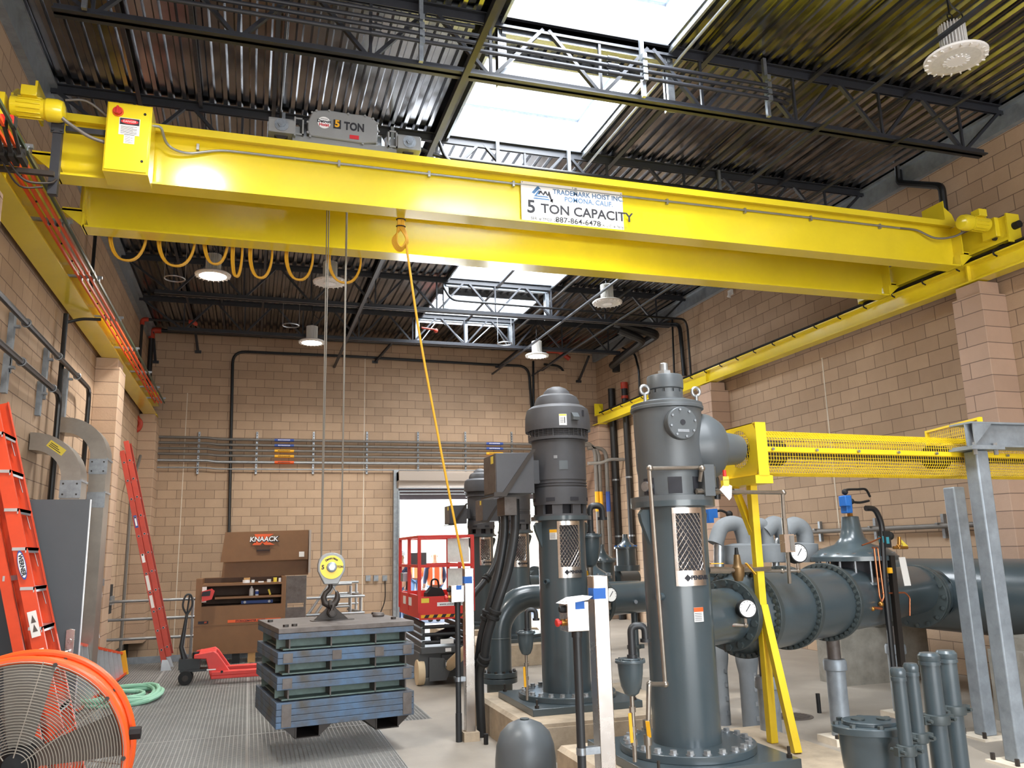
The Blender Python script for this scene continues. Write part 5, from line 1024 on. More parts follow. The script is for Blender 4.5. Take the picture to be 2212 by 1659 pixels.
b = MB(); b.cyl(c0 + gd * .62, c0 + gd * .9, .032); b.build('input_shaft', 'dark_iron', pump1)
b = MB(); cc = V((X - .03, Y - .225, 2.575)); b.lathe([(.118, 0), (.118, .05), (.112, .055)], cc, (-.0, -1, 0), 40); cv = b.build('inspection_cover', 'gear_grey', pump1, bevel=.003)
for k in range(8): a = 2 * PI * k / 8 + .2; b = MB(); b.bolt(cc + V((.097 * math.cos(a), -.055, .097 * math.sin(a))), (0, -1, 0), .009, .01); b.build('cover_bolt', 'galv', cv)
b = MB(); b.lathe([(.02, 0), (.02, .004)], cc + V((0, -.055, .005)), (0, -1, 0), 20); b.build('sight_hole', 'ink', cv); b = MB(); b.bx(cc.x - .045, cc.x + .045, cc.y - .058, cc.y - .055, cc.z - .065, cc.z - .045); b.build('nameplate', 'galv', cv)
b = MB(); c1 = V((X, Y, 2.14)); a = math.radians(-55); n_ = V((math.cos(a), math.sin(a), 0)); b.cyl(c1 + n_ * .29 + V((0, 0, -.02)), c1 + n_ * .29 + V((0, 0, .13)), .055); b.bx(X + .1, X + .18, Y - .3, Y - .2, 2.06, 2.28); b.build('oil_pump', 'gear_grey', pump1)
b = MB(); a = math.radians(-158); n_ = V((math.cos(a), math.sin(a), 0)); b.cyl(c1 + n_ * .23, c1 + n_ * .29, .035, seg=16); b.build('plug', 'galv', pump1)
b = MB(); b.tube(fil([PY(1437, 1482, 5.03), PY(1402, 1012, 5.03), PY(1516, 1010, 5.07), PY(1512, 1040, 5.1)], .02), .0145, 10); b.tube(fil([PY(1437, 1478, 5.03), PY(1402, 1478, 4.98), (2.44, 4.99, .5), (2.44, 4.99, .42)], .01), .016, 10)
for q in ((1404, 1012), (1516, 1012), (1437, 1478), (1404, 1478)): b.sph(PY(q[0], q[1], 5.03), .024, 12)
b.cyl((2.44, 4.99, .6), (2.44, 4.99, .65), .026); b.cyl((2.44, 4.99, .5), (2.44, 4.99, .56), .026); b.build('drain_tube', 'nickel_pipe', pump1)
b = MB(); b.bar((2.44, 4.965, .55), (2.42, 4.94, .65), .025, .006); b.build('valve_lever', 'label_yellow', pump1)
b = MB(); pts = [PY(1505, 1062, 5.08), PY(1692, 1064, 5.25)]; b.tube(pts, .0145, 10); b.tube(fil([pts[1], PY(1690, 1062, 5.25), PY(1694, 1130, 5.25)], .01), .0145, 10)
for q in (1510, 1545, 1590): b.cyl(PY(q - 6, 1062, 5.1 + (q - 1505) * .0009), PY(q + 6, 1062, 5.1 + (q - 1505) * .0009), .022)
b.sph(pts[1], .022, 12); b.build('oil_pipe', 'nickel_pipe', pump1)
b = MB(); b.tube([PY(1694, 1120, 5.25), PY(1697, 1158, 5.25)], .02); b.tube([PY(1700, 1180, 5.25), PY(1706, 1260, 5.3)], .014); b.build('sight_pipe', 'nickel_pipe', pump1)
b = MB(); p = PY(1700, 1172, 5.25); b.bx(p.x - .04, p.x + .0, p.y - .03, p.y + .03, p.z - .07, p.z + .06); b.bx(p.x, p.x + .045, p.y - .03, p.y - .02, p.z - .07, p.z + .06); sgl = b.build('sight_gauge', 'stainless', pump1); b = MB(); b.bx(p.x + .005, p.x + .04, p.y - .034, p.y - .03, p.z - .06, p.z + .05); b.build('sight_glass', 'conduit_grey', sgl)
b = MB(); b.tube(fil([PY(1528, 1045, 5.4), PY(1528, 1030, 5.4), PY(1548, 1030, 5.4), PY(1548, 1070, 5.4)], .03), .02); b.cyl(PY(1548, 1064, 5.4), PY(1548, 1078, 5.4), .03); b.build('vent_elbow', 'black_pipe', pump1)
# tags hanging on the oil pipe
t0 = PY(1568, 1040, 5.0); tg = thing('valve_tag', 'yellow and white paper tags with a red valve grip on the gear oil pipe', 'tag', t0, 'valve tags')
b = MB(); b.bx(t0.x - .02, t0.x + .025, t0.y, t0.y + .003, t0.z - .03, t0.z + .035); b.build('yellow_tag', 'tag_yellow', tg); b = MB(); b.prism([(0, 0), (.05, -.02), (.04, -.10), (.02, -.12), (-.05, -.045)], t0 + V((0, .006, -.01)), (1, 0, 0), (0, 0, 1), -.003); b.build('white_tag', 'paper', tg); b = MB(); b.cyl(t0 + V((0, .01, .035)), t0 + V((0, .01, .08)), .013); b.build('red_grip', 'red', tg)
text('CAUTION', .009, 'ink', tg, t0 + V((.002, -.001, .01)), E1, E2, ext=.0003)
# discharge line of the nearest pump
D = V((.891, .454, 0)); DN = V((-.454, .891, 0))
def line(P, z): return lambda t: V((P[0], P[1], z)) + D * t
def flange(root, b, c, R, th, n, r=.02, ring_r=None, name='flange'):
    q = MB(); q.lathe([(R, -th / 2), (R, th / 2)], c, D, 56); f = q.build(name, 'flange_dark', root, bevel=.003)
    boltset('flange_bolt', f, c - D * (th / 2), -D, ring_r or R * .9, n, r, .022)
    return f
dl = thing('discharge_pipe', 'big grey flanged discharge pipe running right from the nearest pump', 'pipe', V((3.9, 5.9, .86)))
A = line(P1, 1.2)
b = MB(); b.lathe([(.2, .1), (.2, .66)], A(0), D, 44, caps=False); b.build('outlet_nozzle', 'pump_grey', pump1)
flange(dl, None, A(.66), .265, .06, 14, .025, .235)
b = MB(); b.lathe([(.21, .69), (.215, .72), (.30, .83), (.315, .86)], A(0), D, 56, caps=False); b.lathe([(.305, .86), (.305, 1.5)], A(0), D, 56, caps=False); b.lathe([(.3, 1.55), (.3, 2.26)], A(0), D, 56, caps=False); b.build('spool', 'pump_grey', dl)
for t in (.86, 1.53, 2.285): flange(dl, None, A(t), .34, .06, 40, .017, .318)
vb = thing('control_valve', 'large grey globe control valve with a bell bonnet and blue switch', 'valve', A(3.0) + V((0, 0, -.85)))
b = MB(); b.lathe([(.28, 2.32), (.27, 2.5), (.285, 2.8), (.285, 3.3), (.27, 3.6), (.25, 4.0), (.25, 4.45)], A(0), D, 56); b.build('valve_body', 'pump_grey', vb)
vc = A(3.0); vx = (vc.x, vc.y)
b = MB(); b.lathe([(.22, 0), (.22, .12), (.36, .125), (.36, .15)], (vx[0], vx[1], 1.2), (0, 0, 1), 48); b.build('lower_deck', 'pump_grey', vb)
b = MB()
for k in range(16): a = 2 * PI * k / 16 + .1; b.cyl((vx[0] + .345 * math.cos(a), vx[1] + .345 * math.sin(a), 1.33), (vx[0] + .345 * math.cos(a), vx[1] + .345 * math.sin(a), 1.62), .012, seg=10)
b.build('stud_set', 'galv', vb)
b = MB(); b.lathe([(.22, 1.35), (.22, 1.56)], (vx[0], vx[1], 0), (0, 0, 1), 32); b.build('neck', 'ink', vb)
b = MB(); b.lathe([(.40, 1.545), (.40, 1.585)], (vx[0], vx[1], 0), (0, 0, 1), 56); b.lathe([(.39, 1.585), (.38, 1.6), (.30, 1.66), (.17, 1.70), (.115, 1.76), (.09, 1.86), (.08, 1.96), (.075, 1.965)], (vx[0], vx[1], 0), (0, 0, 1), 48); bn = b.build('bonnet', 'pump_grey', vb)
b = MB()
for k in range(16): a = 2 * PI * k / 16 + .1; b.bolt((vx[0] + .345 * math.cos(a), vx[1] + .345 * math.sin(a), 1.585), (0, 0, 1), .026, .035)
b.build('bonnet_nuts', 'galv', bn)
b = MB(); b.cyl((vx[0], vx[1], 1.96), (vx[0], vx[1], 2.05), .014); b.lathe([(.03, 0), (.03, .03)], (vx[0], vx[1], 1.965), (0, 0, 1), 6); b.build('valve_stem', 'brass', vb)
b = MB(); sx = V((vx[0] - .07, vx[1] - .05, 2.08)); b.box(sx, (.07, .09, .17)); b.box(sx + V((-.03, -.02, .03)), (.06, .1, .1)); sw = b.build('limit_switch', 'valve_blue', vb, bevel=.006)
b = MB(); b.tube(cat([sx + V((.0, 0, .1)), sx + V((.02, 0, .14)), sx + V((.2, .05, .15)), sx + V((.32, .08, .15)), sx + V((.38, .1, .08))]), .012, 8); b.tube(cat([sx + V((.03, 0, .03)), sx + V((.2, .05, .02)), sx + V((.36, .1, .04))]), .012, 8); b.sph(sx + V((.0, 0, .12)), .03); b.sph(sx + V((.08, .02, .03)), .03); b.build('switch_cables', 'rubber_black', vb)
cd = thing('valve_conduit', 'tall black conduit and strut arching over the control valve switch', 'conduit', (6.32, 6.34, 0))
base = PZ(1965, 1570, 0); base = V((5.72, 6.33, 0)); tpx = lambda px, py: PY(px, py, 6.33)
b = MB(); b.tube(fil([tpx(1870, 1098), tpx(1890, 1098), tpx(1905, 1130), tpx(1910, 1250), tpx(1950, 1640)], .1), .026, 10); b.build('conduit_pipe', 'black_pipe', cd)
b = MB(); p0, p1 = tpx(1924, 1200), tpx(1963, 1590); b.bar(p0, p1, .05, .05); b.build('strut', 'rail_dark', cd)
b = MB(); p = tpx(1911, 1165); b.box(p, (.07, .08, .15)); b.sph(p + V((.06, 0, .03)), .04); jb_ = b.build('conduit_body', 'rubber_black', cd); b = MB(); b.bx(p.x - .04, p.x - .036, p.y - .03, p.y + .03, p.z - .03, p.z + .03); b.bx(p.x - .02, p.x + .01, p.y - .045, p.y - .041, p.z - .04, p.z + .02); b.build('sticker', 'teal_label', jb_)
b = MB(); p = tpx(1917, 1232); b.box(p + V((0, -.03, 0)), (.035, .03, .05)); b.build('yellow_clip', 'label_yellow', cd)
p = tpx(1953, 1232); tg2 = thing('valve_tag', 'long white tag with a small yellow tag hanging beside the control valve', 'tag', p, 'valve tags')
b = MB(); b.prism([(-.045, .12), (.03, .12), (.06, -.14), (-.015, -.14)], p, (1, 0, 0), (0, 0, 1), -.003); b.build('white_tag', 'paper', tg2); q = tpx(1950, 1175); b = MB(); b.prism([(-.05, .03), (-.02, .05), (.06, -.02), (.03, -.05)], q, (1, 0, 0), (0, 0, 1), -.003); b.build('yellow_tag', 'tag_yellow', tg2); b = MB(); b.tube([q, p + V((0, 0, .12))], .002, 4); b.tube([q, q + V((-.05, 0, .02))], .002, 4); b.build('tag_string', 'dark_iron', tg2)
b = MB()
for o in (0, .03): b.tube(fil([tpx(1884 + o * 250, 1183), tpx(1888 + o * 250, 1183), tpx(1900 + o * 300, 1290), tpx(1905, 1300)], .02), .008, 8)
b.tube(fil([tpx(1862, 1178), tpx(1885, 1170), tpx(1905, 1160)], .03), .007, 8); b.tube(fil([tpx(1905, 1282), tpx(1955, 1280), tpx(1965, 1290), tpx(1965, 1330)], .02), .008, 8); b.tube([tpx(1858, 1308), tpx(1880, 1312), tpx(1905, 1315)], .012, 8); b.build('copper_pilot_tubing', 'copper', vb)
b = MB(); p = tpx(1903, 1305); b.sph(p, .025); b.sph(tpx(1885, 1315), .022); b.sph(tpx(1940, 1180), .02); b.cyl(tpx(1930, 1183), tpx(1960, 1183), .014); b.cyl(tpx(1942, 1160), tpx(1942, 1185), .018); b.build('pilot_fittings', 'brass', vb)
# header pipe along the right wall
hd_ = thing('header_pipe', 'very large grey header pipe running along the right wall', 'pipe', (7.75, 6.5, .68))
b = MB(); b.cyl((7.75, 3.2, 1.095), (7.75, 9.5, 1.095), .41, seg=64); b.lathe([(.41, 0), (.36, .08), (.2, .13), (.001, .145)], (7.75, 9.5, 1.095), (0, 1, 0), 56, caps=False); b.build('header', 'pump_grey', hd_)
b = MB(); b.lathe([(.26, 4.55), (.26, 5.4)], A(0) + V((0, 0, -.07)), D, 44, caps=False); b.lathe([(.275, 4.85), (.275, 4.9)], A(0) + V((0, 0, -.07)), D, 44, caps=False); b.build('branch', 'pump_grey', hd_)
flange(vb, None, A(4.45) + V((0, 0, -.07)), .33, .05, 16, .022, .3); flange(hd_, None, A(4.53) + V((0, 0, -.07)), .33, .05, 16, .022, .3)
b = MB(); b.lathe([(.43, 0), (.43, .05)], (7.75, 4.55, 1.095), (0, 1, 0), 56); b.build('weld_collar', 'pump_grey', hd_)
for i, (x0, x1, y0, y1, z, lb) in enumerate(((6.98, 8.3, 8.78, 9.25, .72, 'board marked concrete pier under the far end of the header pipe'), (6.95, 8.5, 6.2, 6.6, .66, 'board marked concrete pier under the header pipe near the galvanised posts'))):
    b = MB(); b.bx(x0, x1, y0, y1, 0, z if i else .66); b.bx(x0 + .12, x1 - .2, y0 + .05, y1 - .05, .6, .76 if i == 0 else .78); tag(b.build('pipe_pier', 'concrete_board'), lb, 'concrete pier', 'pipe piers')
for i, (t, lb) in enumerate(((2.36, 'galvanised pipe stand under the third big flange'), (3.75, 'galvanised pipe stand under the valve body, beside the black strut'), (1.15, 'galvanised pipe stand behind the yellow guard legs'))):
    c = A(t); r = thing('pipe_stand', lb, 'pipe support', (c.x, c.y, 0), 'pipe stands')
    b = MB(); b.bx(c.x - .16, c.x + .16, c.y - .13, c.y + .13, 0, .06); b.build('base_plate', 'concrete_light', r)
    b = MB(); b.cyl((c.x, c.y, .06), (c.x, c.y, .68), .083, seg=28); b.lathe([(.083, .6), (.1, .61), (.1, .68), (.09, .7)], (c.x, c.y, 0), (0, 0, 1), 28); b.build('post', 'galv_column', r)
    b = MB(); b.cyl((c.x, c.y, .68), (c.x, c.y, .88), .058, seg=20); b.build('screw', 'rust_steel', r)
    b = MB()
    for sx_ in (-1, 1): b.bolt((c.x + sx_ * .13, c.y - .1, .06), (0, 0, 1), .018, .03)
    b.build('anchor_bolts', 'dark_iron', r)
# pressure gauges
def gauge(lb, c, n_, R, stem, nip=None):
    r = thing('pressure_gauge', lb, 'gauge', c, 'pressure gauges'); n_ = V(n_).normalized(); c = V(c)
    b = MB(); b.lathe([(R * .8, -.075), (R, -.06), (R, 0), (R * .97, .012), (R * .88, .012)], c, n_, 36); bd = b.build('gauge_case', 'rubber_black', r)
    b = MB(); b.lathe([(R * .86, .013), (R * .86, .0145)], c, n_, 36); fc = b.build('dial', 'gauge_face', r)
    u = n_.cross(V((0, 0, 1))).normalized() * -1; v = V((0, 0, 1)); b = MB(); a = math.radians(55)
    p = c + n_ * .016; d = u * math.cos(a) + v * math.sin(a); b.bar(p - d * R * .6, p + d * R * .55, .006, .001, n_)
    for k in range(11): a = math.radians(-45 + 27 * k); d = u * math.cos(a) + v * math.sin(a); b.bar(p + d * R * .7, p + d * R * .8, .004, .001, n_)
    b.build('pointer', 'ink', fc)
    b = MB(); b.tube(fil(stem, .015), .013, 10)
    for q in stem[1:-1]: b.sph(q, .02, 10)
    b.build('stem', 'nickel_pipe', r)
    if nip: b = MB(); b.bar(nip[0], nip[1], .02, .008); b.build('valve_lever', 'red', r)
    return r
g1 = PY(1614, 1315, 5.3); gauge('black pressure gauge with red lever below, on the nearest discharge pipe', g1, (-.28, -1, .1), .068, [g1 + V((-.005, .03, -.05)), g1 + V((-.01, .02, -.115)), g1 + V((-.2, .13, -.11))], (g1 + V((-.12, .08, -.115)), g1 + V((-.02, .03, -.12))))
g2 = PY(1724, 1195, 5.45); gauge('black pressure gauge above the big pipe beside the yellow guard leg', g2, (-.1, -1, .1), .075, [g2 + V((0, .02, -.06)), g2 + V((0, .02, -.13)), g2 + V((-.12, .05, -.13)), g2 + V((-.55, .1, -.115))])
g3 = PY(1318, 1285, 7.35); gauge('black pressure gauge with red lever on the second pump pipe', g3, (.15, -1, .1), .072, [g3 + V((0, .02, -.06)), g3 + V((0, .03, -.12)), g3 + V((-.18, .1, -.13))], (g3 + V((-.13, .07, -.125)), g3 + V((-.03, .03, -.135))))
b = MB(); p = PY(1594, 1232, 5.25); b.lathe([(.028, -.075), (.045, -.03), (.045, .02), (.03, .04), (.022, .10), (.022, .11)], p, (0, 0, 1), 20); rg = b.build('pressure_regulator', 'bronze'); tag(rg, 'bronze pressure regulator with black top above the big flange', 'regulator'); b = MB(); b.lathe([(.016, .11), (.011, .16)], p, (0, 0, 1), 12); b.build('adjuster', 'rubber_black', rg)
b = MB(); q = PY(1530, 1232, 5.2); b.tube([q, p, p + V((.35, .12, .0))], .016, 10); b.cyl(q, q + (p - q) * .7, .024); b.build('inlet_pipe', 'nickel_pipe', rg); b = MB(); b.bar(p + V((.05, -.03, .05)), p + V((.12, -.03, -.03)), .024, .006); b.bar(q + V((.02, 0, .045)), q + V((.12, .0, .045)), .02, .006); b.build('valve_lever', 'label_yellow', rg)
# second pump: suction elbow and discharge line
B = line(P2, 1.2)
ds2 = thing('discharge_pipe', 'grey flanged discharge pipe running right from the second pump', 'pipe', V((3.9, 8.15, .95)))
b = MB(); b.lathe([(.155, .1), (.155, .36)], B(0), D, 36, caps=False); b.build('outlet_nozzle', 'pump_grey', pump2)
flange(ds2, None, B(.38), .25, .05, 12, .022, .22); flange(ds2, None, B(.47), .25, .05, 12, .022, .22)
b = MB(); b.lathe([(.16, .5), (.16, 3.6)], B(0), D, 36); b.build('spool', 'pump_grey', ds2); b = MB(); b.cyl(B(1.0) + V((0, -.15, -.03)), B(1.0) + V((0, -.2, -.03)), .02); b.build('port', 'galv', ds2)
for t in (1.6, 2.6): flange(ds2, None, B(t), .25, .05, 12, .022, .22)
for i, (t, lb) in enumerate(((1.1, 'slim grey pipe post with coupling under the second discharge pipe'), (2.0, 'slim grey pipe post farther along under the second discharge pipe'))):
    c = B(t); r = thing('pipe_post', lb, 'pipe support', (c.x, c.y, 0), 'slim pipe posts'); b = MB(); b.cyl((c.x, c.y, .0), (c.x, c.y, 1.05), .035, seg=16); b.build('post', 'pump_grey', r); b = MB(); b.lathe([(.055, .68), (.06, .7), (.055, .72)], (c.x, c.y, 0), (0, 0, 1), 16); b.bx(c.x - .09, c.x + .09, c.y - .02, c.y + .02, .68, .72); b.build('coupling', 'flange_dark', r)
el2 = thing('suction_elbow', 'grey pipe elbow bending down to a flange behind the second pump', 'pipe', (2.66, 9.0, 0))
b = MB(); pts = [(2.66, 9.0, .33), (2.66, 9.0, .82)] + [(2.66 + .38 * (1 - math.cos(t)), 9.0, .82 + .38 * math.sin(t)) for t in [k * PI / 16 for k in range(1, 9)]] + [(4.4, 9.0, 1.2)]; b.tube(pts, .135, 28); b.build('elbow', 'pump_grey', el2)
for z in (.34, .40): b = MB(); b.lathe([(.195, z - .025), (.195, z + .025)], (2.66, 9.0, 0), (0, 0, 1), 40); b.build('flange', 'pump_grey', el2, bevel=.003)
boltset('flange_bolt', el2, (2.66, 9.0, .425), (0, 0, 1), .168, 12, .017, .018, 'dark_iron')
b = MB(); b.cyl((2.66, 9.0, 0), (2.66, 9.0, .32), .14, seg=32); b.tube([(2.795 + .0, 9.0, .7)] * 1 + [(2.66 + .137 * math.cos(t), 9.0 + .137 * math.sin(t), .78) for t in [k * PI / 12 for k in range(24)]], .004, 5); b.build('riser', 'pump_grey_dark', el2)
# far discharge lines of pumps three and four
for i, (P, lb) in enumerate(((P3, 'grey flanged discharge pipe of the third pump, far behind'), (P4, 'grey flanged discharge pipe of the farthest pump'))):
    Cc = line(P, 1.15); r = thing('discharge_pipe', lb, 'pipe', V((P[0] + 1, P[1] + .5, .9)))
    b = MB(); b.lathe([(.15, .2), (.15, 3.2)], Cc(0), D, 28); b.build('spool', 'pump_grey', r)
    for t in (.55, .8, 1.5, 1.75, 2.5): b = MB(); b.lathe([(.24, -.03), (.24, .03)], Cc(t), D, 32); b.build('flange', 'pump_grey', r)
for i, (px, py, y, s) in enumerate(((1275, 1250, 8.6, 1), (1352, 1185, 14.0, .9), (1300, 1215, 11.3, .9))):
    c = PY(px, py, y); r = thing('globe_valve', ['grey valve bonnet with bolted flange behind the stainless post', 'blue-rimmed valve far behind the nearest pump', 'grey valve between the second and third pump lines'][i], 'valve', (c.x, c.y, 1.0), 'far valves')
    b = MB(); b.lathe([(.2 * s, -.3), (.2 * s, 0), (.24 * s, .0), (.24 * s, .03), (.2 * s, .05), (.09 * s, .12), (.05 * s, .2), (.05 * s, .26)], c, (0, 0, 1), 32); b.build('body', 'pump_grey', r)
    b = MB(); ring(b, c + V((0, 0, .03)), (0, 0, 1), .215 * s, 12, .016, .03); b.build('nuts', 'valve_blue' if i == 1 else 'galv', r)
    b = MB(); b.lathe([(.1, -.4), (.24, -.4), (.24, -.3), (.2, -.3)], c, (0, 0, 1), 24); b.build('lower_flange', 'pump_grey', r)
    if i == 0: b = MB(); b.bx(c.x - .25, c.x - .23, c.y - .2, c.y - .17, c.z + .0, c.z + .16); b.build('lever', 'label_yellow', r)
b = MB()
for k in range(0): p = [PY(1283 + k * 9, 1212 - k * 3, 10.2 + k * .4), PY(1340 + k * 10, 1210 - k * 2, 10.2 + k * .4)]; b.tube(p, .09 - .01 * k, 20)
# air release valves
def airvalve(lb, c, R, h, zb, pipe=True, oval=1.0):
    r = thing('air_valve', lb, 'valve', (c[0], c[1], zb), 'air release valves'); x, y, z = c
    m = Matrix.Translation((x, y, z)) @ Matrix.Rotation(math.radians(-20), 4, 'Z') @ Matrix.Diagonal((1, oval, 1, 1)); b = MB(m)
    b.lathe([(R * .28, -h), (R * .55, -h * .93), (R * .8, -h * .7), (R * .93, -h * .35), (R, 0)], (0, 0, 0), (0, 0, 1), 36); b.build('body', 'pump_grey', r)
    b = MB(m); b.lathe([(R * 1.18, 0), (R * 1.18, R * .2), (R * 1.14, R * .22)], (0, 0, 0), (0, 0, 1), 36); b.lathe([(R * .85, R * .22), (R * .85, R * .34)], (0, 0, 0), (0, 0, 1), 36); cp = b.build('cover', 'pump_grey', r, bevel=.003)
    b = MB(m); ring(b, (0, 0, R * .21), (0, 0, 1), R * 1.05, 8, R * .1, R * .1); b.build('cover_bolts', 'flange_dark', cp)
    if pipe:
        b = MB(); zt = z + R * .34; b.tube(fil([(x + R * .2, y, zt), (x + R * .2, y, zt + R * 2.4), (x + R * 1.3, y - .02, zt + R * 2.4), (x + R * 1.3, y - .02, zt + R * 1.3)], R * .5), R * .28, 12); b.cyl((x + R * .2, y, zt), (x + R * .2, y, zt + .02), R * .4); b.lathe([(R * .42, 0), (R * .42, R * .25)], (x + R * 1.3, y - .02, zt + R * 1.15), (0, 0, 1), 16); b.build('vent_pipe', 'hose_black', r)
        b = MB(); zz = z - h; b.cyl((x, y, zb), (x, y, zz + .02), R * .17)
        for q in (.25, .45, .75): b.lathe([(R * .27, 0), (R * .27, R * .4)], (x, y, zb + (zz - zb) * q), (0, 0, 1), 8)
        b.build('riser', 'nickel_pipe', r); b = MB(); b.bar((x - R * .3, y - .02, zb + (zz - zb) * .3), (x - R * .42, y - .03, zb + (zz - zb) * .75), .02, .006); b.build('valve_lever', 'label_yellow', r)
    return r
av = PY(1362, 1424, 5.0); airvalve('grey air release valve with black vent pipe at the nearest pump base', (2.345, 4.99, 1.0), .082, .2, .41)
b = MB()
airvalve('smaller grey air release valve with black vent pipe at the second pump base', (2.41, 7.3, .98), .075, .185, .41)
airvalve('grey air release valve with vent pipe just right of the second pump', (3.36, 8.0, 1.83), .12, .3, 1.4)
b = MB()
# flanged pit valve at the lower right corner
ov = PZ(1878, 1556, .62); airvalve('large oval grey air valve with bolted lid at the lower right', (3.55, 4.28, .62), .19, .5, .08, pipe=False, oval=.8)
r = bpy.data.objects['air_valve.003']; b = MB(Matrix.Translation((3.55, 4.28, .62)) @ Matrix.Rotation(math.radians(-20), 4, 'Z'))
for x in (-.07, .08): b.lathe([(.04, .066), (.04, .074)], (x, 0, 0), (0, 0, 1), 16)
b.build('cover_port', 'flange_dark', r); b = MB(); b.cyl((3.55, 4.28, 0), (3.55, 4.28, .14), .06); b.build('riser', 'pump_grey', r)
# four capped pipes
for i, (px, py, rr) in enumerate(((1939, 1450, .038), (1967, 1440, .038), (2006, 1417, .056), (2043, 1412, .056))):
    y = 4.0 + .1 * i; t = PY(px, py, y); t = V((t.x, y, t.z)); r = thing('capped_pipe', ['leftmost thin capped grey pipe standing by the oval air valve', 'second thin capped grey pipe from the left of the row of four', 'third capped grey pipe of the row, thick, next to the thin ones', 'rightmost thick capped grey pipe of the row of four'][i], 'pipe', (t.x, y, 0), 'capped pipes')
    b = MB(); b.cyl((t.x, y, 0), (t.x, y, t.z), rr, seg=24); b.build('pipe', 'pump_grey', r)
    b = MB(); b.lathe([(rr * 1.12, -.05), (rr * 1.12, -.03), (rr * 1.05, -.028), (rr * 1.12, -.02), (rr * 1.12, .004), (rr * .9, .02), (.001, .024)], t, (0, 0, 1), 24); b.build('cap', 'pump_grey', r)
    b = MB(); zc = t.z - .42 + .03 * i; b.lathe([(rr * 1.05, -.03), (rr * 1.35, -.025), (rr * 1.4, 0), (rr * 1.35, .025), (rr * 1.05, .03)], (t.x, y, zc), (0, 0, 1), 24)
    for s in (-1, 1): b.box((t.x + s * rr * 1.5, y - .01, zc), (.05, .035, .045)); b.cyl((t.x + s * rr * 1.55, y - .06, zc), (t.x + s * rr * 1.55, y + .05, zc), .011, seg=8)
    b.build('coupling', 'flange_dark', r)
# domed cap on the floor
dm = thing('dome_cap', 'grey dome cap on the concrete floor between the pedestals', 'cap', (2.07, 6.35, 0))
b = MB(); b.lathe([(.29, 0), (.29, .02), (.235, .035), (.232, .16), (.222, .26), (.19, .35), (.13, .41), (.06, .44), (.001, .445)], (2.07, 6.35, 0), (0, 0, 1), 48, caps=False); b.build('dome', 'gear_grey', dm)
b = MB(); b.lathe([(.035, .43), (.035, .452), (.02, .452)], (2.07, 6.35, 0), (0, 0, 1), 20); b.build('plug', 'flange_dark', dm); b = MB(); b.box((2.12, 6.11, .06), (.06, .06, .12)); b.build('lug', 'rubber_black', dm)
# little black stubs on the floor
for i, (px, py) in enumerate(((1050, 1608), (1770, 1540), (2086, 1450), (2132, 1462))):
    p = PZ(px, py, 0); b = MB(); b.cyl((p.x, p.y, 0), (p.x, p.y, .09 + .1 * (i > 0)), .022, seg=8); tag(b.build('stub_up', 'rubber_black'), ['short black stub with yellow tape beside the floor conduits', 'black stub standing alone on the floor near the drain', 'black stub against the right wall left of the galvanised post', 'black stub against the right wall right of the galvanised post'][i], 'stub', 'floor stubs')
p = PZ(1713, 1548, 0); b = MB(); b.lathe([(.2, 0), (.2, .004), (.17, .006)], p, (0, 0, 1), 32)
for k in range(-4, 5): w = math.sqrt(max(0, .0256 - (k * .035) ** 2)); b.bx(p.x - w, p.x + w, p.y + k * .035 - .01, p.y + k * .035 + .01, .004, .011)
tag(b.build('floor_drain', 'rust_steel'), 'round rusty floor drain grate behind the yellow guard legs', 'drain')
# ------------------------------------------------------------------ yellow shaft guard
sg_ = thing('shaft_guard', 'yellow mesh drive shaft guard on a yellow leg right of the nearest pump', 'machine guard', (3.69, 5.5, .3))
b = MB(); px0 = 3.6; yc, zc = 5.495, 2.425; hy, hz_ = .235, .2
pl = [(-hy, -hz_), (hy, -hz_), (hy, hz_), (-hy, hz_)]
n = 28; vs = []; fs = []
def sq(a):
    c, s = math.cos(a), math.sin(a); m = max(abs(c) / hy, abs(s) / hz_); return (c / m, s / m)
for k in range(n):
    a = 2 * PI * k / n + PI / 4; o = sq(a); vs += [(px0, yc + o[0], zc + o[1]), (px0, yc + .145 * math.cos(a), zc + .02 + .145 * math.sin(a)), (px0 + .006, yc + o[0], zc + o[1]), (px0 + .006, yc + .145 * math.cos(a), zc + .02 + .145 * math.sin(a))]
for k in range(n): j = (k + 1) % n; a, c = k * 4, j * 4; fs += [(a, c, c + 1, a + 1), (a + 2, a + 3, c + 3, c + 2), (a + 1, c + 1, c + 3, a + 3)]
b.add(vs, fs); b.bx(px0, px0 + .09, yc - hy - .006, yc - hy, zc - hz_, zc + hz_); b.bx(px0, px0 + .09, yc + hy, yc + hy + .006, zc - hz_, zc + hz_); b.bx(px0, px0 + .09, yc - hy, yc + hy, zc + hz_ - .006, zc + hz_); b.bx(px0, px0 + .09, yc - hy, yc + hy, zc - hz_, zc - hz_ + .006)
b.build('end_box', 'safety_yellow', sg_)
b = MB()
for k in range(-5, 6): w = math.sqrt(max(0, .0225 - (k * .026) ** 2)); b.bx(px0 + .0, px0 + .003, yc + k * .026 - .0015, yc + k * .026 + .0015, zc + .02 - w, zc + .02 + w); b.bx(px0, px0 + .003, yc - w, yc + w, zc + .02 + k * .026 - .0015, zc + .02 + k * .026 + .0015)
b.build('end_mesh', 'safety_yellow', sg_)
sec = [(-.2, .02), (-.2, .08), (-.13, .15), (.13, .15), (.2, .08), (.2, -.08), (.13, -.17), (-.13, -.17), (-.2, -.08), (-.2, -.02)]
gx0, gx1 = px0 + .09, 7.3; sl5 = math.tan(math.radians(5.5))
def gp(x, o): return V((x, yc + .0 + o[0] + (x - px0) * sl5 * .8, zc + o[1]))
per = []
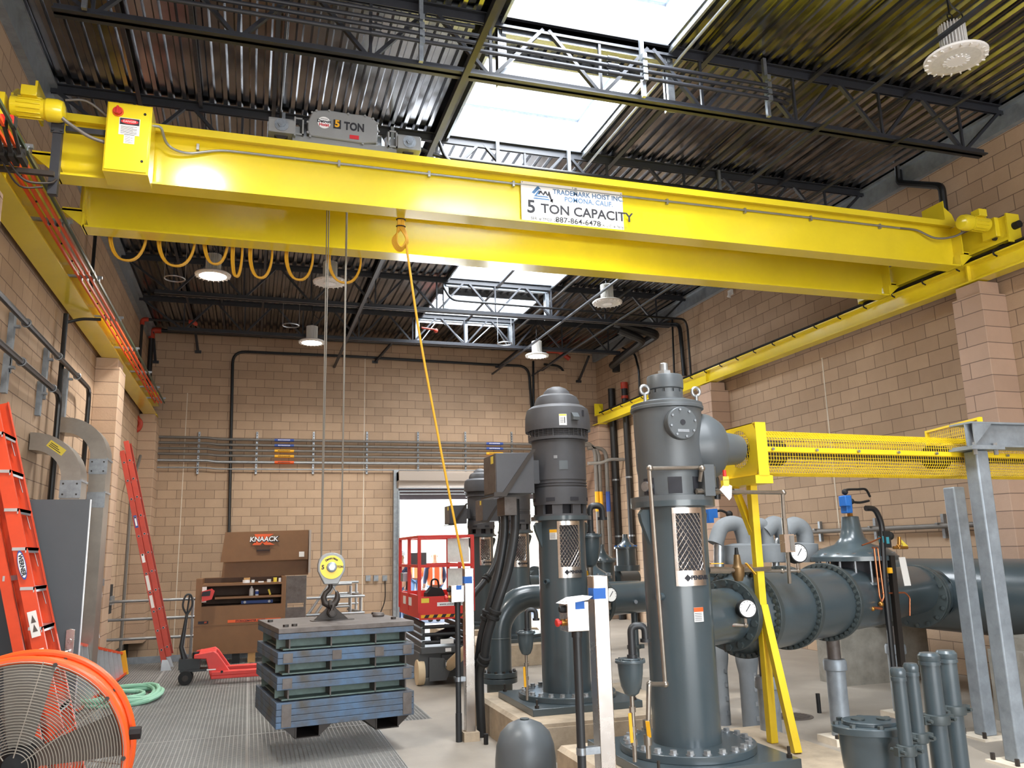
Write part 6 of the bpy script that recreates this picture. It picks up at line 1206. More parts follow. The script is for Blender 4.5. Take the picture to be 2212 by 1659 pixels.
for p, q in zip(sec, sec[1:]):
    L_ = math.hypot(q[0] - p[0], q[1] - p[1]); k = max(1, round(L_ / .026))
    per += [(p[0] + (q[0] - p[0]) * i / k, p[1] + (q[1] - p[1]) * i / k) for i in range(k)]
per.append(sec[-1])
b = MB()
for o in per: b.bar(gp(gx0, o), gp(gx1, o), .0032, .0032)
x = gx0 + .01
while x < gx1:
    for p, q in zip(sec, sec[1:]): b.bar(gp(x, p), gp(x, q), .0032, .0032, (1, 0, 0))
    x += .026
b.build('mesh_cover', 'safety_yellow', sg_, smooth=False)
b = MB(); b.bar(gp(gx0, (-.205, 0)), gp(gx1, (-.205, 0)), .035, .035); b.bar(gp(gx0, (.205, 0)), gp(gx1, (.205, 0)), .03, .03); b.build('clamp_bar', 'safety_yellow', sg_)
for i in range(7): b = MB(); b.bolt(gp(3.75 + i * .42, (-.23, .0)), (0, -1, 0), .012, .016); b.build('clamp_bolt', 'galv', sg_)
b = MB(); b.bar(gp(gx0 - .05, (0, 0)), gp(gx1, (0, 0)), .075, .075); b.cyl(gp(gx0 + .05, (0, 0)), gp(gx0 + .3, (0, 0)), .1); b.cyl(gp(5.6, (0, 0)), gp(5.75, (0, 0)), .1); b.build('drive_shaft', 'dark_iron', sg_)
lx, ly = 3.69, 5.5
b = MB(); b.bx(lx - .03, lx + .03, ly - .03, ly + .03, .302, 2.22); b.build('leg', 'safety_yellow', sg_, bevel=.004)
b = MB(); b.bar((lx, ly - .02, 1.27), (3.655, 5.17, .302), .055, .055); b.build('brace', 'safety_yellow', sg_)
b = MB(); b.bar((lx - .02, ly + .22, 2.2), (lx - .01, ly + .02, 1.8), .045, .045); b.bx(lx - .12, lx + .03, ly - .24, ly + .24, 2.165, 2.225); b.build('bracket', 'safety_yellow', sg_)
# galvanised posts and beam
for i, (x, y, h, lb) in enumerate(((5.76, 5.32, 2.44, 'galvanised square post in front of the yellow shaft guard'), (6.28, 6.10, 2.2, 'galvanised square post behind the yellow shaft guard'))):
    r = thing('support_post', lb, 'post', (x, y, 0), 'galvanised support posts'); b = MB(); b.bx(x - .065, x + .065, y - .065, y + .065, .02, h); b.build('post', 'galv_column', r, bevel=.012)
    b = MB(); b.bx(x - .17, x + .17, y - .15, y + .15, 0, .02); b.build('base_plate', 'concrete_light', r)
    for sx_ in (-1, 1):
        for sy_ in (-1, 1): b = MB(); b.bolt((x + sx_ * .13, y + sy_ * .11, .02), (0, 0, 1), .018, .05); b.build('anchor_bolt', 'dark_iron', r)
bm_ = thing('support_beam', 'galvanised steel beam on the front post at the right edge', 'beam', (6.4, 5.3, 2.44))
b = MB(); b.bx(5.6, 5.95, 5.2, 5.44, 2.442, 2.462); b.build('cap_plate', 'galv_column', bm_); b = MB(); b.bx(5.62, 7.6, 5.26, 5.27, 2.47, 2.66); b.bx(5.62, 7.6, 5.2, 5.42, 2.655, 2.67); b.bx(5.62, 7.6, 5.2, 5.42, 2.462, 2.476); b.prism([(0, 0), (.2, .18), (0, .18)], (5.64, 5.2, 2.474), (1, 0, 0), (0, 0, 1), -.01); b.build('beam', 'galv_column', bm_)
for x in (5.66, 5.88): b = MB(); b.bolt((x, 5.23, 2.4), (0, 0, 1), .018, .1); b.build('beam_bolt', 'galv_pipe', bm_)
ug = thing('upper_guard', 'short yellow framed mesh guard behind the galvanised beam', 'machine guard', (6.15, 5.9, 2.56), 'small guards')
b = MB(); u0, u1 = V((6.03, 5.48, 2.67)), V((6.30, 6.35, 2.68))
for z_ in (-.08, .08): b.bar(u0 + V((0, 0, z_)), u1 + V((0, 0, z_)), .03, .02)
for p in (u0, u1): b.bx(p.x - .015, p.x + .015, p.y - .015, p.y + .015, p.z - .09, p.z + .09)
b.build('frame', 'safety_yellow', ug); b = MB()
for k in range(28): p = u0.lerp(u1, k / 27); b.bx(p.x - .002, p.x + .002, p.y - .002, p.y + .002, p.z - .08, p.z + .08)
for k in range(6): b.bar(u0 + V((0, 0, -.08 + k * .032)), u1 + V((0, 0, -.08 + k * .032)), .004, .004)
b.build('mesh', 'safety_yellow', ug)
# stainless control posts
def ctrl(lb, x, y, zt, w, bx_, by_, bz, bs, lean=0):
    r = thing('control_post', lb, 'control post', (x, y, 0), 'stainless control posts')
    b = MB(); b.bx(x - w / 2, x + w / 2, y - w / 2, y + w / 2, .0, zt); b.build('post', 'stainless', r, bevel=.006)
    b = MB(); b.bx(x - w * .8, x + w * .8, y - w * .8, y + w * .8, 0, .08); b.build('grout_pad', 'concrete', r)
    b = MB(); b.bx(bx_ - bs * .5, bx_ + bs * .5, by_ - bs * .5, by_ + bs * .5, bz - bs * .62, bz + bs * .62); cb = b.build('control_box', 'stainless', r, bevel=.004)
    b = MB(); b.lathe([(.022, 0), (.022, .015), (.016, .03)], (bx_ - bs * .5, by_ - bs * .1, bz + bs * .3), (-1, 0, 0), 18); b.build('selector', 'rubber_black', cb)
    b = MB(); b.cyl((bx_ - bs * .5, by_ - bs * .1, bz - bs * .25), (bx_ - bs * .5 - .02, by_ - bs * .1, bz - bs * .25), .02); b.build('button_collar', 'brass', cb); b = MB(); b.lathe([(.012, .018), (.012, .035), (.024, .037), (.024, .05), (.018, .055)], (bx_ - bs * .5, by_ - bs * .1, bz - bs * .25), (-1, 0, 0), 18); b.build('stop_button', 'red', cb)
    b = MB(); b.cyl((bx_ + bs * .1, by_, .02), (bx_ + bs * .1, by_, bz - bs * .62), .026, seg=14); b.cyl((bx_ + bs * .1, by_, bz - bs * .9), (bx_ + bs * .1, by_, bz - bs * .62), .033, seg=14); b.cyl((bx_ + bs * .1, by_, 0), (bx_ + bs * .1, by_, .25), .03, seg=14); b.build('conduit', 'hose_black', r)
    b = MB()
    for z in (.55,): b.lathe([(.03, -.02), (.03, .02)], (bx_ + bs * .1, by_, z), (0, 0, 1), 14); b.bx(bx_ + bs * .1, x - w / 2, by_ - .02, by_ + .02, z - .02, z + .02)
    b.build('strap', 'galv', r)
    b = MB(); b.bx(x - w / 2 - .002, x + w * .3, y - w / 2 - .002, y + w * .3, zt - .14, zt - .075); b.build('blue_tape', 'tape_blue', r)
    b = MB(); b.bx(bx_ - bs * .12, bx_ + bs * .3, by_ - bs * .5 - .003, by_ - bs * .5 - .001, bz + bs * .3, bz + bs * .62); b.build('blue_tape', 'tape_blue', cb)
    return r, cb
p = PY(987, 1282, 7.85); ctrl('stainless control post with the yellow pendant cable tied to its top', 2.025, 7.86, 1.56, .092, p.x - .01, 7.84, p.z, .125)
p = PY(1240, 1330, 4.8); r, cb = ctrl('nearest stainless control post with paper on its control box', 2.075, 4.83, 1.555, .10, p.x, 4.80, p.z, .14)
b = MB(); b.prism([(-.09, -.02), (.06, -.0), (.09, .02), (-.02, .012)], (p.x, 4.87, p.z + .095), (1, 0, 0), (0, 0, 1), .16); b.build('paper_sheet', 'paper', cb)
# insulated exhaust bends behind the big pipe
ib = thing('insulated_pipes', 'grey blanket wrapped pipe bends behind the big flanged pipe', 'pipe', (4.9, 7.35, 0))
iy = 7.2; I = lambda px, py, y=iy: PY(px, py, y)
for (pa, r_) in (([(1545, 1175), (1560, 1138), (1592, 1132), (1606, 1160), (1612, 1205)], .075), ([(1618, 1150), (1640, 1132), (1655, 1150), (1660, 1200)], .065), ([(1650, 1150), (1672, 1132), (1690, 1150), (1700, 1200)], .085), ([(1695, 1150), (1715, 1134), (1736, 1148), (1742, 1190)], .085)):
    b = MB(); b.tube(cat([I(*q) for q in pa], 5), r_, 14); b.build('wrapped_bend', 'blanket_grey', ib)
for px0_, px1_, y0_, y1_ in ((1572, 1640, 1178, 1218), (1640, 1690, 1178, 1214), (1690, 1762, 1176, 1214)):
    c0_, c1_ = I((px0_ + px1_) / 2, y1_), I((px0_ + px1_) / 2, y0_); w_ = (I(px1_, y1_) - I(px0_, y1_)).length / 2; b = MB(); b.lathe([(w_, 0), (w_ * 1.03, .03), (w_, .1), (w_, (c1_ - c0_).length), (w_ * .5, (c1_ - c0_).length + .02)], c0_, (0, 0, 1), 28); b.build('wrapped_body', 'blanket_grey', ib)
for px_, py_, w_ in ((1563, 1565, .075), (1625, 1578, .085)):
    f_ = PZ(px_, py_, 0); b = MB(); b.lathe([(w_, 0), (w_, .5), (w_ * 1.25, .62), (w_ * 1.3, .72), (w_, .8), (w_, 1.3)], f_, (0, 0, 1), 18); b.build('wrapped_leg', 'blanket_grey', ib)
    b = MB()
    for k in range(5): b.bx(f_.x + .0, f_.x + .03, f_.y - w_ - .004, f_.y - w_ + .01, .1 + k * .13, .14 + k * .13)
    b.build('blanket_buckle', 'galv', ib)
b = MB(); c_ = I(1545, 1235); b.cyl(I(1553, 1240), I(1553, 1160), .05); b.build('bright_sleeve', 'galv', ib)
b = MB(); b.tube(fil([I(1676, 1235), I(1676, 1165), I(1690, 1160)], .03), .018, 10); b.cyl(I(1676, 1225), I(1676, 1205), .035); b.build('sensor_stub', 'galv_pipe', ib)
p = I(1532, 1115, 8.2); r = thing('switch_box', 'small blue switch with black cable beyond the nearest pump', 'switch', p); b = MB(); b.box(p, (.06, .09, .15)); b.box(p + V((.06, 0, .03)), (.06, .07, .1)); b.build('housing', 'valve_blue', r); b = MB(); b.tube(cat([p + V((.08, 0, .05)), p + V((.16, 0, .06)), p + V((.26, 0, .02))]), .014, 8); b.sph(p + V((.26, 0, .02)), .04); b.build('cable', 'rubber_black', r)
# ------------------------------------------------------------------ back wall pipe rack
zy = [950, 961.7, 973.4, 985, 998.5, 1013.6]; yb_ = YB - .09
for i, py in enumerate(zy):
    z = PY(552, py, yb_).z; r_ = (.03, .03, .03, .03, .033, .018)[i]; x0 = -2.28; x1 = (7.3, 7.3, 7.25, 6.9, 6.9, 6.9)[i]
    nm = ('topmost', 'second', 'third', 'fourth', 'fifth, paler', 'lowest, thinnest')[i]
    r = thing('rack_pipe', nm + ' pipe of the long rack across the far wall', 'pipe', ((x0 + x1) / 2, yb_, z), 'far wall pipe rack')
    b = MB(); b.tube(fil([(x0, yb_, z + .03), (-1.0, yb_, z + .03), (-.8, yb_, z), (x1, yb_, z)], .1), r_, 10); b.build('pipe', 'conduit_grey' if i < 4 else 'galv_pipe', r)
    for px in ((593, 635), (1050, 1086)):
        if i in (5, ) or (i in (4,) and px[0] > 700): continue
        a, c = PY(px[0], py, yb_).x, PY(px[1], py, yb_).x; b = MB(); b.cyl((a, yb_, z), (c, yb_, z), r_ + .004, seg=14); b.build('pipe_label', ('label_blue', 'label_blue', 'label_yellow', 'label_yellow', 'label_orange')[i], r)
        b = MB(); 
        for k in range(9): b.bx(a + .08 + (c - a - .16) * k / 9, a + .08 + (c - a - .16) * (k + .6) / 9, yb_ - r_ - .006, yb_ - r_ - .003, z - .01, z + .012)
        b.build('label_text', 'white' if i < 2 else 'ink', r)
for i, px in enumerate((431, 556, 678, 793, 903, 1005, 1105)):
    t, q = PY(px, 933, YB - .04), PY(px, 1024, YB - .04); r = thing('pipe_strut', ('leftmost strut of the far wall pipe rack', 'strut of the far wall rack left of the coloured pipe labels', 'strut of the far wall rack just left of the wire ropes', 'strut of the far wall rack just right of the wire ropes', 'strut of the far wall rack left of the yellow pendant cable', 'strut of the far wall rack right of the yellow pendant cable', 'strut of the far wall rack beside the black motor')[i], 'strut channel', (t.x, YB, q.z), 'far wall struts')
    b = MB(); b.bx(t.x - .022, t.x + .022, YB - .05, YB, q.z, t.z); b.build('channel', 'galv', r); b = MB()
    k = q.z + .04
    while k < t.z - .04: b.bx(t.x - .008, t.x + .008, YB - .052, YB - .05, k, k + .035); k += .065
    b.build('slots', 'ink', r)
def bw(lb, pts, r_, m='black_pipe', y=None, fr=.2, grp='far wall conduits', c='conduit'):
    b = MB(); b.tube(fil([PY(q[0], q[1], y or YB - .05) for q in pts], fr), r_, 10); return tag(b.build('conduit' if c == 'conduit' else 'pipe', m), lb, c, grp)
bw('long black conduit rising behind the chest and running across the far wall', [(492, 1290), (503, 759), (760, 770), (1060, 788), (1142, 791), (1150, 900)], .035, fr=.3)
bw('short black conduit bending down the far wall above the black motor', [(1175, 787), (1218, 791), (1222, 870)], .03, fr=.3)
bw('thin black conduit straight down the far wall pier', [(1152, 780), (1153, 900)], .03)
bw('thin grey conduit down the far wall left corner', [(289, 962), (286, 1030), (268, 1200)], .02, 'conduit_grey')
for i, (a, c) in enumerate((((336, 782), (331, 716)), ((428, 760), (422, 716)), ((810, 782), (866, 718)), ((1076, 792), (1134, 745)), ((1166, 803), (1222, 762)), ((1250, 824), (1272, 770)))):
    p = PY(a[0], a[1], YB - .04); q = PY(c[0], c[1], 18.9 if i > 1 else 19.7); r = thing('roof_brace', ('short black brace at the left end of the far wall top', 'second black brace from the left on the far wall top', 'black diagonal brace left of the yellow pendant cable on the far wall', 'black diagonal brace left of the lit lamp above the motor', 'black diagonal brace below the lit lamp above the motor', 'rightmost black brace on the far wall, by the corner pipes')[i], 'brace', p, 'far wall braces')
    b = MB(); b.bar(p, q, .05, .05); b.build('strut', 'black_steel', r); b = MB(); b.box(p, (.14, .06, .06)); b.build('foot_plate', 'black_steel', r)
sp_ = thing('sprinkler_main', 'black sprinkler main with red elbows high on the far wall', 'pipe', (-.5, 19.7, 6.3))
b = MB(); z_ = PY(500, 722, 19.75).z; xl_ = max(XL + .1, PY(312, 722, 19.75).x); b.tube([(xl_, 19.75, z_), (7.6, 19.75, z_)], .05, 12); b.tube([(xl_, 19.75, z_ - .05), (xl_, 19.75, 4.2)], .055, 12); b.build('main', 'sprinkler_black', sp_)
b = MB(); b.tube(fil([(xl_ + .2, 19.75, z_), (xl_, 19.75, z_), (xl_, 19.75, z_ - .2)], .1), .07, 12); b.build('red_elbow', 'pipe_red', sp_); b = MB(); b.tube(fil([(7.3, 19.75, z_ + .0), (7.7, 19.75, z_), (7.95, 19.72, z_ - .2)], .1), .06, 12); b.build('red_elbow', 'pipe_red', sp_)
sp2 = thing('sprinkler_branch', 'small black sprinkler branch with red elbows in the far left roof corner', 'pipe', (-1.8, 17.9, 6.4)); b = MB(); b.tube(fil([(-2.3, 17.9, 5.4), (-2.3, 17.9, 6.62), (-1.3, 17.9, 6.62), (-1.2, 18.4, 6.62)], .1), .03, 10); b.build('branch', 'sprinkler_black', sp2); b = MB(); b.tube(fil([(-2.3, 17.9, 6.5), (-2.3, 17.9, 6.62), (-2.18, 17.9, 6.62)], .06), .045, 10); b.build('red_elbow', 'pipe_red', sp2); b = MB(); b.tube(fil([(-1.4, 17.9, 6.62), (-1.3, 17.9, 6.62), (-1.27, 18.05, 6.62)], .06), .045, 10); b.build('red_elbow', 'pipe_red', sp2)
p = PY(297, 915, 19.3); b = MB(); b.tube(cat([(p.x - .05, 19.2, p.z + .18), (p.x + .0, 19.2, p.z + .1), (p.x + .07, 19.2, p.z + .0), (p.x + .03, 19.2, p.z - .14), (p.x - .1, 19.2, p.z - .2)]), .055, 10); tag(b.build('red_elbow_pipe', 'pipe_red'), 'red pipe elbows under the far end of the left runway beam', 'pipe')
b = MB(); p = PY(930, 712, 17.0); b.cyl(p + V((-.2, 0, .03)), p + V((.12, 0, 0)), .02); b.sph(p + V((.12, 0, -.02)), .05, 10); tag(b.build('sprinkler', 'pipe_red'), 'red sprinkler fitting inside the bright galvanised lattice frame', 'sprinkler')
# corner pipes on the right
for i, (px, r_, lb) in enumerate(((1328, .088, 'thick black vertical pipe in the far right corner'), (1357, .075, 'thinner black vertical pipe with red collars in the far right corner'))):
    p = PX(px, 1000, 8.765); r = thing('drain_pipe', lb, 'pipe', (8.765, p.y, 0), 'far right corner pipes')
    b = MB(); b.tube([(8.765, p.y, 0), (8.765, p.y, 5.75)], r_, 16); b.build('pipe', 'sprinkler_black', r); b = MB()
    for z_ in (2.0, 3.4): b.lathe([(r_ + .008, -.02), (r_ + .008, .02)], (8.765, p.y, z_), (0, 0, 1), 16)
    b.build('clamp', 'galv', r)
    if i: b = MB(); b.lathe([(r_ + .015, 5.35), (r_ + .015, 5.42)], (8.765, p.y, 0), (0, 0, 1), 16); b.lathe([(r_ + .015, 5.6), (r_ + .015, 5.76)], (8.765, p.y, 0), (0, 0, 1), 16); b.build('red_collar', 'pipe_red', r)
def rw(lb, pts, r_, m='black_pipe', fr=.15, grp='right wall conduits', nm='conduit'):
    b = MB(); b.tube(fil(pts, fr), r_, 10); return tag(b.build(nm, m), lb, 'conduit' if nm == 'conduit' else 'pipe', grp)
a, c = PX(1330, 778, 8.6), PX(1420, 732, 8.6); rw('thick black drain run sloping along the right wall top, upper of two', [a + V((0, 0, -.3)), a, (8.6, c.y, c.z + .1), (7.6, c.y + .1, c.z + .35)], .1, 'sprinkler_black', nm='drain_run', grp='right wall drains')
a, c = PX(1322, 790, 8.45), PX(1390, 735, 8.3); rw('thick black drain run along the right wall top, lower of two', [a, c, c + V((-.6, 0, .2))], .085, 'sprinkler_black', nm='drain_run', grp='right wall drains')
for i, (pts, r_) in enumerate((([(1345, 752), (1372, 765), (1380, 800), (1383, 880)], .028), ([(1452, 690), (1457, 820)], .022), ([(1430, 700), (1468, 702), (1472, 740), (1478, 812)], .045))):
    rw(('thin black conduit curving down the right wall behind the nearest pump top', 'thin black conduit straight down to the right runway beam', 'thicker black drain bending down to the right runway beam')[i], [PX(q[0], q[1], 8.8) for q in pts], r_)
rw('black drain pipe jogging down the right wall above the crane end', [PX(1937, 315, 8.72), PX(1942, 396, 8.72), PX(2034, 402, 8.72), PX(2043, 480, 8.72)], .05, fr=.08)
z_ = 1.9; r = thing('long_pipe', 'single dark pipe on struts along the right wall behind the header', 'pipe', (8.76, 8.5, z_)); b = MB(); b.tube([(8.76, 3.0, z_), (8.76, 12.3, z_)], .035, 12); b.build('pipe', 'conduit_grey', r)
for px in (1768, 1888, 2036): 
    p = PX(px, 1140, 8.8); b = MB(); b.bx(8.81, XR, p.y - .025, p.y + .025, z_ - .16, z_ + .16); b.bx(8.7, 8.81, p.y - .02, p.y + .02, z_ + .03, z_ + .045); b.build('strut', 'galv', r)
for i, (px, m, lb) in enumerate(((1285, 'label_yellow', 'leftmost'), (1293, 'label_yellow', 'middle'), (1309, 'label_blue', 'rightmost'))):
    t = PY(px, 965 + 6 * i, 19.0); r = thing('riser_conduit', lb + ' vertical conduit with a coloured sleeve in the far right corner', 'conduit', (t.x, 19.0, 0), 'corner risers'); b = MB(); b.tube(fil([(t.x - (.9 - .2 * i), 19.0, t.z + .1), (t.x, 19.0, t.z + .1), (t.x, 19.0, .6)], .35), .05, 10); b.build('conduit', 'conduit_grey', r); zt, zq = PY(px, 1062, 19.0).z, PY(px, 1105, 19.0).z; b = MB(); b.cyl((t.x, 19.0, zq), (t.x, 19.0, zt), .056, seg=14); b.build('sleeve', m, r)
b = MB(); b.tube(fil([PY(1270, 1001, 18.6), PY(1300, 1000, 18.6), PY(1318, 992, 18.6), PY(1360, 993, 18.6)], .1), .04, 10); tag(b.build('conduit', 'galv_pipe'), 'pale horizontal conduit between the black motor and the nearest pump', 'conduit', 'far wall conduits')
p = PX(1578, 632, 8.83); b = MB(); b.box(p + V((0, 0, 0)), (.05, .12, .1)); b.prism([(-.05, -.05), (.05, -.1), (.03, .02)], p + V((-.03, 0, -.03)), (0, -1, 0), (0, 0, 1), .03); tag(b.build('horn_strobe', 'white_paint'), 'small white device high on the right wall under the girder', 'alarm')
# outlets on the far wall
for i, (px, lb) in enumerate(((795, 'leftmost small outlet box on the far wall left of the doorway'), (812, 'middle small outlet box on the far wall left of the doorway'), (831, 'rightmost small outlet box by the doorway, with a hanging cord'))):
    p = PY(px, 1249, YB - .03); r = thing('outlet_box', lb, 'outlet', p, 'far wall outlets'); b = MB(); b.box(p, (.11, .06, .13)); b.build('box', 'galv', r)
    if i == 2: b = MB(); b.tube(cat([p + V((0, -.05, -.06)), p + V((.0, -.05, -.5)), p + V((-.12, -.05, -.85)), p + V((-.1, -.06, -1.0))]), .012, 6); b.build('cord', 'rubber_black', r)
p = PZ(835, 1338, .25); b = MB(); b.box((2.5, 16.2, .2), (.5, .4, .4)); tag(b.build('carton', 'wood'), 'cardboard carton on the floor left of the doorway', 'box')
b = MB(); b.sph((2.25, 16.0, .42), .11, 14); b.box((2.25, 16.05, .2), (.3, .3, .4)); tag(b.build('red_bag', 'red'), 'red bag on the floor behind the test weights', 'bag')
# outlet with loose wires on the left pier
p = PX(194, 1245, -2.07); r = thing('open_outlet', 'open outlet box with loose wires on the left block pier', 'outlet', (-2.05, 13.87, p.z)); b = MB(); b.bx(-2.16, -2.06, 13.84, 13.9, 1.35, 1.45); b.build('box', 'galv', r); b = MB(); b.tube(cat([(-2.1, 13.83, 1.38), (-2.07, 13.82, 1.2), (-2.12, 13.82, .95), (-2.06, 13.82, .6)]), .004, 5); b.build('wires', 'white', r)
r = thing('meter_box', 'dark wall box with a grey flap behind the guard rail', 'box', (-2.34, 16.6, .9)); b = MB(); b.bx(-2.42, -2.3, 16.2, 16.5, .8, 1.3); b.build('box', 'rubber_black', r); b = MB(); b.bx(-2.3, -2.26, 16.22, 16.48, .95, 1.1); b.build('flap', 'galv', r)
# ------------------------------------------------------------------ scissor lift
sl_ = thing('scissor_lift', 'red and grey scissor lift parked in front of the open roll-up door', 'scissor lift', (2.55, 11.9, 0))
x0, x1, y0, y1 = 2.19, 2.93, 11.12, 12.6
b = MB(); b.bx(x0, x1, y0 + .05, y1, .1, .42); b.bx(x0 + .02, x1 - .02, y0 - .0, y1, .40, .49); b.build('chassis', 'lift_grey', sl_, bevel=.01)
b = MB(); b.prism([(.13, .06), (.36, .06), (.42, .2), (.33, .34), (.13, .36)], (x0, y0 + .02, 0), (1, 0, 0), (0, 0, 1), .03); b.prism([(.74 - .13, .06), (.74 - .26, .06), (.74 - .22, .2), (.74 - .31, .34), (.74 - .13, .36)], (x0, y0 + .02, 0), (1, 0, 0), (0, 0, 1), .03); b.build('front_cover', 'lift_grey', sl_)
b = MB(); b.bx(x0 + .3, x0 + .5, y0 + .0, y0 + .06, .1, .38); b.build('battery_bay', 'lift_dark', sl_); b = MB(); b.box((x0 + .37, y0 - .03, .27), (.08, .03, .09)); bc = b.build('connector_box', 'lift_grey', sl_); b = MB(); b.bx(x0 + .345, x0 + .395, y0 - .048, y0 - .045, .25, .29); b.build('sticker', 'white', bc)
b = MB(); b.bx(x0 + .35, x0 + .43, y0 - .004, y0 - .001, .42, .465); b.build('sticker', 'white', sl_)
for x in (x0 - .02, x1 + .02):
    for y in (y0 + .12, y1 - .2): b = MB(); b.lathe([(.12, -.05), (.16, -.045), (.165, 0), (.16, .045), (.12, .05)], (x + (.05 if x < 2.5 else -.05), y, .165), (1, 0, 0), 32); w = b.build('wheel', 'tyre_cream', sl_); b = MB(); b.lathe([(.1, -.052), (.1, .052)], (x + (.05 if x < 2.5 else -.05), y, .165), (1, 0, 0), 24); b.build('wheel_hub', 'tyre_cream', w)
for k in range(4):
    z = .52 + k * .085; b = MB()
    for x in (x0 + .03, x1 - .09): b.bar((x + .03, y0 + .05, z), (x + .03, y1 - .1, z + .03), .05, .06)
    b.build('scissor_arm', 'lift_grey' if k % 2 == 0 else 'lift_dark', sl_)
for k in range(3): z = .54 + k * .1; b = MB(); b.cyl((x0 + .06, y0 + .08, z), (x1 - .06, y0 + .08, z), .025, seg=12); b.build('cross_tube', 'lift_dark', sl_)
b = MB(); b.cyl((x0 + .22, y0 + .12, .58), (x1 - .22, y0 + .3, .66), .07, seg=16); b.build('lift_cylinder', 'lift_dark', sl_)
b = MB(); b.bx(x0 + .29, x0 + .47, y0 + .02, y0 + .03, .52, .58); b.build('serial_plate', 'white', sl_)
b = MB(); b.bx(x0, x1, y0, y1, .86, .93); b.bx(x0, x1, y0 - .01, y0, .84, 1.14); b.bx(x0 - .01, x0, y0, y1, .86, 1.16); b.bx(x1, x1 + .01, y0, y1, .86, 1.16); b.bx(x0, x1, y1, y1 + .01, .86, 1.16); b.build('platform', 'lift_red', sl_)
b = MB(); b.bx(x0 + .02, x1 - .02, y0 - .014, y0 - .01, .865, .905); hs = b.build('hazard_strip', 'label_yellow', sl_); b = MB()
for k in range(6): u = x0 + .06 + k * .115; b.prism([(0, 0), (.055, 0), (.08, .04), (.025, .04)], (u, y0 - .0155, .865), (1, 0, 0), (0, 0, 1), -.002)
b.build('hazard_stripes', 'ink', hs)
b = MB(); b.bx(x0 + .24, x0 + .71, y0 - .014, y0 - .01, 1.01, 1.06); wb = b.build('web_banner', 'white', sl_); text('www.unitedrentals.com', .042, 'ink', wb, (x0 + .475, y0 - .016, 1.036), (1, 0, 0), (0, 0, 1), xs=1.0)
b = MB(); b.bx(x0 + .02, x0 + .13, y0 - .014, y0 - .01, 1.06, 1.12); b.build('sticker', 'tag_yellow', sl_)
b = MB(); b.bx(x0 - .014, x0 - .01, y0 + .5, y0 + .8, 1.0, 1.11); b.bx(x0 - .014, x0 - .01, y0 + .95, y0 + 1.15, 1.0, 1.11); b.build('sticker', 'paper', sl_)
for x in (x0, x1):
    for y in (y0, (y0 + y1) / 2, y1): b = MB(); b.bx(x - .022, x + .022, y - .022, y + .022, .93, 1.94); b.build('rail_post', 'lift_red', sl_)
for z in (1.93, 1.54):
    for p, q in (((x0, y0), (x1, y0)), ((x0, y1), (x1, y1)), ((x0, y0), (x0, y1)), ((x1, y0), (x1, y1))): b = MB(); b.bar((p[0], p[1], z), (q[0], q[1], z), .038, .038); b.build('guard_rail', 'lift_red', sl_)
b = MB(); b.bx(x0 + .4, x0 + .7, y0 + .03, y0 + .04, 1.58, 1.9); b.bx(x0 + .4, x0 + .7, y0 + .03, y0 + .04, 1.16, 1.5); b.build('backing_panel', 'lens_white', sl_)
b = MB(); b.box((x0 + .16, y1 - .5, 1.62), (.26, .1, .2)); b.tube([(x0 + .0, y1 - .55, 1.2), (x0 + .05, y1 - .5, 1.6)], .02); b.build('control_console', 'lift_grey', sl_)
b = MB(); b.box((x0 - .02, y0 + .95, 1.38), (.1, .2, .12)); b.build('outlet_box', 'galv', sl_)
bg_ = thing('tool_bag', 'black tool bag standing on the scissor lift platform', 'bag', (2.48, 11.4, .93)); b = MB(); b.prism([(-.14, 0), (.12, 0), (.13, .2), (.08, .3), (-.05, .32), (-.13, .24)], (2.46, 11.3, .935), (1, 0, 0), (0, 0, 1), -.2); b.build('bag', 'rubber_black', bg_); b = MB(); b.tube(cat([(2.4, 11.35, 1.2), (2.41, 11.35, 1.34), (2.49, 11.35, 1.34), (2.51, 11.35, 1.2)]), .012); b.build('bag_handle', 'rubber_black', bg_)
b = MB(); b.tube(cat([(2.55, 11.65, .02), (2.62, 11.0, .3), (2.72, 10.6, .5)]), .07, 12); tag(b.build('canvas_roll', 'tyre_cream'), 'cream coloured roll leaning behind the stainless control post', 'roll')
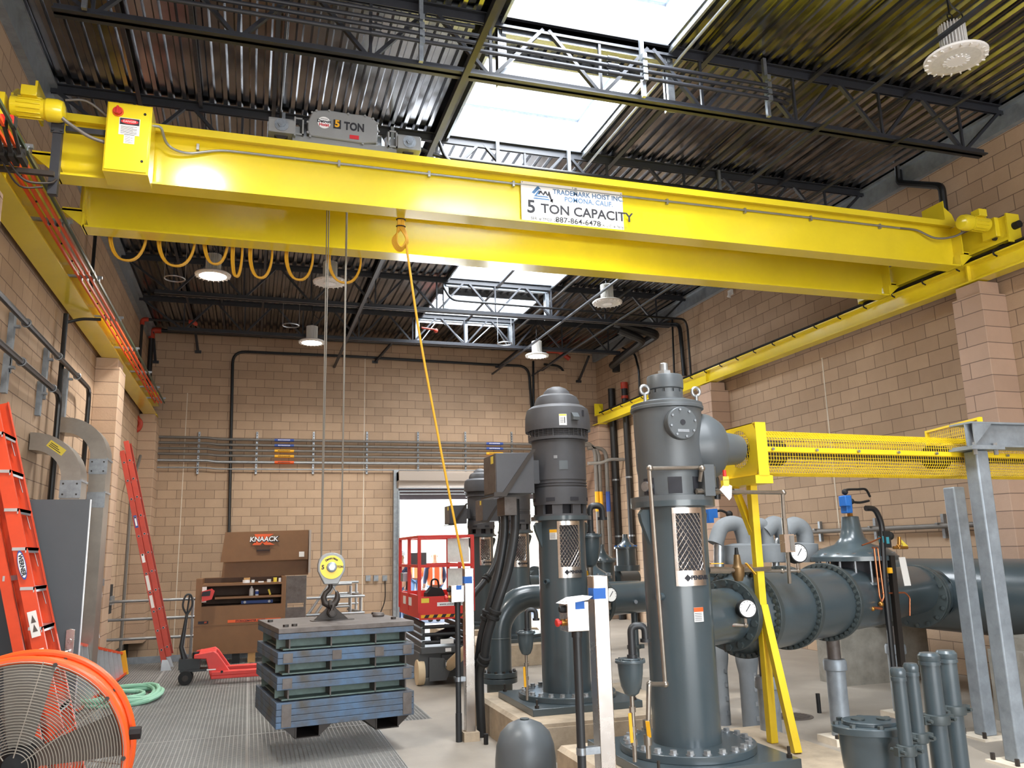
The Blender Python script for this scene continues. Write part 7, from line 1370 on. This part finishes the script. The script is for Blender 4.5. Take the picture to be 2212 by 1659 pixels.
# ------------------------------------------------------------------ people outside the door
def skin(name, joints, edges, m, parent, sub=2):
    me = bpy.data.meshes.new(name); o0 = ORG[parent.name]; me.from_pydata([V(j[0]) - o0 for j in joints], edges, []); o = bpy.data.objects.new(name, me); COL.objects.link(o)
    s = o.modifiers.new('skin', 'SKIN'); s.use_smooth_shade = True
    for i, j in enumerate(joints): r_ = j[1] if isinstance(j[1], tuple) else (j[1], j[1]); me.skin_vertices[0].data[i].radius = r_; me.skin_vertices[0].data[i].use_root = (i == 0)
    q = o.modifiers.new('sub', 'SUBSURF'); q.levels = sub; q.render_levels = sub; me.materials.append(M[m]); o.parent = parent; ORG[o.name] = o0; return o
def person(x, y, h, yaw, lb, shirt, hat, vest=None):
    k = h / 1.75; R = Matrix.Translation((x, y, 0)) @ Matrix.Rotation(yaw, 4, 'Z'); T = lambda a, b_, c: tuple(R @ V((a * k, b_ * k, c * k)))
    r = thing('person', lb, 'person', (x, y, 0), 'people outside the doorway')
    J = [(T(0, 0, .96), (.15, .11)), (T(0, .01, 1.15), (.15, .10)), (T(0, 0, 1.36), (.17, .11)), (T(0, 0, 1.47), (.07, .07)), (T(0, -.01, 1.55), (.055, .06)), (T(0, -.02, 1.64), (.078, .095)), (T(0, -.015, 1.72), (.06, .075)),
         (T(.09, 0, .86), (.09, .09)), (T(.1, -.01, .48), (.065, .065)), (T(.1, .02, .09), (.045, .05)), (T(.11, -.12, .04), (.04, .03)), (T(-.09, 0, .86), (.09, .09)), (T(-.1, -.02, .48), (.065, .065)), (T(-.1, .02, .09), (.045, .05)), (T(-.11, -.12, .04), (.04, .03)),
         (T(.2, 0, 1.39), (.06, .06)), (T(.26, .02, 1.12), (.048, .048)), (T(.25, -.1, .90), (.036, .036)), (T(.24, -.16, .84), (.03, .04)), (T(-.2, 0, 1.39), (.06, .06)), (T(-.26, .03, 1.12), (.048, .048)), (T(-.24, -.1, .92), (.036, .036)), (T(-.22, -.17, .86), (.03, .04))]
    Ed = [(0, 1), (1, 2), (2, 3), (3, 4), (4, 5), (5, 6), (0, 7), (7, 8), (8, 9), (9, 10), (0, 11), (11, 12), (12, 13), (13, 14), (2, 15), (15, 16), (16, 17), (17, 18), (2, 19), (19, 20), (20, 21), (21, 22)]
    skin('body', J, Ed, 'skin', r)
    g = lambda ids, gr, nm, m: skin(nm, [(J[i][0], tuple(v * gr + .008 for v in (J[i][1] if isinstance(J[i][1], tuple) else (J[i][1],) * 2))) for i in ids], [(a_, a_ + 1) for a_ in range(len(ids) - 1)], m, r)
    S = [0, 1, 2, 15, 16, 17, 19, 20, 21]; jj = [(J[i][0], tuple(v * 1.06 + .01 for v in J[i][1])) for i in S]; jj[5] = (tuple(V(jj[4][0]).lerp(V(jj[5][0]), .8)), jj[5][1]); jj[8] = (tuple(V(jj[7][0]).lerp(V(jj[8][0]), .8)), jj[8][1])
    skin('shirt', jj, [(0, 1), (1, 2), (2, 3), (3, 4), (4, 5), (2, 6), (6, 7), (7, 8)], shirt, r)
    Pn = [0, 7, 8, 9, 11, 12, 13]; pp = [(J[i][0], tuple(v * 1.05 + .012 for v in J[i][1])) for i in Pn]; skin('trousers', pp, [(0, 1), (1, 2), (2, 3), (0, 4), (4, 5), (5, 6)], 'jeans', r)
    for i in (9, 13): skin('boot', [(J[i][0], .058), (tuple(V(J[i][0]) * .8 + V(J[i + 1][0]) * .2 - V((0, 0, .03))), (.055, .05)), (J[i + 1][0], (.05, .042))], [(0, 1), (1, 2)], 'rubber_black', r, 1)
    for side in (18, 22):
        p0, p1 = V(J[side - 1][0]), V(J[side][0]); d = (p1 - p0).normalized(); s_ = d.cross(V((0, 0, 1))).normalized()
        for f_ in range(5):
            a_ = p1 + s_ * ((f_ - 1.5) * .016 * k) + d * .02 if f_ < 4 else p1 + s_ * -.035 * k
            skin('finger', [(tuple(a_), .008), (tuple(a_ + d * .035 * k), .0075), (tuple(a_ + d * .06 * k + V((0, 0, -.02))), .006)], [(0, 1), (1, 2)], 'skin', r, 1)
    if vest:
        b = MB(R)
        b.add([(v[0] * k, v[1] * k, v[2] * k) for z_, rx, ry in ((.92, .2, .155), (1.15, .2, .15), (1.33, .215, .155), (1.42, .15, .12)) for v in [(rx * math.cos(t), ry * math.sin(t), z_) for t in [q * 2 * PI / 24 for q in range(24)]]], [(i * 24 + q, i * 24 + (q + 1) % 24, (i + 1) * 24 + (q + 1) % 24, (i + 1) * 24 + q) for i in range(3) for q in range(24)]); vb_ = b.build('hi_vis_vest', vest, r)
        for sx_ in (-.09, .09):
            b = MB(R); b.bx((sx_ - .022) * k, (sx_ + .022) * k, -.172 * k, -.15 * k, .93 * k, 1.38 * k); b.bx((sx_ - .022) * k, (sx_ + .022) * k, .15 * k, .172 * k, .93 * k, 1.38 * k); b.build('reflective_stripe', 'lens_white', vb_)
    b = MB(R); c = V((0, -.015, 1.70)) * k; b.lathe([(.125 * k, -.01), (.125 * k, .0), (.108 * k, .01), (.10 * k, .06), (.06 * k, .1), (.001, .112)], c, (0, 0, 1), 24, caps=False); b.prism([(-.07, 0), (.07, 0), (.05, .08), (-.05, .08)], c + V((0, -.1, -.005)), (1, 0, 0), (0, -1, -.15), .008); b.build('hard_hat', hat, r)
    b = MB(R); c = V((0, -.03, 1.63)) * k
    b.sph(c + V((0, -.09, -.005)) * k, .014 * k, 8, (1, 1.3, 1.5))
    for sx_ in (-1, 1): b.sph(c + V((sx_ * .083, .01, 0)) * k, .02 * k, 8, (.5, 1, 1.5))
    b.build('nose_and_ears', 'skin', r); b = MB(R)
    for sx_ in (-1, 1): b.sph(c + V((sx_ * .032, -.083, .02)) * k, .011 * k, 8)
    b.bx((-.025) * k, .025 * k, c.y - .09 * k, c.y - .078 * k, c.z - .052 * k, c.z - .046 * k); b.build('eyes_and_mouth', 'ink', r)
    return r
p = PY(939, 1240, 20.9); person(p.x, 20.9, 1.74, PI + .15, 'person in orange vest and hard hat seen from behind outside the doorway', 'shirt_navy', 'hardhat', 'vest_orange')
p = PY(872, 1240, 21.3); person(p.x - .05, 21.3, 1.72, -.9, 'person in dark shirt and jeans half hidden by the left door jamb', 'shirt_navy', 'hardhat')
p = PY(897, 1240, 27.0); person(p.x, 27.0, 1.75, PI, 'distant person in orange vest outside, left of the nearer vest', 'vest_orange', 'hardhat', 'vest_orange')
